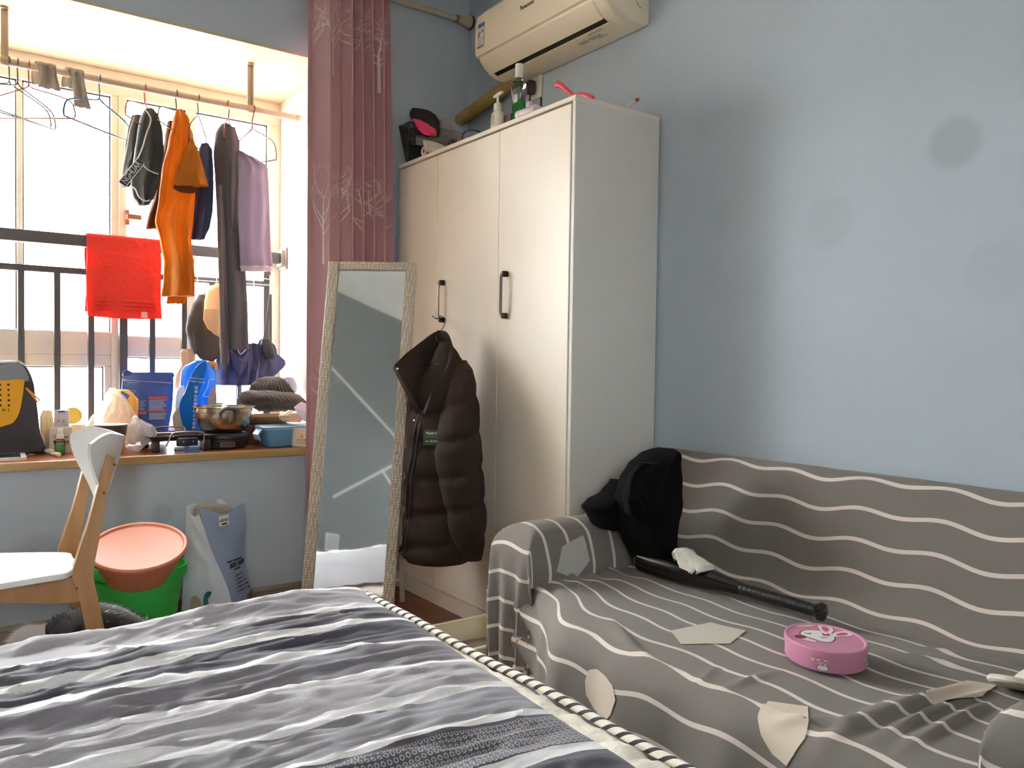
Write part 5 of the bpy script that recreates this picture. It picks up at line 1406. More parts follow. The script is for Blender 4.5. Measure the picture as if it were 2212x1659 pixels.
m_chr = mat('chrome', (190, 184, 178), rough=0.15, metal=1.0)
for yy, sg in ((gy0 - 0.018, -1), (gy1 + 0.018, 1)):
    xm = (gx0 + gx1) / 2 + 0.01
    obj('handle', B().tube(catmull([(xm - 0.078, yy + sg * 0.012, ZS + 0.028), (xm - 0.062, yy + sg * 0.018, ZS + 0.066), (xm - 0.045, yy + sg * 0.02, ZS + 0.082), (xm + 0.05, yy + sg * 0.02, ZS + 0.080), (xm + 0.066, yy + sg * 0.018, ZS + 0.066), (xm + 0.068, yy + sg * 0.012, ZS + 0.035)], 5), 0.0035, 10), m_chr, gr)
cbx = obj('control_box', B().rbox(((gx0+gx1)/2 - 0.025, gy0 - 0.034, ZS + 0.024), ((gx0+gx1)/2 + 0.055, gy0 - 0.004, ZS + 0.058), 0.004, 2), m_gr, gr)
for dx in (-0.003, 0.034):
    obj('screw', B().lathe([(0, 0.002), (0.003, 0.0015), (0.003, 0)], 10, Matrix.Translation(((gx0+gx1)/2 + dx, gy0 - 0.0338, ZS + 0.043)) @ Matrix.Rotation(PI/2, 4, 'X')), m_chr, cbx)
obj('crossbar', B().tube([(gx0 + 0.02, gy0 + 0.03, gz + 0.028), (gx1 - 0.07, gy0 + 0.02, gz + 0.028)], 0.003, 8), mat('copper_bar', (190, 150, 120), rough=0.3, metal=0.8), gr)
# two little tins in front
for (x, y, c1_, c2_, lb) in ((388, 980, (150, 152, 156), (80, 88, 106), 'small white and grey striped jar under the grill handle'), (428, 981, (96, 132, 160), (70, 92, 112), 'small blue jar beside the grill control box')):
    p = base(x, y); p.y = max(p.y, 3.405)
    t = thing('small_jar', lb, 'jar', tuple(p))
    for k in range(3):
        obj('jar_band', B().lathe([(0.0195 if k != 1 else 0.0205, 0.001 + 0.009 * k), (0.0195 if k != 1 else 0.0205, 0.0095 + 0.009 * k), (0, 0.0098 + 0.009 * k)] if True else [], 22, Matrix.Translation(p)), mat('jar%d%d' % (c1_[0], k), c1_ if k != 1 else c2_, rough=0.35), t)

# cooker base and pot
p = base(486, 966); cx_, cyy = 1.035, 3.555
ck_ = thing('electric_cooker', 'round black electric cooker base on the sill under the steel pot', 'cooker', (cx_, cyy, ZS))
m_cb = mat('cooker_black', (40, 38, 38), rough=0.4, bump=0.05, bscale=30)
obj('base', B().lathe([(0.0, 0.001), (0.088, 0.001), (0.096, 0.006), (0.098, 0.03), (0.102, 0.034), (0.100, 0.042), (0.104, 0.046), (0.103, 0.058), (0.098, 0.066), (0, 0.068)], 44, Matrix.Translation((cx_, cyy, ZS))), m_cb, ck_)
A = V((cx_, cyy, ZS + 0.022)); dirc = (V((0, 0, 0)) - V((cx_, cyy, 0))).normalized()
rot_ = Matrix.Rotation(-0.12, 4, 'Z') ; dirc = rot_ @ dirc; dirc = Matrix.Rotation(0.30, 4, 'Z') @ dirc
pc_ = A + dirc * 0.0985
Mp = frame(pc_, V((-dirc.y, dirc.x, 0)), V((0, 0, 1)))
card(ck_, 'badge_frame', Mp, 0.058, 0.017, mat('badge_silver', (190, 180, 176), rough=0.3, metal=0.6), 0.003)
card(ck_, 'badge', Mp @ Matrix.Translation((0, 0, 0.0012)), 0.054, 0.0135, mat('badge_dark_red', (60, 26, 26)), 0.0022)
for q_ in range(6): card(ck_, 'badge_print', Mp @ Matrix.Translation((-0.021 + 0.0085 * q_, 0, 0.0025)), 0.006, 0.0075, mat('badge_red', (150, 74, 66)), 0.001)
m_st = mat('stainless', (186, 174, 152), rough=0.24, metal=1.0, bump=0.02, bscale=8)
pt = thing('steel_pot', 'stainless steel pot with grey handles sitting on the black cooker', 'pot', (cx_, cyy, ZS + 0.068))
zz = ZS + 0.069
obj('bowl', B().lathe([(0, 0), (0.078, 0.0), (0.094, 0.012), (0.108, 0.036), (0.116, 0.068), (0.117, 0.086), (0.119, 0.088), (0.119, 0.104), (0.129, 0.108), (0.129, 0.110), (0.116, 0.110), (0.115, 0.088), (0.106, 0.04), (0.09, 0.014), (0, 0.004)], 56, Matrix.Translation((cx_, cyy, zz))), m_st, pt)
for sg in (1, -1):
    dd = dirc if sg > 0 else -dirc
    sd_ = V((-dd.y, dd.x, 0)); o_ = V((cx_, cyy, zz))
    h = obj('handle', B().tube(catmull([o_ + dd * 0.121 - sd_ * 0.034 + V((0, 0, 0.082)), o_ + dd * 0.133 - sd_ * 0.034 + V((0, 0, 0.092)), o_ + dd * 0.150 - sd_ * 0.022 + V((0, 0, 0.106)), o_ + dd * 0.156 + V((0, 0, 0.108)), o_ + dd * 0.150 + sd_ * 0.022 + V((0, 0, 0.106)), o_ + dd * 0.133 + sd_ * 0.034 + V((0, 0, 0.092)), o_ + dd * 0.121 + sd_ * 0.034 + V((0, 0, 0.082))], 5), 0.0085, 10), mat('handle_grey', (104, 106, 104), rough=0.5), pt)
    for s2 in (-1, 1):
        q = o_ + dd * 0.119 + sd_ * 0.034 * s2 + V((0, 0, 0.076))
        obj('bracket', B().rbox(tuple(q - V((0.006, 0.006, 0.010))), tuple(q + V((0.006, 0.006, 0.010))), 0.003, 2), m_st, pt)

# cardboard box, brown pan and knit hat behind
cbx = B().rbox((1.14, 3.60, ZS + 0.001), (1.38, 3.80, ZS + 0.085), 0.003, 1)
tag(obj('cardboard_box', cbx, mat('brown_card', (92, 68, 50), rough=0.8)), 'dark brown box on the sill behind the blue lunch box', 'box')
pn_ = thing('brown_pan', 'shallow brown pan with a thin wire handle under the knit hat', 'pan', (1.27, 3.70, ZS + 0.086))
m_br = mat('pan_copper_brown', (156, 116, 88), rough=0.4)
obj('dish', B().lathe([(0, 0.0), (0.085, 0.0), (0.105, 0.012), (0.122, 0.036), (0.126, 0.038), (0.124, 0.034), (0.102, 0.008), (0, 0.006)], 44, Matrix.Translation((1.27, 3.70, ZS + 0.0862))), m_br, pn_)
obj('handle', B().tube(catmull([(1.165, 3.655, ZS + 0.12), (1.14, 3.62, ZS + 0.128), (1.135, 3.585, ZS + 0.125), (1.155, 3.575, ZS + 0.118), (1.19, 3.60, ZS + 0.112)], 5), 0.003, 8), mat('wire_dark', (52, 46, 42), rough=0.4), pn_)
m_kn = mat('charcoal_knit', (74, 66, 60), rough=0.95, bump=0.5, bscale=160, sheen=0.4)
m_kn2 = mat('charcoal_rib', (66, 60, 56), rough=0.95, bump=0.4, bscale=160, sheen=0.4)
kh = thing('knit_hat', 'charcoal ribbed knit hat and scarf heap on the sill by the window side', 'hat', (1.30, 3.70, ZS + 0.12))
YK = 3.70
def knit(rows, Y, th, ribs, amp):
    b = B(); ys_ = [r[0] for r in rows]; rings = []
    for j in range(29):
        t = j / 28; py = ys_[0] + (ys_[-1] - ys_[0]) * t
        xl = interp(ys_, [r[1] for r in rows], py); xr = interp(ys_, [r[2] for r in rows], py)
        a = on('Y', Y, xl, py); c = on('Y', Y, xr, py); mid = (a + c) / 2; hw = (c - a).length / 2
        tt = th * math.sqrt(max(0.03, 1 - (2 * t - 1) ** 2 * 0.8))
        rings.append([mid + V((math.cos(q) * hw, -math.sin(q) * tt, 0)) * (1) + V((math.cos(q), -math.sin(q), 0)) * amp * math.cos(q * ribs) + V((0, 0, 0.004 * nz(q * 2, t * 4))) for q in [2 * PI * k / (ribs * 4) for k in range(ribs * 4)]])
    b.loft(rings); return b
obj('crown', knit([(814, 575, 600), (820, 558, 612), (832, 544, 622), (850, 538, 634), (866, 534, 645)], YK + 0.02, 0.085, 34, 0.0028), m_kn2, kh, smooth=60)
obj('cuff', knit([(843, 534, 600), (848, 524, 630), (856, 518, 646), (864, 517, 655), (872, 522, 662), (880, 540, 660)], YK - 0.02, 0.105, 40, 0.0022), m_kn, kh, smooth=60)
obj('lower_roll', knit([(862, 560, 640), (868, 540, 660), (878, 545, 664), (888, 560, 655)], YK - 0.05, 0.07, 40, 0.0022), m_kn, kh, smooth=60)

# masks
m_mask = mat('mask_white', (226, 222, 228), rough=0.8, lucent=0.35)
mk = thing('face_mask', 'white face mask hanging on the bright window side above the hat', 'mask', (1.46, 3.78, 0.86))
b = B(); draped(b, [(815, 612, 632), (822, 608, 638), (835, 610, 642), (846, 622, 640), (850, 628, 636)], 3.80, 0.012, 0.004, 5, seed=6)
obj('cloth', b, mat('mask_grey', (200, 200, 206), rough=0.8, lucent=0.35), mk, smooth=60)
obj('ear_loop', B().tube(catmull([on('Y', 3.785, *p) for p in ((636, 822), (643, 832), (640, 846), (632, 850))], 5), 0.0012, 6), m_mask, mk)
mk = thing('folded_mask', 'folded white mask lying on top of the blue lunch box', 'mask', (1.30, 3.47, ZS + 0.10))
b = B(); P = [on('Y', 3.46, *p) for p in ((636, 880), (652, 868), (668, 874), (674, 885), (672, 904), (664, 912), (650, 906))]
cen = sum(P, V()) / len(P); n_ = len(P)
b.add([p + V((0, 0.006, 0)) for p in P] + [cen + V((0, -0.02, 0))] + [p + V((0, 0.009, 0)) for p in P] + [cen + V((0, -0.014, 0))], [(i, (i+1) % n_, n_) for i in range(n_)] + [(n_+1+(i+1) % n_, n_+1+i, 2*n_+1) for i in range(n_)] + [((i+1) % n_, i, n_+1+i, n_+1+(i+1) % n_) for i in range(n_)])
obj('cloth', b, m_mask, mk, smooth=20)
obj('ear_loop', B().tube(catmull([on('Y', 3.47, *p) for p in ((640, 884), (636, 895), (646, 902))], 5), 0.0012, 6), m_mask, mk)

# lunch box with clip
m_lb = mat('light_blue_plastic', (112, 172, 208), rough=0.35, lucent=0.2)
lbx = thing('lunch_box', 'light blue plastic lunch box with a side clip on the sill', 'lunch box', (1.30, 3.47, ZS))
x0_, x1_ = on('Y', 3.43, 575, 960).x, 1.42
rings = []
for (z, g) in ((0.001, -0.012), (0.006, -0.006), (0.06, 0.0), (0.066, 0.0)):
    rings.append([V((x, y, ZS + z)) for x, y in ((x0_ - g, 3.425 - g), (x1_ + g, 3.425 - g), (x1_ + g, 3.56 + g), (x0_ - g, 3.56 + g))])
def rr4(x0, x1, y0, y1, z, r=0.022, k=5):
    o = []
    for (cx2, cy2, a0) in ((x1 - r, y0 + r, -PI/2), (x1 - r, y1 - r, 0), (x0 + r, y1 - r, PI/2), (x0 + r, y0 + r, PI)):
        for i in range(k + 1): o.append(V((cx2 + r * math.cos(a0 + PI/2 * i / k), cy2 + r * math.sin(a0 + PI/2 * i / k), z)))
    return o
obj('tub', B().loft([rr4(x0_ + 0.012, x1_ - 0.012, 3.437, 3.548, ZS + 0.001), rr4(x0_ + 0.006, x1_ - 0.006, 3.431, 3.554, ZS + 0.008), rr4(x0_ - 0.004, x1_ + 0.004, 3.421, 3.564, ZS + 0.078)]), m_lb, lbx, smooth=50)
obj('lid', B().loft([rr4(x0_ - 0.010, x1_ + 0.010, 3.415, 3.570, ZS + 0.078), rr4(x0_ - 0.010, x1_ + 0.010, 3.415, 3.570, ZS + 0.090), rr4(x0_ - 0.006, x1_ + 0.006, 3.419, 3.566, ZS + 0.093)]), mat('lunch_lid', (150, 190, 216), rough=0.35, lucent=0.2), lbx, smooth=40)
b = B(); b.loft([[V((x0_ - 0.010, y, ZS + 0.080)), V((x0_ - 0.016, y, ZS + 0.078)), V((x0_ - 0.030, y, ZS + 0.058)), V((x0_ - 0.020, y, ZS + 0.032)), V((x0_ - 0.016, y, ZS + 0.034)), V((x0_ - 0.024, y, ZS + 0.058)), V((x0_ - 0.012, y, ZS + 0.072))] for y in (3.45, 3.52)])
obj('clip', b, m_lb, lbx, smooth=50)
b = B(); draped(b, [(892, 612, 640), (898, 602, 650), (905, 606, 655), (911, 612, 650)], 3.49, 0.035, 0.006, 6, seed=3)
tag(obj('wrapped_snack', b, mat('snack_wrap', (214, 186, 150), rough=0.4, bump=0.3, bscale=25), smooth=50), 'crumpled tan snack wrapper on the lunch box lid', 'wrapper')
b = B(); draped(b, [(886, 622, 634), (892, 608, 632), (900, 602, 616), (908, 602, 610)], 3.52, 0.02, 0.005, 5, seed=5)
tag(obj('silver_wrapper', b, mat('silver_foil', (186, 184, 186), rough=0.25, metal=0.6), smooth=50), 'silver foil wrapper on the lunch box beside the tan wrapper', 'wrapper')

# enamel mug
p = base(652, 967); mgx, mgy = p.x + 0.012, p.y + 0.045
k_ = scale_at((mgx, mgy, ZS)); 
mg = thing('enamel_mug', 'cream mug with an orange thumbs-up print beside the curtain', 'mug', (mgx, mgy, ZS))
m_en = mat('cream_enamel', (238, 224, 198), rough=0.25)
R_ = 0.042; Hm = 0.081
obj('cup', B().lathe([(0, 0.001), (R_ * 0.9, 0.001), (R_ * 0.98, 0.006), (R_, 0.012), (R_, Hm - 0.003), (R_ * 1.04, Hm), (R_ * 1.02, Hm + 0.002), (R_ * 0.95, Hm - 0.003), (R_ * 0.94, 0.008), (0, 0.006)], 40, Matrix.Translation((mgx, mgy, ZS))), m_en, mg)
hd = (CR * -1); hd.z = 0; hd.normalize()
o_ = V((mgx, mgy, ZS))
obj('handle', B().tube(catmull([o_ + hd * (R_ * 0.98) + V((0, 0, 0.068)), o_ + hd * (R_ + 0.018) + V((0, 0, 0.068)), o_ + hd * (R_ + 0.030) + V((0, 0, 0.05)), o_ + hd * (R_ + 0.026) + V((0, 0, 0.028)), o_ + hd * (R_ * 0.98) + V((0, 0, 0.014))], 5), 0.0052, 10), m_en, mg)
fd = V((-mgx, -mgy, 0)).normalized()
def onmug(ax, az, lift=0.0006):
    a0 = math.atan2(fd.y, fd.x) + ax / R_
    return o_ + V((math.cos(a0) * (R_ + lift), math.sin(a0) * (R_ + lift), az))
def mugprint(name, poly, m):
    n_ = len(poly); c = (sum(q[0] for q in poly) / n_, sum(q[1] for q in poly) / n_); b = B()
    vs_ = [onmug(*c)] + [onmug(*q) for q in poly]
    b.add(vs_, [(0, 1 + i, 1 + (i + 1) % n_) for i in range(n_)]); return obj(name, b, m, mg, smooth=60)
m_th = mat('thumb_orange', (240, 166, 40))
s_ = 0.00115
mugprint('thumb_print', [(x * s_ + 0.004, 0.050 + y * s_) for x, y in ((-5, -6), (0, -8), (5, -6), (7, -2), (6, 2), (3, 4), (3, 9), (0, 11), (-1, 5), (-5, 2), (-7, -2))], m_th)
for r, row in enumerate(('好好吃饭', '天天向上')):
    for k, ch in enumerate(row):
        ax = -0.014 + k * 0.0105 + 0.002; az = 0.032 - r * 0.011
        q = onmug(ax, az, 0.0004); a0 = math.atan2(q.y - o_.y, q.x - o_.x)
        text('lettering', ch, frame(q, (-math.sin(a0), math.cos(a0), 0), (0, 0, 1)), 0.0095, mat('mug_ink', (70, 60, 52)), mg)
# ------------------------------------------------------------------ standing mirror
BL = on('Z', 0.002, 641, 1389); BR = on('Z', 0.002, 846, 1392)
DB = (BL - CAM).dot(CF)
TL = dep(DB * 1.068, 712, 565); TR = dep(DB * 1.068, 900, 568)
mu_ = ((BR - BL) + (TR - TL)); mu_.z = 0; mu_.normalize()
mc_b = (BL + BR) / 2; mc_t = (TL + TR) / 2
mv = (mc_t - mc_b); mh = mv.length; mv.normalize()
mw = ((BR - BL).length + (TR - TL).length) / 2
mn = mu_.cross(mv).normalized()
if mn.dot(CAM - mc_b) < 0: mn = -mn
MM = Matrix((mu_, mv, mn)).transposed().to_4x4(); MM.translation = mc_b
mr_ = thing('standing_mirror', 'tall leaning mirror in a patterned cream frame in front of the curtain', 'mirror', tuple(mc_b))
def hexmat():
    m = mat('embossed_cream_frame', (214, 200, 176), rough=0.4)
    nt = m.node_tree; N = nt.nodes; L = nt.links; b = N['Principled BSDF']
    tc = N.new('ShaderNodeTexCoord'); vo = N.new('ShaderNodeTexVoronoi'); vo.feature = 'DISTANCE_TO_EDGE'; vo.inputs['Scale'].default_value = 105; vo.inputs['Randomness'].default_value = 0.3
    L.new(tc.outputs['Object'], vo.inputs['Vector'])
    mr = N.new('ShaderNodeMapRange'); mr.inputs['From Max'].default_value = 0.12; L.new(vo.outputs[0], mr.inputs['Value'])
    bp = N.new('ShaderNodeBump'); bp.inputs['Strength'].default_value = 0.8; bp.inputs['Distance'].default_value = 0.004; L.new(mr.outputs[0], bp.inputs['Height']); L.new(bp.outputs[0], b.inputs['Normal'])
    mx = N.new('ShaderNodeMix'); mx.data_type = 'RGBA'; mx.inputs['A'].default_value = lin((180, 162, 136)); mx.inputs['B'].default_value = lin((222, 208, 184)); L.new(mr.outputs[0], mx.inputs['Factor']); L.new(mx.outputs['Result'], b.inputs['Base Color'])
    return m
m_fr = hexmat(); fw = 0.042
for (nm, x0, x1, y0, y1) in (('frame_side', -mw/2, -mw/2 + fw, 0.0, mh), ('frame_side', mw/2 - fw, mw/2, 0.0, mh), ('frame_top', -mw/2 + fw, mw/2 - fw, mh - fw * 0.82, mh), ('frame_bottom', -mw/2 + fw, mw/2 - fw, 0.02, 0.02 + fw)):
    b = B(MM); b.rbox((x0, y0, -0.016), (x1, y1, 0.010), 0.004, 2); obj(nm, b, m_fr, mr_)
mg_ = bpy.data.materials.new('mirror_glass'); mg_.use_nodes = True
nt = mg_.node_tree; N = nt.nodes; L = nt.links; pb_ = N['Principled BSDF']
pb_.inputs['Metallic'].default_value = 1.0; pb_.inputs['Base Color'].default_value = (0.80, 0.83, 0.83, 1); pb_.inputs['Roughness'].default_value = 0.03
df = N.new('ShaderNodeBsdfDiffuse'); df.inputs[0].default_value = (0.55, 0.56, 0.55, 1)
tc = N.new('ShaderNodeTexCoord'); nn_ = N.new('ShaderNodeTexNoise'); nn_.inputs['Scale'].default_value = 5; nn_.inputs['Detail'].default_value = 8; L.new(tc.outputs['Object'], nn_.inputs['Vector'])
mrg = N.new('ShaderNodeMapRange'); mrg.inputs['From Min'].default_value = 0.35; mrg.inputs['From Max'].default_value = 0.75; mrg.inputs['To Min'].default_value = 0.10; mrg.inputs['To Max'].default_value = 0.24; L.new(nn_.outputs[0], mrg.inputs['Value'])
mxs = N.new('ShaderNodeMixShader'); L.new(mrg.outputs[0], mxs.inputs[0]); L.new(pb_.outputs[0], mxs.inputs[1]); L.new(df.outputs[0], mxs.inputs[2]); L.new(mxs.outputs[0], N['Material Output'].inputs[0])
b = B(MM); b.box((-mw/2 + fw - 0.004, 0.03, -0.004), (mw/2 - fw + 0.004, mh - fw * 0.82 + 0.004, 0.0)); obj('glass', b, mg_, mr_, smooth=0)
b = B(MM); b.box((-mw/2 + 0.01, 0.01, -0.014), (mw/2 - 0.01, mh - 0.01, -0.006)); obj('backing', b, mat('mirror_backing', (120, 96, 72)), mr_, smooth=0)
m_stn = mat('stand_white', (196, 186, 168), rough=0.5)
rf = V((1.672, 3.105, 0.0)); hinge_r = MM @ V((mw/2 - 0.05, mh * 0.80, -0.018)); rl = rf - mu_ * (mw - 0.11); hinge_l = MM @ V((-mw/2 + 0.05, mh * 0.80, -0.018))
def bar(a, c, w, t, upv):
    a = V(a); c = V(c); d = (c - a).normalized(); s_ = d.cross(upv).normalized(); n2 = s_.cross(d)
    return B().loft([[p + s_ * w + n2 * t, p - s_ * w + n2 * t, p - s_ * w - n2 * t, p + s_ * w - n2 * t] for p in (a, c)])
obj('rear_leg', bar(rf, hinge_r, 0.010, 0.007, mn), m_stn, mr_, smooth=0)
obj('rear_leg', bar(rl, hinge_l, 0.010, 0.007, mn), m_stn, mr_, smooth=0)
obj('crossbar', bar(rf.lerp(hinge_r, 0.09), rl.lerp(hinge_l, 0.09), 0.008, 0.006, V((0, 0, 1))), m_stn, mr_, smooth=0)
# what the mirror shows: pale strips and a plate on the grey wall opposite
def refl(x, y, X=XL):
    d = ray(x, y); t_ = (mc_b - CAM).dot(mn) / d.dot(mn); p = CAM + d * t_
    r = d - 2 * d.dot(mn) * mn; k = (X - p.x) / r.x
    return p + r * k
m_strip = mat('wall_strip_white', (214, 214, 208), rough=0.6)
for (a, c) in (((716, 795), (856, 946)), ((722, 1072), (856, 1001)), ((826, 1018), (850, 1056))):
    A, C = refl(*a), refl(*c)
    d = (C - A).normalized(); A = A - d * 0.02; C = C + d * 0.02
    w_ = d.cross(V((1, 0, 0))).normalized() * 0.012
    b = B().loft([[p + w_ + V((0.0005, 0, 0)), p + w_ + V((0.007, 0, 0)), p - w_ + V((0.007, 0, 0)), p - w_ + V((0.0005, 0, 0))] for p in (A, C)])
    struct('trim_strip', b, m_strip, None, smooth=0)
A = refl(716, 1172)
t = thing('wall_panel', 'white framed access plate low on the grey wall seen in the mirror', 'panel', (XL + 0.005, A.y, A.z - 0.07))
obj('plate', B().rbox((XL + 0.0008, A.y - 0.07, A.z - 0.07), (XL + 0.01, A.y + 0.07, A.z + 0.07), 0.003, 1), m_strip, t)
obj('cover', B().rbox((XL + 0.0095, A.y - 0.055, A.z - 0.055), (XL + 0.014, A.y + 0.055, A.z + 0.055), 0.003, 1), mat('panel_grey', (190, 192, 190)), t)

# ------------------------------------------------------------------ jacket on the wardrobe handle
FH = V((CF.x, CF.y, 0)).normalized(); RH = V((CR.x, CR.y, 0)).normalized()
m_jk = mat('dark_brown_puffer', (54, 41, 36), rough=0.85, spec=0.25)
nt = m_jk.node_tree; N = nt.nodes; L = nt.links
tc = N.new('ShaderNodeTexCoord'); wv = N.new('ShaderNodeTexWave'); wv.inputs['Scale'].default_value = 44; wv.inputs['Distortion'].default_value = 0.0
wv.bands_direction = 'X'; L.new(tc.outputs['UV'], wv.inputs['Vector'])
bp = N.new('ShaderNodeBump'); bp.inputs['Strength'].default_value = 0.35; bp.inputs['Distance'].default_value = 0.004; L.new(wv.outputs[0], bp.inputs['Height']); L.new(bp.outputs[0], N['Principled BSDF'].inputs['Normal'])
jk = thing('puffer_jacket', 'dark brown corduroy puffer jacket hanging from the wardrobe handle', 'jacket', tuple(dep(3.05, 955, 1205)))
jrows = [(738, 950, 972), (765, 938, 992), (795, 925, 1014), (825, 905, 1026), (850, 892, 1030), (900, 882, 1030), (960, 874, 1034), (1020, 869, 1036), (1080, 868, 1036), (1140, 866, 1034), (1190, 862, 1028), (1208, 872, 1020)]
ys_ = [r[0] for r in jrows]
def jbody(t, q, lift=0.0):
    py = ys_[0] + (ys_[-1] - ys_[0]) * t
    xl = interp(ys_, [r[1] for r in jrows], py); xr = interp(ys_, [r[2] for r in jrows], py)
    D = 3.05 + 0.02 * (1 - t)
    c_ = dep(D, (xl + xr) / 2, py); hw = (xr - xl) / 2 * D / FPX
    tq_ = t + 0.018 * math.cos(q * 1.0 + 0.6)
    puff = 1.03 - 0.16 * sum(math.exp(-((tq_ - s0) / 0.022) ** 2) for s0 in (0.30, 0.445, 0.60, 0.755, 0.90)) + 0.06 * nz(math.cos(q) * 2.5, math.sin(q) * 2.5, t * 12)
    if t > 0.955: puff *= 1 - (t - 0.955) * 2.2
    dh = 0.125 * (0.30 + 0.70 * min(1, t * 3.0))
    return c_ + RH * math.cos(q) * (hw * (0.96 + 0.5 * (puff - 1)) + lift) - FH * math.sin(q) * (dh * puff + lift)
NQ = 72
obj('body', B().loft([[jbody(j / 110, 2 * PI * k / NQ) for k in range(NQ)] for j in range(111)]), m_jk, jk, smooth=80)
srows = [(778, 985, 1008, 3.02), (800, 972, 1022, 2.985), (830, 965, 1030, 2.955), (880, 952, 1036, 2.93), (930, 944, 1040, 2.915), (980, 938, 1043, 2.905), (1030, 944, 1046, 2.905), (1080, 956, 1050, 2.905), (1130, 966, 1053, 2.91), (1175, 978, 1048, 2.92), (1195, 992, 1044, 2.925), (1209, 998, 1040, 2.93)]
sy_ = [r[0] for r in srows]
def jsl(t, q):
    py = sy_[0] + (sy_[-1] - sy_[0]) * t
    xl = interp(sy_, [r[1] for r in srows], py); xr = interp(sy_, [r[2] for r in srows], py); D = interp(sy_, [r[3] for r in srows], py)
    c_ = dep(D, (xl + xr) / 2, py); hw = (xr - xl) / 2 * D / FPX
    tq_ = t + 0.03 * math.cos(q + 0.5) + 0.012 * nz(q * 3, t * 5)
    puff = 1.04 - 0.24 * sum(math.exp(-((tq_ - s0) / 0.026) ** 2) for s0 in (0.20, 0.38, 0.56, 0.73, 0.90)) + 0.10 * nz(math.cos(q) * 2.2, math.sin(q) * 2.2, t * 11)
    sc = min(1, 0.35 + t * 6) 
    return c_ + RH * math.cos(q) * hw * (0.97 + 0.35 * (puff - 1)) - FH * math.sin(q) * hw * 0.85 * puff * sc
obj('sleeve', B().loft([[jsl(j / 110, 2 * PI * k / 60) for k in range(60)] for j in range(111)]), m_jk, jk, smooth=80)
# far sleeve, mostly hidden behind
obj('sleeve', B().loft([[dep(3.17, 905 - 8 * (j / 20), 830 + 330 * j / 20) + RH * math.cos(q) * 0.045 - FH * math.sin(q) * 0.05 for q in [2 * PI * k / 24 for k in range(24)]] for j in range(21)]), m_jk, jk, smooth=80)
T_ = [(850, 792, 3.00), (880, 762, 3.06), (915, 735, 3.12), (948, 714, 3.17), (966, 728, 3.10), (972, 770, 3.00), (955, 815, 2.945), (936, 842, 2.925)]
B_ = [(905, 892, 2.955), (903, 880, 3.00), (925, 855, 3.12), (958, 832, 3.18), (990, 808, 3.12), (1000, 830, 3.02), (965, 868, 2.945), (915, 893, 2.925)]
Tt = catmull([tuple(dep(d, x, y)) for x, y, d in T_], 8); Bt = catmull([tuple(dep(d, x, y)) for x, y, d in B_], 8)
def coll(u, v):
    i = u * (len(Tt) - 1); k = int(min(len(Tt) - 2, i)); f = i - k
    a = Tt[k].lerp(Tt[k+1], f); c = Bt[k].lerp(Bt[k+1], f)
    return a.lerp(c, v) + (a - c).normalized().cross(V((0, 0, 1))) * 0.0 - FH * 0.010 * math.sin(PI * v)
obj('collar', B().slab(coll, 56, 12, 0.020), m_jk, jk, smooth=80)
m_zip = mat('zip_black', (26, 22, 22), rough=0.4); m_snap = mat('snap_metal', (190, 184, 176), rough=0.25, metal=1.0)
def qx(t, px_):
    py = ys_[0] + (ys_[-1] - ys_[0]) * t
    xl = interp(ys_, [r[1] for r in jrows], py); xr = interp(ys_, [r[2] for r in jrows], py)
    c = ((px_ - (xl + xr) / 2) / ((xr - xl) / 2)); return math.acos(max(-0.96, min(0.96, c)))
def jat(px_, py, lift=0.004):
    t = (py - ys_[0]) / (ys_[-1] - ys_[0]); return jbody(t, qx(t, px_), lift)
for (dx) in (0, 9):
    obj('zip', B().tube(catmull([jat(x + dx, y) for x, y in ((908, 892), (902, 930), (896, 970), (890, 1010), (885, 1060), (881, 1110), (874, 1160), (869, 1198))], 5), 0.0045, 8), m_zip, jk)
for (x, y, D) in ((858, 797, 2.985), ):
    obj('snap', B().lathe([(0, 0.004), (0.005, 0.003), (0.006, 0)], 14, frame(dep(D, x, y), RH, V((0, 0, 1)))), m_snap, jk)
for (x, y) in ((868, 1197), (902, 905)):
    p = jat(x, y, 0.006); obj('snap', B().lathe([(0, 0.004), (0.0045, 0.003), (0.005, 0)], 14, frame(p, RH, V((0, 0, 1)))), m_snap, jk)
p = jat(866, 1180, 0.01); obj('zip_pull', B().rbox(tuple(p - V((0.004, 0.003, 0.018))), tuple(p + V((0.004, 0.003, 0.012))), 0.002, 1), m_snap, jk)
p = jat(941, 938, 0.010)
nrm = (jat(941, 938, 0.02) - jat(941, 938, 0.0)).normalized()
xr_ = (jat(958, 938) - jat(925, 938)).normalized()
Ml = frame(p, xr_, V((0, 0, 1)))
if Ml.col[2].xyz.dot(nrm) < 0: Ml = frame(p, -xr_, V((0, 0, 1)))
pat = card(jk, 'chest_patch', Ml, 0.066, 0.058, mat('patch_green', (52, 74, 54), rough=0.7), 0.003)
m_pt = mat('patch_ink', (186, 190, 160))
text('lettering', 'PRIMITIVE', Ml @ Matrix.Translation((0.004, 0.014, 0.0022)), 0.0145, m_pt, pat, bold=0.0003, sx=0.85)
text('lettering', 'doc 原创设计', Ml @ Matrix.Translation((0.004, -0.014, 0.0022)), 0.010, m_pt, pat)
card(pat, 'printed_line', Ml @ Matrix.Translation((0.002, 0.002, 0.0018)), 0.05, 0.0012, m_pt, 0.0008)
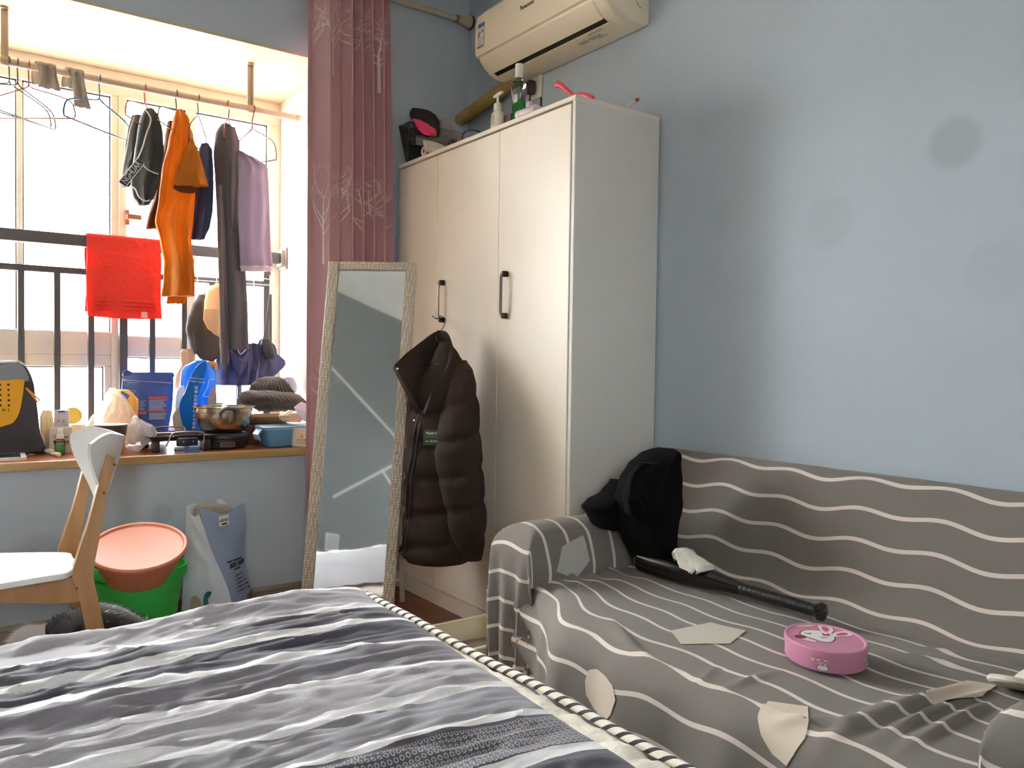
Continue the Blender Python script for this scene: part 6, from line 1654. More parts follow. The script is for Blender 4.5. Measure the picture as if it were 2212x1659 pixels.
# its hanger
hg = thing('coat_hanger', 'thin steel wire hanger holding the brown jacket on the handle', 'hanger', tuple(dep(3.15, 950, 740)))
hp = V((X0 - 0.024, 2.925, 1.212))
obj('hook', B().tube(catmull([dep(3.30, 934, 683), hp + V((-0.010, 0.005, 0.016)), hp + V((0.004, -0.002, 0.028)), dep(3.36, 962, 690), dep(3.30, 958, 706), dep(3.22, 946, 722), dep(3.15, 940, 730)], 5), 0.0022, 8), mat('steel_wire', (120, 110, 104), rough=0.25, metal=0.9), hg)
obj('shoulder_wire', B().tube(catmull([dep(3.20, 920, 770), dep(3.16, 935, 735), dep(3.14, 941, 726), dep(3.12, 944, 735), dep(3.05, 975, 770)], 5), 0.0022, 8), mat('steel_wire', (160, 155, 160)), hg)
obj('cross_wire', B().tube([dep(3.10, 905, 790), dep(3.0, 948, 786)], 0.0022, 8), mat('steel_wire', (160, 155, 160)), hg)

# ------------------------------------------------------------------ chair
m_cw = wood('chair_birch', (164, 120, 74), (190, 146, 98), rough=0.4, scale=(10, 10, 1.5))
m_cwh = mat('chair_white_lacquer', (232, 230, 226), rough=0.35)
ch = thing('chair', 'white seat and curved back chair with light wood legs by the window wall', 'chair', (0.2, 2.74, 0))
L_out = [(231, 982), (221, 1020), (210, 1058), (200, 1098), (190, 1134), (177, 1172), (164.5, 1210), (157, 1230), (155, 1242), (158, 1256), (164.6, 1273), (176, 1318), (186.7, 1362), (209, 1462)]
R_out = [(246, 1458), (223, 1346), (213, 1298), (204, 1258), (202, 1245), (203, 1228), (205.7, 1210), (214, 1168), (221.5, 1128), (228, 1092), (234, 1058), (242, 1024), (250, 990)]
YN, YFp = 2.585, 2.885
prof_l = [on('Y', YN, *p) for p in L_out + R_out]
for p in prof_l: p.z = max(p.z, 0.0)
def leg_b(Y, t=0.030):
    n_ = len(prof_l); b = B()
    q0 = [V((p.x, Y, p.z)) for p in prof_l]; q1 = [V((p.x, Y + t, p.z)) for p in prof_l]
    b.add(q0 + q1, [list(range(n_)), [n_ + i for i in range(n_)][::-1]] + [(i, n_ + i, n_ + (i+1) % n_, (i+1) % n_) for i in range(n_)]); return b
obj('rear_leg', leg_b(YN), m_cw, ch, smooth=25); obj('rear_leg', leg_b(YFp), m_cw, ch, smooth=25)
for (x, z) in ((0.428, 0.735), (0.40, 0.655)):
    obj('screw', B().lathe([(0, 0.001), (0.004, 0.001), (0.004, -0.002)], 12, frame((x + 0.012, YN - 0.0002, z), (1, 0, 0), (0, 0, 1))), mat('screw_dark', (90, 70, 50)), ch)
obj('screw', B().lathe([(0, 0.001), (0.003, 0.001), (0.003, -0.002)], 12, frame(on('Y', YN - 0.0002, 166, 1271), (1, 0, 0), (0, 0, 1))), mat('screw_dark', (90, 70, 50)), ch)
def fleg(Y):
    return B().loft([[V((x - 0.02, Y, z)), V((x + 0.02, Y, z)), V((x + 0.02, Y + 0.03, z)), V((x - 0.02, Y + 0.03, z))] for x, z in ((-0.10, 0.0), (-0.055, 0.43))])
obj('front_leg', fleg(2.555), m_cw, ch, smooth=20); obj('front_leg', fleg(2.915), m_cw, ch, smooth=20)
# aprons with a curved lower edge
for Y in (YN + 0.004, YFp + 0.004):
    top = [V((0.35 - 0.41 * k / 16, Y, 0.425)) for k in range(17)]
    bot = [V((0.355 - 0.41 * k / 16, Y, 0.345 + 0.036 * math.sin(PI * 0.5 * min(1, k / 11)) ** 2 - 0.03 * max(0, (k - 12) / 4))) for k in range(17)]
    b = B(); r0_ = top + bot[::-1]; n_ = len(r0_)
    b.add(r0_ + [p + V((0, 0.022, 0)) for p in r0_], [list(range(n_)), [n_ + i for i in range(n_)][::-1]] + [(i, n_+i, n_+(i+1) % n_, (i+1) % n_) for i in range(n_)])
    obj('apron', b, m_cw, ch, smooth=20)
obj('rear_apron', B().rbox((0.335, YN + 0.03, 0.36), (0.357, YFp, 0.42), 0.003, 1), m_cw, ch)
seat = catmull([(-0.13, 2.56, 0), (-0.14, 2.72, 0), (-0.13, 2.90, 0), (-0.05, 2.955, 0), (0.10, 2.93, 0), (0.25, 2.865, 0), (0.345, 2.80, 0), (0.352, 2.74, 0), (0.348, 2.66, 0), (0.318, 2.545, 0), (0.25, 2.525, 0), (0.05, 2.49, 0), (-0.07, 2.50, 0)], 5, closed=True)
n_ = len(seat); b = B()
rg = []
for (z, s_) in ((0.428, 0.985), (0.431, 1.0), (0.443, 1.0), (0.446, 0.99)):
    c_ = V((0.1, 2.72, 0)); rg.append([V((c_.x + (p.x - c_.x) * s_, c_.y + (p.y - c_.y) * s_, z)) for p in seat])
obj('seat', B().loft(rg), m_cwh, ch, smooth=40)
b = B().lathe([(0, 0), (0.028, 0.002), (0.032, 0.010), (0, 0.011)], 20, Matrix.Translation((0.26, 2.62, 0.418)))
obj('seat_pad', b, m_cwh, ch)
def cback(u, v):
    s_ = (u - 0.5) * 2            # -1 near .. 1 far
    e_ = abs(s_)
    z = 0.806 - 0.200 * v + (1 - v) * (0.034 * e_ ** 1.5 - 0.55 * max(0, e_ - 0.74) ** 2)
    half = 0.180 * (1 - 0.72 * v ** 1.7)
    y = 2.725 + s_ * half; k = s_ * half / 0.18
    x = 0.488 - 0.118 * k * k + 0.30 * (z - 0.80)
    return V((x, y, z))
obj('backrest', B().slab(cback, 40, 24, 0.011), m_cwh, ch, smooth=50)

# ------------------------------------------------------------------ green bucket with orange basin
bk = thing('green_bucket', 'green plastic bucket on the floor by the window wall', 'bucket', (0.605, 3.13, 0))
m_gb = mat('green_plastic', (70, 204, 92), rough=0.4, lucent=0.15)
Mb = Matrix.Translation((0.605, 3.15, 0.001)) @ Matrix.Rotation(0.05, 4, 'Y')
obj('tub', B().lathe([(0, 0.0), (0.118, 0.0), (0.124, 0.006), (0.150, 0.268), (0.147, 0.268), (0.120, 0.01), (0, 0.006)], 48, Mb), m_gb, bk)
obj('rim', B().lathe([(0.149, 0.262), (0.160, 0.262), (0.163, 0.276), (0.161, 0.300), (0.154, 0.302), (0.152, 0.276), (0.149, 0.268)], 48, Mb), m_gb, bk)
bs = on('Y', 3.10, 298, 1180)
bv = dep(2.85, 299, 1180) - CAM; bv.z = 0; bv.normalize(); brx = bv.cross(V((0, 0, 1)))
Rt = Matrix.Translation(dep(2.85, 299, 1180)) @ Matrix.Rotation(-0.02, 4, bv) @ Matrix.Rotation(math.radians(19), 4, brx)
bn = thing('orange_basin', 'salmon orange basin tilted inside the green bucket', 'basin', tuple(dep(2.85, 299, 1180) - V((0, 0, 0.13))))
m_ob = mat('salmon_plastic', (232, 146, 114), rough=0.35, lucent=0.06)
obj('bowl', B().lathe([(0, -0.118), (0.108, -0.118), (0.114, -0.112), (0.150, -0.008), (0.147, -0.006), (0.110, -0.108), (0, -0.112)], 56, Rt), m_ob, bn)
obj('rim', B().lathe([(0.147, -0.010), (0.155, -0.012), (0.162, -0.008), (0.163, 0.0), (0.158, 0.006), (0.150, 0.005), (0.146, -0.002)], 56, Rt), m_ob, bn)

# ------------------------------------------------------------------ cat litter sack
lb = thing('cat_litter_sack', 'open blue-white cat litter sack standing against the wall under the sill', 'sack', (0.93, 3.28, 0))
m_ls = mat('sack_film', (226, 232, 240), rough=0.35, bump=0.25, bscale=12, spec=0.6)
m_ls2 = mat('sack_film_blue', (146, 164, 190), rough=0.3, bump=0.25, bscale=12, spec=0.6)
def lcorner(t):
    """left-rear, front fold, right, rear corners at height fraction t (0 floor, 1 top)"""
    z = 0.455 * t
    A = V((0.800 + 0.02 * t, 3.30, z)); F_ = V((0.985 - 0.10 * t * t - 0.02 * t + 0.01 * math.sin(t * 7), 3.16 + 0.05 * t, z)); R_ = V((1.065 - 0.035 * t + 0.008 * math.sin(t * 9), 3.27, z)); Bk = V((0.95 + 0.01 * t, 3.385, z))
    F_.x -= 0.03
    return A, F_, R_, Bk
def side(i, j, bulge, seed):
    def f(u, v):
        t = v; c = lcorner(t); a = c[i]; d = c[j]; p = a.lerp(d, u); n = (d - a).cross(V((0, 0, 1))).normalized()
        w = bulge * math.sin(PI * u) * (0.6 + 0.4 * (1 - t)) + 0.010 * nz(u * 3 + seed, t * 6) * math.sin(PI * min(1, max(0, u)))
        top = 0.018 * math.sin(u * 5 + seed) * max(0, t - 0.85) / 0.15
        return p + n * w + V((0, 0, top))
    return f
fL = side(0, 1, 0.012, 1.0); fR = side(1, 2, 0.014, 2.0)
obj('gusset', B().slab(fL, 16, 34, 0.0015), m_ls, lb, smooth=60)
obj('front_panel', B().slab(fR, 16, 34, 0.0015), m_ls2, lb, smooth=60)
obj('rear_panel', B().slab(side(2, 3, 0.01, 3.0), 12, 30, 0.0015), m_ls, lb, smooth=60)
obj('rear_gusset', B().slab(side(3, 0, 0.01, 4.0), 12, 30, 0.0015), m_ls, lb, smooth=60)
b = B(); draped(b, [(1087, 440, 462), (1092, 424, 494), (1100, 418, 500), (1115, 420, 500), (1135, 425, 500)], 3.29, 0.04, 0.010, 7, seed=2.5)
obj('inner_bag', b, mat('inner_film', (176, 168, 150), rough=0.5, lucent=0.2, bump=0.3, bscale=20), lb, smooth=50)
obj('filling', B().rbox((0.935, 3.245, 0.002), (1.0, 3.33, 0.20), 0.02, 2), mat('litter_fill', (150, 150, 150)), lb)
def onR(u, t, off=0.0035):
    p = fR(u, t); q = fR(min(1, u + 0.05), t) - fR(max(0, u - 0.05), t); n = q.cross(V((0, 0, 1))).normalized()
    M = frame(p + n * off, q, V((0, 0, 1))); return M
m_ki = mat('sack_ink', (46, 46, 58))
M5 = onR(0.42, 0.925, 0.010) @ Matrix.Rotation(0.18, 4, 'Z')
stk = card(lb, 'price_sticker', M5, 0.046, 0.040, mat('sticker_white', (232, 226, 216)), 0.001)
text('lettering', '5151', M5 @ Matrix.Translation((0.004, 0.001, 0.0012)), 0.017, m_ki, stk, bold=0.0003)
text('lettering', 'No.', M5 @ Matrix.Translation((-0.016, 0.002, 0.0012)), 0.007, m_ki, stk)
card(stk, 'barcode', M5 @ Matrix.Translation((0.002, -0.013, 0.0010)), 0.026, 0.006, m_ki, 0.0008)
text('lettering', 'better companion', onR(0.5, 0.555), 0.0125, m_ki, lb, bold=0.0003)
text('lettering', '膨润土猫砂', onR(0.55, 0.515), 0.021, m_ki, lb, bold=0.0004)
text('lettering', '中砂易清理', onR(0.5, 0.478), 0.009, m_ki, lb)
for k in range(5): text('lettering', '口【快速吸水】不沾底', onR(0.52, 0.425 - 0.034 * k), 0.0088, mat('sack_ink_soft', (84, 88, 104)), lb)
text('lettering', 'CAT', onR(0.80, 0.205), 0.030, m_ki, lb, bold=0.0005)
text('lettering', 'LITTER', onR(0.72, 0.115), 0.032, m_ki, lb, bold=0.0005)
b = B(); Mq = onR(0.82, 0.165); b.prism([(0.016 * math.cos(a) - 0.0, 0.006 * math.sin(a)) for a in [2 * PI * k / 18 for k in range(18)]], Mq, 0.0008); obj('ink_blot', b, m_ki, lb, smooth=0)
def onL(u, t, off=0.008):
    p = fL(u, t); q = fL(min(1, u + 0.05), t) - fL(max(0, u - 0.05), t); n = q.cross(V((0, 0, 1))).normalized(); return p + n * off
def lprint(name, pts_, m):
    Q = catmull([(x, y, 0) for x, y in pts_], 4, closed=True); n_ = len(Q); c = sum(Q, V()) / n_
    b = B(); vs_ = [onL(c.x, c.y)]
    for r in (0.5, 1.0): vs_ += [onL(c.x + (q.x - c.x) * r, c.y + (q.y - c.y) * r) for q in Q]
    b.add(vs_, [(0, 1 + i, 1 + (i+1) % n_) for i in range(n_)] + [(1 + i, 1 + n_ + i, 1 + n_ + (i+1) % n_, 1 + (i+1) % n_) for i in range(n_)]); return obj(name, b, m, lb, smooth=0)
lprint('cream_shape', [(0.22, 0.02), (0.20, 0.18), (0.25, 0.26), (0.36, 0.26), (0.44, 0.20), (0.42, 0.10), (0.46, 0.02)], mat('print_cream', (204, 198, 176)))
m_te = mat('print_teal', (58, 116, 122))
lprint('teal_shape', [(0.62, 0.02), (0.52, 0.10), (0.50, 0.17), (0.58, 0.20), (0.74, 0.17), (0.86, 0.10), (0.88, 0.02)], m_te)
lprint('teal_tail', [(0.52, 0.16), (0.48, 0.22), (0.50, 0.28), (0.58, 0.31), (0.66, 0.31), (0.64, 0.285), (0.56, 0.26), (0.56, 0.21), (0.60, 0.17)], m_te)

# ------------------------------------------------------------------ cat
def skin_mesh(vs_, es_, rad, sub=2):
    me = bpy.data.meshes.new('s'); me.from_pydata([tuple(v) for v in vs_], es_, [])
    o = bpy.data.objects.new('s', me); COL.objects.link(o)
    o.modifiers.new('skin', 'SKIN'); o.modifiers.new('sub', 'SUBSURF').levels = sub
    for i, r in enumerate(rad):
        sv = me.skin_vertices[0].data[i]; sv.radius = r if isinstance(r, tuple) else (r, r); sv.use_root = (i == 0)
    dg = bpy.context.evaluated_depsgraph_get()
    m2 = bpy.data.meshes.new_from_object(o.evaluated_get(dg))
    vv = [v.co.copy() for v in m2.vertices]; ff = [list(p.vertices) for p in m2.polygons]
    bpy.data.objects.remove(o); bpy.data.meshes.remove(me); bpy.data.meshes.remove(m2)
    return vv, ff
cx0 = V((0.40, 2.745, 0))
vs_ = [(-0.09, 0, 0.205), (-0.02, 0, 0.215), (0.05, 0, 0.205), (0.11, 0, 0.175), (0.155, -0.01, 0.145), (0.195, -0.015, 0.125), (0.235, -0.02, 0.11),
       (-0.13, 0.01, 0.20), (-0.165, 0.02, 0.225), (-0.19, 0.03, 0.20), (-0.195, 0.04, 0.12),
       (-0.08, -0.065, 0.13), (-0.03, -0.08, 0.09), (-0.10, -0.08, 0.055), (-0.07, -0.085, 0.012),
       (-0.08, 0.065, 0.13), (-0.03, 0.08, 0.09), (-0.10, 0.08, 0.055), (-0.07, 0.085, 0.012),
       (0.10, -0.05, 0.12), (0.09, -0.055, 0.06), (0.11, -0.055, 0.012), (0.10, 0.05, 0.12), (0.09, 0.055, 0.06), (0.11, 0.055, 0.012),
       (0.175, -0.045, 0.18), (0.175, 0.02, 0.185)]
es_ = [(0, 1), (1, 2), (2, 3), (3, 4), (4, 5), (5, 6), (0, 7), (7, 8), (8, 9), (9, 10), (0, 11), (11, 12), (12, 13), (13, 14), (0, 15), (15, 16), (16, 17), (17, 18), (3, 19), (19, 20), (20, 21), (3, 22), (22, 23), (23, 24), (4, 25), (4, 26)]
rad = [0.082, 0.092, 0.088, 0.070, 0.052, 0.052, 0.028, 0.036, 0.036, 0.036, 0.024, 0.045, 0.036, 0.020, 0.018, 0.045, 0.036, 0.020, 0.018, 0.032, 0.022, 0.019, 0.032, 0.022, 0.019, 0.012, 0.012]
cv, cf = skin_mesh(vs_, es_, rad)
m_catb = mat('cat_black_fur', (34, 32, 34), rough=0.8, sheen=0.4); m_catw = mat('cat_white_fur', (236, 230, 226), rough=0.8, sheen=0.3)
m_catg = mat('cat_lit_tips', (120, 114, 116), rough=0.8)  # pale strands that paint light catching the black fur
def catcol(p):
    if p.x < -0.115 + 0.01 * nz(p.z * 20, p.y * 20): return 1
    if p.x > 0.10 and p.z < 0.17 + 0.02 * nz(p.x * 30, p.y * 30): return 1
    if p.z < 0.06: return 1
    if p.x > 0.02 and p.z > 0.245 + 0.03 * nz(p.x * 22, p.y * 22): return 2  # upper back: highlight put into the strand colours
    return 0
b = B()
b.v = [cx0 + p for p in cv]; b.uv = [(0, 0)] * len(cv); b.f = cf; b.fm = []
for f in cf:
    c = sum((cv[i] for i in f), V()) / len(f); b.fm.append({0: 0, 1: 1, 2: 0}[catcol(c)])
ct = thing('cat', 'black and white cat crouching under the chair behind the bed', 'cat', (0.40, 2.745, 0))
obj('body', b, [m_catb, m_catw], ct, smooth=180)
# fur
fb = B(); rnd = random.Random(3)
for f in cf:
    P = [cv[i] for i in f]; n = (P[1] - P[0]).cross(P[2] - P[0])
    if n.length < 1e-12: continue
    ar = n.length; n.normalize(); cc = sum(P, V()) / len(P)
    if cc.z < 0.08: continue
    for _ in range(9):
        w = [rnd.random() for _ in P]; s_ = sum(w); p = sum((P[i] * (w[i] / s_) for i in range(len(P))), V())
        k = catcol(p); ln = rnd.uniform(0.012, 0.024)
        d = (n * 0.55 + V((0.3 if k != 1 else -0.3, 0, -0.35)) + V((rnd.uniform(-.2, .2), rnd.uniform(-.2, .2), rnd.uniform(-.2, .2)))).normalized()
        s2 = d.cross(n); s2 = s2.normalized() * 0.0008 if s2.length > 1e-6 else V((0.0008, 0, 0))
        fb.mi = {0: 0, 1: 1, 2: rnd.choice((0, 1, 2))}[k]
        q = cx0 + p
        fb.add([q - s2, q + s2, q + d * ln], [(0, 1, 2)])
fo = obj('fur', fb, [m_catb, m_catw, m_catg], ct, smooth=0); fo['kind'] = 'stuff'
for (x, y) in ((0.225, -0.045), (0.225, 0.008)):
    obj('eye', B().lathe([(0, 0.007), (0.005, 0.005), (0.007, 0), (0.005, -0.005), (0, -0.007)], 12, Matrix.Translation(cx0 + V((x, y, 0.145)))), mat('cat_eye', (150, 150, 60), rough=0.1), ct)
obj('nose', B().lathe([(0, 0.005), (0.005, 0), (0, -0.005)], 10, Matrix.Translation(cx0 + V((0.262, -0.022, 0.118)))), mat('cat_nose', (190, 120, 120)), ct)

# ------------------------------------------------------------------ litter box
lt = thing('litter_box', 'cream plastic cat litter box between the wardrobe and the sofa arm', 'litter box', (1.44, 2.21, 0))
m_lt = mat('litter_cream', (238, 226, 194), rough=0.4, lucent=0.1)
lx0, lx1, ly0, ly1 = 1.20, 1.675, 2.062, 2.335
obj('tray', B().loft([rr4(lx0 + 0.03, lx1 - 0.03, ly0 + 0.02, ly1 - 0.02, 0.001, 0.05), rr4(lx0 + 0.01, lx1 - 0.01, ly0 + 0.008, ly1 - 0.008, 0.15, 0.06), rr4(lx0, lx1, ly0, ly1, 0.155, 0.065), rr4(lx0, lx1, ly0, ly1, 0.163, 0.065), rr4(lx0 + 0.012, lx1 - 0.012, ly0 + 0.012, ly1 - 0.012, 0.163, 0.06), rr4(lx0 + 0.032, lx1 - 0.032, ly0 + 0.024, ly1 - 0.024, 0.01, 0.05)]), m_lt, lt, smooth=40)
def litz(x, y): return 0.085 + 0.022 * nz(x * 5, y * 6) + 0.025 * math.exp(-((x - 1.50) / 0.08) ** 2 - ((y - 2.17) / 0.07) ** 2)
bl = B().grid(lambda u, v: V((lx0 + 0.022 + (lx1 - lx0 - 0.044) * u, ly0 + 0.018 + (ly1 - ly0 - 0.036) * v, litz(lx0 + (lx1 - lx0) * u, ly0 + (ly1 - ly0) * v))), 60, 40)
lo = obj('litter', bl, mat('litter_grains', (170, 158, 140), rough=0.95, bump=0.9, bscale=420, var=0.25, vscale=260), lt, smooth=80); lo['kind'] = 'stuff'
Mlab = frame(on('Y', ly0 + 0.003, 1080, 1417), (1, 0, 0), (0, 0, 1))
shield = [(-0.017, 0.017), (0.017, 0.017), (0.017, -0.006), (0.010, -0.014), (0, -0.018), (-0.010, -0.014), (-0.017, -0.006)]
lbl = obj('label', B().prism(shield, Mlab, 0.002), mat('litter_label', (126, 96, 60)), lt, smooth=0)
text('lettering', 'A12+', Mlab @ Matrix.Translation((0, -0.002, 0.0016)), 0.013, mat('label_black', (40, 30, 22)), lbl, bold=0.0003)

# ------------------------------------------------------------------ on top of the wardrobe
ZT = HW + 0.001
def clampz(b, z):
    for v in b.v: v.z = max(v.z, z)
    return b
XT = 1.84
p0 = on('X', XT, 855, 275); p1 = on('X', XT, 868, 350)
bsk = thing('mesh_basket', 'black wire mesh basket at the far left of the wardrobe top', 'basket', (1.90, 3.20, ZT))
m_mesh = mat('black_mesh', (36, 34, 34), rough=0.5, alpha=0.35)
m_wireb = mat('black_wire', (34, 32, 32), rough=0.4)
zt_ = on('X', 1.79, 857, 277).z; yn_ = on('X', 1.79, 885, 273).y
bo = [V((1.80, yn_ + 0.03, ZT)), V((2.02, yn_ + 0.03, ZT)), V((2.02, 3.336, ZT)), V((1.80, 3.336, ZT))]
to_ = [V((1.785, yn_, zt_)), V((2.05, yn_, zt_)), V((2.05, 3.393, zt_)), V((1.785, 3.393, zt_))]
for i in range(4):
    k = (i + 1) % 4
    pn = obj('mesh_side', B().add([bo[i], bo[k], to_[k], to_[i]], [(0, 1, 2, 3)]), m_mesh, bsk, smooth=0)
    b = B()
    for q in range(1, 9): b.tube([bo[i].lerp(bo[k], q / 9), to_[i].lerp(to_[k], q / 9)], 0.0007, 4)
    for q in range(1, 7): b.tube([bo[i].lerp(to_[i], q / 7), bo[k].lerp(to_[k], q / 7)], 0.0007, 4)
    obj('mesh_wires', b, m_wireb, pn, smooth=0)
obj('rim', B().tube(to_, 0.003, 8, closed=True), m_wireb, bsk)
obj('bottom', B().add(bo, [(0, 1, 2, 3)]), m_mesh, bsk, smooth=0)
for i in (0, 3):
    obj('corner_wire', B().tube([bo[i], to_[i]], 0.0025, 8), m_wireb, bsk)
# slipper-like black and pink thing on the basket
m_pk = mat('hot_pink_cloth', (232, 72, 108), rough=0.7); m_bks = mat('black_rubber', (34, 28, 30), rough=0.55)
slp = thing('black_pink_hat', 'black visor-shaped pouch with hot pink lining on top of the mesh basket', 'pouch', (1.86, 3.15, zt_))
Mv = frame(on('X', 1.84, 916, 256), on('X', 1.84, 940, 270) - on('X', 1.84, 890, 246), V((0, 0, 1)))
b = B(); draped(b, [(236, 898, 918), (240, 891, 928), (248, 888, 938), (258, 891, 944), (266, 898, 946), (273, 908, 944), (278, 920, 936)], 1.845, 0.035, 0.002, 3, n=36, plane='X', seed=1); obj('shell', b, m_bks, slp, smooth=60)
b = B(); draped(b, [(258, 893, 906), (268, 896, 925), (280, 902, 942), (288, 912, 944), (293, 922, 940)], 1.80, 0.02, 0.006, 5, plane='X', seed=2); obj('lining', b, m_pk, slp, smooth=60)
b = B(); draped(b, [(262, 926, 946), (275, 934, 948), (288, 936, 948), (296, 925, 946)], 1.825, 0.018, 0.004, 4, plane='X', seed=4); obj('side', b, m_bks, slp, smooth=60)
# clear bags stuffed in the basket
m_film = mat('cloudy_film', (214, 208, 194), rough=0.25, alpha=0.5, bump=0.5, bscale=30, spec=0.8)
b = B(); draped(b, [(262, 848, 856), (272, 862, 886), (285, 875, 905), (300, 888, 922), (316, 893, 925)], 1.86, 0.03, 0.010, 7, plane='X', seed=3); clampz(b, ZT + 0.004)
tag(obj('clear_film_bag', b, m_film, smooth=60), 'pale clear film bag stuffed in the mesh basket', 'plastic bag')
b = B(); draped(b, [(262, 965, 985), (270, 955, 996), (285, 948, 998), (300, 940, 992), (314, 932, 985), (325, 925, 975)], 1.90, 0.05, 0.012, 8, plane='X', seed=6, n=36); clampz(b, ZT)
tag(obj('grey_film_bag', b, mat('grey_film', (170, 168, 160), rough=0.25, alpha=0.6, bump=0.5, bscale=30, spec=0.8), smooth=60), 'crumpled grey plastic bag beside the mesh basket on the wardrobe', 'plastic bag')
b = B(); draped(b, [(304, 917, 932), (312, 918, 955), (320, 921, 972), (330, 925, 970)], 1.80, 0.02, 0.008, 6, plane='X', seed=7); clampz(b, ZT)
tag(obj('white_tissue', b, mat('tissue_white', (222, 212, 196), rough=0.8, lucent=0.3), smooth=60), 'crumpled white tissue at the front edge of the wardrobe top', 'tissue')
pr = on('X', 1.785, 916, 327); pr.z = max(pr.z, ZT + 0.0225)
tag(obj('pink_tape_roll', B().tube([pr + V((0, 0.016 * math.cos(a), 0.016 * math.sin(a))) for a in [2 * PI * k / 24 for k in range(24)]], 0.006, 10, closed=True), mat('pale_pink', (232, 204, 196), rough=0.4)), 'pale pink ring lying at the wardrobe edge', 'ring')
cbp = [on('X', 1.80, *q) for q in ((966, 312), (975, 303), (985, 302))]
b = B(); b.tube(catmull([tuple(p) for p in (V((1.80, on('X', 1.80, 966, 312).y, ZT + 0.004)), on('X', 1.80, 972, 305), on('X', 1.80, 984, 303), V((1.80, on('X', 1.80, 992, 300).y, ZT + 0.004)),
     V((1.81, on('X', 1.80, 995, 300).y, ZT + 0.004)), on('X', 1.80, 999, 292), on('X', 1.80, 1008, 283), on('X', 1.80, 1022, 281), on('X', 1.82, 1036, 285), V((1.84, on('X', 1.80, 1046, 285).y, ZT + 0.004)))], 6), 0.0032, 8)
tag(obj('charging_cable', b, mat('cable_black', (40, 36, 36), rough=0.5)), 'black cable looping over the wardrobe top', 'cable')
q = on('X', 1.82, 992, 300)
for (x, y0_, lab_) in ((994, 2.90, 'small white charger block under the black cable'), (1022, 2.80, 'flat white adapter beside the cable loop')):
    q = on('X', 1.82, x, 295)
    tag(obj('charger', B().rbox((1.80, q.y - 0.025, ZT), (1.84, q.y + 0.025, ZT + 0.020 if x < 1000 else ZT + 0.014), 0.004, 2), mat('charger_white', (224, 214, 200), rough=0.4)), lab_, 'charger')
# pump bottle
q = on('X', 1.80, 1075, 245); pbz = on('X', 1.80, 1080, 200).z
pm = thing('pump_bottle', 'cream lotion pump bottle on the wardrobe top', 'bottle', (1.80, q.y, ZT))
Mz = Matrix.Translation((1.80, q.y, ZT)); Hh = pbz - ZT
m_pb = mat('lotion_cream', (232, 224, 200), rough=0.4)
rr_ = 0.031
obj('body', B().lathe([(0, 0), (rr_, 0), (rr_ * 1.02, 0.004), (rr_, Hh * 0.38), (rr_ * 0.86, Hh * 0.47), (rr_ * 0.5, Hh * 0.53), (rr_ * 0.42, Hh * 0.55), (0, Hh * 0.55)], 32, Mz, sy=1.0, sx=0.75), m_pb, pm)
obj('collar', B().lathe([(rr_ * 0.5, Hh * 0.54), (rr_ * 0.5, Hh * 0.70), (rr_ * 0.35, Hh * 0.74), (0, Hh * 0.75)], 24, Mz), mat('pump_white', (236, 230, 218), rough=0.35), pm)
obj('stem', B().lathe([(rr_ * 0.16, Hh * 0.73), (rr_ * 0.16, Hh * 0.93), (0, Hh * 0.94)], 14, Mz), mat('pump_white', (236, 230, 218)), pm)
b = B(); b.tube(catmull([(1.80, q.y + 0.024, ZT + Hh * 0.945), (1.80, q.y, ZT + Hh * 0.965), (1.80, q.y - 0.03, ZT + Hh * 0.985)], 5), [0.006] * 4 + [0.0075] * 4 + [0.006] * 3, 10)
obj('nozzle', b, mat('pump_white', (236, 230, 218)), pm)
for k in range(7):
    Mk = frame((1.80 - 0.0245, q.y, ZT + Hh * (0.40 - 0.045 * k)), (0, -1, 0), (0, 0, 1))
    card(pm, 'printed_line', Mk, 0.020 + 0.012 * ((k * 3) % 4) / 3 - (0.012 if k < 2 else 0), 0.0022, mat('bottle_ink', (150, 140, 116)), 0.0012)
tag(obj('grey_block', B().rbox((1.81, on('X', 1.83, 1112, 230).y, ZT), (1.85, on('X', 1.83, 1092, 230).y, ZT + 0.052), 0.003, 2), mat('block_grey_brown', (112, 98, 84), rough=0.5)), 'small grey-brown block between the pump bottle and the mouthwash', 'block')
# mouthwash
q = on('X', 1.83, 1121, 200); top = on('X', 1.83, 1124, 138).z
mw_ = thing('mouthwash_bottle', 'clear mouthwash bottle with green liquid and white cap on the wardrobe', 'bottle', (1.83, q.y, ZT)); Hh = top - ZT
def prism_r(z0, z1, w0, w1, d0, d1): return B().loft([rr4(1.83 - d / 2, 1.83 + d / 2, q.y - w / 2, q.y + w / 2, z, min(w, d) * 0.3) for (z, w, d) in ((z0, w0, d0), (z1, w1, d1))])
bw0 = 0.058
b = B().loft([rr4(1.83 - d / 2, 1.83 + d / 2, q.y - w / 2, q.y + w / 2, ZT + z * Hh, min(w, d) * 0.3) for (z, w, d) in ((0.0, bw0 * 0.94, 0.036), (0.01, bw0, 0.04), (0.15, bw0, 0.04), (0.17, bw0 * 0.93, 0.036), (0.46, bw0 * 0.93, 0.036), (0.52, bw0 * 1.12, 0.044), (0.66, bw0 * 1.12, 0.044), (0.72, bw0 * 0.8, 0.036), (0.745, bw0 * 0.45, 0.026), (0.78, bw0 * 0.42, 0.025))])
obj('body', b, glass('bottle_clear', (236, 240, 238), 1.0), mw_, smooth=40)
b = B().loft([rr4(1.83 - d / 2, 1.83 + d / 2, q.y - w / 2 + 0.002, q.y + w / 2 - 0.002, ZT + z * Hh, min(w, d) * 0.3) for (z, w, d) in ((0.006, bw0 * 0.9, 0.034), (0.15, bw0 * 0.94, 0.037), (0.18, bw0 * 0.87, 0.033), (0.40, bw0 * 0.87, 0.033))])
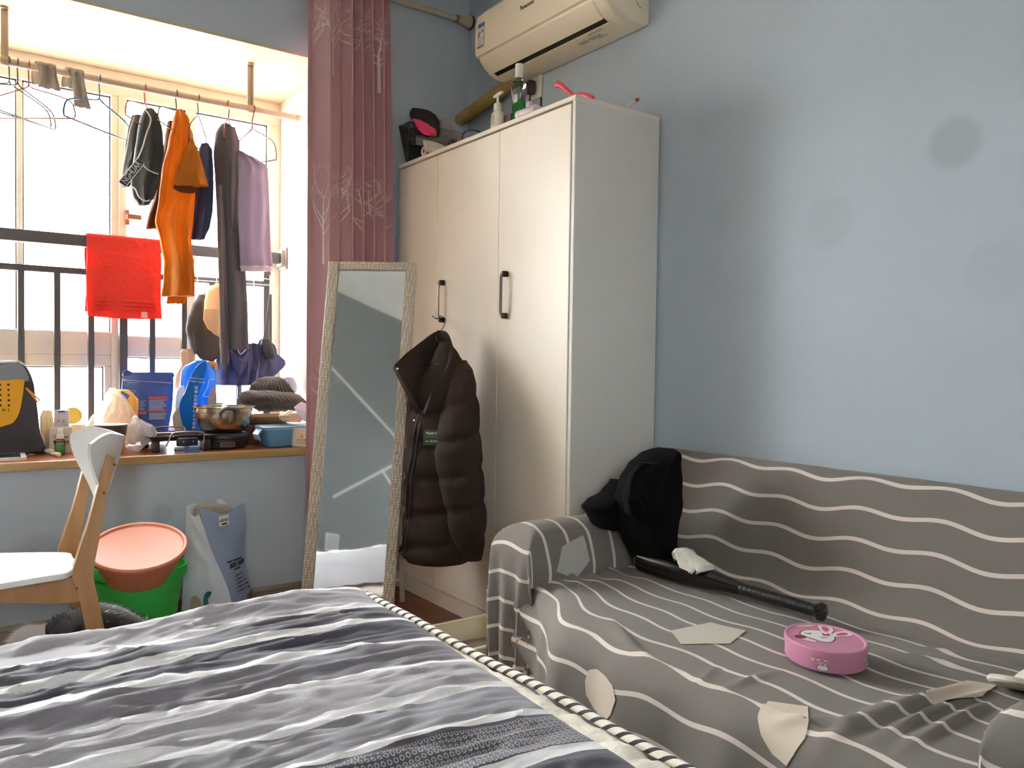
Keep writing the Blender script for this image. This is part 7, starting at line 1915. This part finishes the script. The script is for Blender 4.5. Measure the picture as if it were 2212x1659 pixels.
obj('liquid', b, mat('mouthwash_green', (96, 220, 118), rough=0.1, lucent=0.4), mw_, smooth=40)
obj('cap', B().lathe([(0.0155, 0.775 * Hh), (0.0158, 0.985 * Hh), (0.0145, Hh), (0, Hh)], 26, Matrix.Translation((1.83, q.y, ZT))), mat('cap_white', (236, 230, 216), rough=0.35), mw_)
card(mw_, 'label_print', frame((1.83 - 0.0225, q.y - 0.012, ZT + 0.42 * Hh), (0, -1, 0), (0, 0, 1)), 0.020, 0.03, mat('bottle_label', (176, 190, 172)), 0.0008)
# lavender bottle lying
q = on('X', 1.80, 1125, 237); A = on('X', 1.79, 1117, 240); C = on('X', 1.80, 1158, 225)
lv = thing('lavender_bottle', 'pale lavender bottle lying on its side on the wardrobe top', 'bottle', (1.80, q.y, ZT)); m_lv = mat('lavender_plastic', (222, 208, 212), rough=0.35)
za = ZT + 0.021
pts_ = [(1.80, A.y, za), (1.80, A.y - 0.005, za), (1.80, A.y - 0.03, za), (1.80, C.y, za)]
obj('body', B().tube([(1.80, A.y - 0.022, za), (1.80, A.y - 0.03, za), (1.80, C.y - 0.002, za), (1.80, C.y - 0.006, za)], [0.019, 0.020, 0.020, 0.017], 22), m_lv, lv)
obj('cap', B().tube([(1.80, A.y + 0.004, za), (1.80, A.y, za), (1.80, A.y - 0.020, za), (1.80, A.y - 0.022, za)], [0.015, 0.0205, 0.0205, 0.02], 22), mat('lavender_cap', (236, 226, 226), rough=0.35), lv)
obj('tab', B().rbox((1.79, C.y + 0.028, za + 0.016), (1.81, C.y + 0.052, za + 0.040), 0.007, 3), m_lv, lv)
q = on('X', 1.86, 1168, 215)
tag(obj('white_stand', B().rbox((1.84, q.y - 0.010, ZT), (1.88, q.y + 0.012, ZT + 0.055), 0.003, 2), mat('stand_cream', (226, 214, 200), rough=0.4)), 'small upright cream block behind the lavender bottle', 'block')
# pink brush handle
ph = [on('X', 1.86, *p) for p in ((1204, 182), (1214, 186), (1226, 196), (1240, 207), (1256, 205), (1268, 207), (1280, 214))]
b = B(); Q = catmull([tuple(p) for p in ph], 6); n_ = len(Q)
for p in Q: p.z = max(p.z, ZT + 0.008)
b.tube(Q, [0.011 - 0.003 * abs(math.sin(k / n_ * 3.4)) + (0.002 if k < 4 else 0) for k in range(n_)], 14)
tag(obj('pink_brush', b, mat('coral_pink_plastic', (240, 78, 98), rough=0.3)), 'bright coral pink brush handle sticking up from the wardrobe top', 'brush')
st_ = thing('red_tipped_stick', 'thin white stick with a red tip poking over the wardrobe side', 'stick', tuple(on('Y', Y0 + 0.04, 1350, 226)))
A = on('Y', 2.13, 1345, 228); C = on('Y', 2.13, 1373, 218); A.z = ZT + 0.004
C = A + (C - A)
obj('stick', B().tube([A - (C - A).normalized() * 0.08 * V((1, 1, 0)).length * 0 , C], 0.003, 10), mat('stick_white', (222, 210, 206), rough=0.4), st_)
obj('tip', B().tube([C, C + (C - A).normalized() * 0.014, C + (C - A).normalized() * 0.018], [0.0062, 0.0062, 0.003], 14), mat('tip_red', (196, 38, 40), rough=0.35), st_)

# ------------------------------------------------------------------ on the sofa
m_bcl = mat('black_cloth', (15, 13, 14), rough=0.95, bump=0.1, bscale=60, spec=0.15)
def blob(px_, py, X, rx, ry, seed, D=None): pass
b = B()
draped(b, [(968, 1432, 1444), (985, 1398, 1450), (1005, 1372, 1454), (1035, 1352, 1460), (1070, 1348, 1458), (1100, 1352, 1452), (1135, 1352, 1446), (1165, 1360, 1442), (1190, 1372, 1438), (1208, 1384, 1432)], 1.755, 0.068, 0.022, 7, n=44, m=44, seed=3.7)
draped(b, [(1040, 1335, 1372), (1065, 1310, 1380), (1082, 1276, 1385), (1095, 1264, 1388), (1112, 1272, 1388), (1128, 1276, 1384), (1140, 1290, 1370)], 1.86, 0.07, 0.014, 7, n=40, seed=5.1)
draped(b, [(1000, 1380, 1420), (1040, 1356, 1400), (1075, 1350, 1388), (1110, 1360, 1400), (1125, 1378, 1396)], 1.70, 0.02, 0.016, 7, n=30, seed=8.1)
tag(obj('black_clothes', b, m_bcl, smooth=80), 'black clothes heaped on the sofa arm against the wardrobe', 'clothing')
A = on('Z', 0.446, 1392, 1212); C = on('Z', 0.434, 1783, 1325)
d = (C - A).normalized(); A2 = A - d * 0.02; Ln = (C - A2).length
bt = thing('baseball_bat', 'glossy black baseball bat lying along the back of the sofa seat', 'bat', tuple((A2 + C) / 2 - V((0, 0, 0.03))))
def bz(s_): return max(0.418, A2.z + (C.z - A2.z) * s_)
prf = [(0.0, 0.016), (0.006, 0.026), (0.02, 0.0345), (0.25, 0.035), (0.40, 0.031), (0.52, 0.0225), (0.60, 0.018)]
def batpts(prf_): 
    return [V((A2.x + (C.x - A2.x) * s_, A2.y + (C.y - A2.y) * s_, 0.4140 + 0.035 - 0.015 * s_)) for s_, r in prf_], [r for s_, r in prf_]
m_bat = mat('bat_black_gloss', (14, 13, 13), rough=0.18, coat=0.5)
P_, R__ = batpts(prf); obj('barrel', B().tube(P_, R__, 28), m_bat, bt)
g = [(0.60 + 0.36 * k / 60, 0.0172 - 0.002 * (k / 60) + 0.0008 * abs(math.sin(k * 0.5 * PI * 0.5))) for k in range(61)]
P_, R__ = batpts(g); obj('grip', B().tube(P_, R__, 22), mat('bat_grip', (24, 23, 22), rough=0.4), bt)
P_, R__ = batpts([(0.955, 0.0155), (0.965, 0.020), (0.98, 0.0245), (0.992, 0.022), (1.0, 0.012)]); obj('knob', B().tube(P_, R__, 24), m_bat, bt)
b = B(); draped(b, [(1184, 1462, 1480), (1195, 1455, 1500), (1208, 1457, 1518), (1222, 1466, 1534), (1232, 1490, 1535), (1238, 1500, 1520)], 1.785, 0.026, 0.012, 7, n=40, plane='X', seed=2.2)
tag(obj('white_sock', b, mat('white_sock_knit', (226, 220, 208), rough=0.95, bump=0.5, bscale=160), smooth=70), 'crumpled white ankle sock lying on the baseball bat', 'sock')
# pink tin
tc_ = on('Z', 0.459, 1783, 1377)
tin = thing('pink_tin', 'oval pink biscuit tin with a rabbit print on the sofa seat', 'tin', (tc_.x, tc_.y, 0.412))
Mt = Matrix.Translation((tc_.x, tc_.y, 0.4145)) @ Matrix.Rotation(math.atan2(RH.y, RH.x), 4, 'Z')
m_tin = mat('pink_tin_paint', (214, 142, 172), rough=0.35, spec=0.6); a_, c_ = 0.0845, 0.098
def tl(prf): return B().lathe([(r, z) for r, z in prf], 64, Mt, sx=1.0, sy=c_ / a_)
obj('body', tl([(0, 0), (a_ - 0.003, 0), (a_ - 0.002, 0.002), (a_ - 0.002, 0.034)]), m_tin, tin)
lid = obj('lid', tl([(a_ - 0.0018, 0.0305), (a_, 0.0315), (a_, 0.0432), (a_ - 0.002, 0.0455), (a_ - 0.006, 0.0455), (a_ - 0.009, 0.0425), (0, 0.0425)]), m_tin, tin)
m_wp = mat('print_white', (240, 234, 232)); m_pp = mat('print_pink', (226, 84, 128)); m_bp2 = mat('print_black', (50, 40, 44)); m_yp = mat('print_yellow', (226, 206, 166)); m_rd = mat('print_brown_red', (140, 50, 50))
def lid_print(pts_, m, h=0.0432, name='rabbit_print', par=None):
    """photo outline laid on the lid"""
    zz = 0.4145 + h; Q = [on('Z', zz, *p) for p in pts_]; Q = catmull([tuple(p) for p in Q], 4, closed=True); n_ = len(Q)
    b = B(); c = sum(Q, V()) / n_
    b.add([c] + Q, [(0, 1 + i, 1 + (i+1) % n_) for i in range(n_)]); return obj(name, b, m, par or lid, smooth=0)
def rz(pts_, k):
    cx2 = sum(p[0] for p in pts_) / len(pts_); cy2 = sum(p[1] for p in pts_) / len(pts_)
    return [(cx2 + (x - cx2) * k, cy2 + (y - cy2) * k) for x, y in pts_]
face = [(1730, 1366), (1742, 1361), (1770, 1362), (1795, 1368), (1803, 1378), (1796, 1386), (1778, 1386), (1750, 1377), (1732, 1372)]
ear1 = [(1772, 1362), (1766, 1352), (1768, 1348), (1782, 1349), (1796, 1355), (1800, 1363), (1792, 1370), (1782, 1370)]
ear2 = [(1795, 1371), (1806, 1365), (1828, 1363), (1845, 1367), (1838, 1373), (1815, 1375), (1800, 1375)]
for e_ in (ear1, ear2, face): lid_print(rz(e_, 1.06), m_bp2, 0.0429, 'print_outline')
for e_ in (ear1, ear2, face): lid_print(e_, m_wp, 0.0432)
lid_print(rz(ear1, 0.5), m_pp, 0.0436); lid_print(rz(ear2, 0.5), m_pp, 0.0436)
lid_print([(1776, 1367), (1784, 1370), (1790, 1368), (1792, 1374), (1784, 1373), (1778, 1373)], m_pp, 0.0438, 'bow_print')
lid_print([(1722, 1374), (1735, 1376), (1762, 1384), (1757, 1386), (1735, 1381)], m_wp, 0.0435, 'print_detail')
lid_print([(1716, 1373), (1728, 1371), (1742, 1375), (1736, 1379), (1722, 1377)], m_rd, 0.0438, 'print_detail')
lid_print([(1717, 1349), (1735, 1346), (1757, 1348), (1755, 1353), (1735, 1354), (1720, 1353)], m_yp, 0.0435, 'speech_bubble')
for (x, y) in ((1744, 1367), (1778, 1376)):
    obj('eyelid_print', B().tube([on('Z', 0.4582, x - 6, y), on('Z', 0.4580, x, y + 2), on('Z', 0.4582, x + 8, y + 1)], 0.0006, 5), m_bp2, lid)
def side_pt(ax, z, lift=0.0006):
    a = ax; r = a_ - 0.002 + lift
    return Mt @ V((r * math.cos(a), (r) * (c_ / a_) * math.sin(a), z * 0.68))
def side_print(pts_, a0, m, lift, name='rabbit_print'):
    n_ = len(pts_); c = (sum(p[0] for p in pts_) / n_, sum(p[1] for p in pts_) / n_); Q = catmull([(x, y, 0) for x, y in pts_], 4, closed=True); k_ = len(Q)
    b = B(); b.add([side_pt(a0 + c[0] / 0.11, c[1], lift)] + [side_pt(a0 + q.x / 0.11, q.y, lift) for q in Q], [(0, 1 + i, 1 + (i+1) % k_) for i in range(k_)]); return obj(name, b, m, tin, smooth=0)
for a0 in (-2.05, -0.62, 1.2, 2.7):
    f_ = [(-0.013, 0.010), (0, 0.006), (0.013, 0.010), (0.012, 0.018), (0, 0.022), (-0.012, 0.018)]
    e1 = [(-0.005, 0.020), (-0.014, 0.034), (-0.013, 0.041), (-0.007, 0.038), (-0.001, 0.022)]; e2 = [(0.002, 0.022), (0.004, 0.038), (0.010, 0.041), (0.012, 0.034), (0.007, 0.020)]
    for e_ in (f_, e1, e2): side_print(rz(e_, 1.12), a0, m_bp2, 0.0004, 'print_outline'); side_print(e_, a0, m_wp, 0.0008)
    side_print(rz(e1, 0.5), a0, m_pp, 0.0012); side_print(rz(e2, 0.5), a0, m_pp, 0.0012)
    side_print([(-0.005, 0.021), (0.005, 0.021), (0.003, 0.024), (-0.003, 0.024)], a0, m_pp, 0.0014, 'bow_print')
    side_print([(-0.030, 0.030), (-0.022, 0.031), (-0.022, 0.038), (-0.028, 0.038)], a0, m_yp, 0.0008, 'print_detail')
# white round piece by the right arm
wp = on('Z', 0.43, 2195, 1485); wp.z = 0.43
wt = thing('white_disc', 'round white plastic piece with an upright fold beside the right sofa arm', 'plastic piece', (wp.x, wp.y, 0.414))
Md = Matrix.Translation((wp.x + 0.01, wp.y - 0.0, 0.433)) @ Matrix.Rotation(-0.35, 4, RH) @ Matrix.Rotation(0.25, 4, FH)
m_wd = mat('white_plastic_soft', (232, 226, 212), rough=0.45, lucent=0.15)
obj('disc', B().lathe([(0, -0.006), (0.050, -0.006), (0.054, -0.002), (0.054, 0.004), (0.050, 0.008), (0.046, 0.005), (0, 0.004)], 40, Md), m_wd, wt)
obj('fold', B().slab(lambda u, v: Md @ V((0.005 + 0.03 * u + 0.012 * v, -0.045 + 0.09 * u * 0.9, 0.004 + 0.035 * v * math.sin(PI * (0.15 + 0.8 * u)))), 14, 8, 0.004), m_wd, wt, smooth=60)
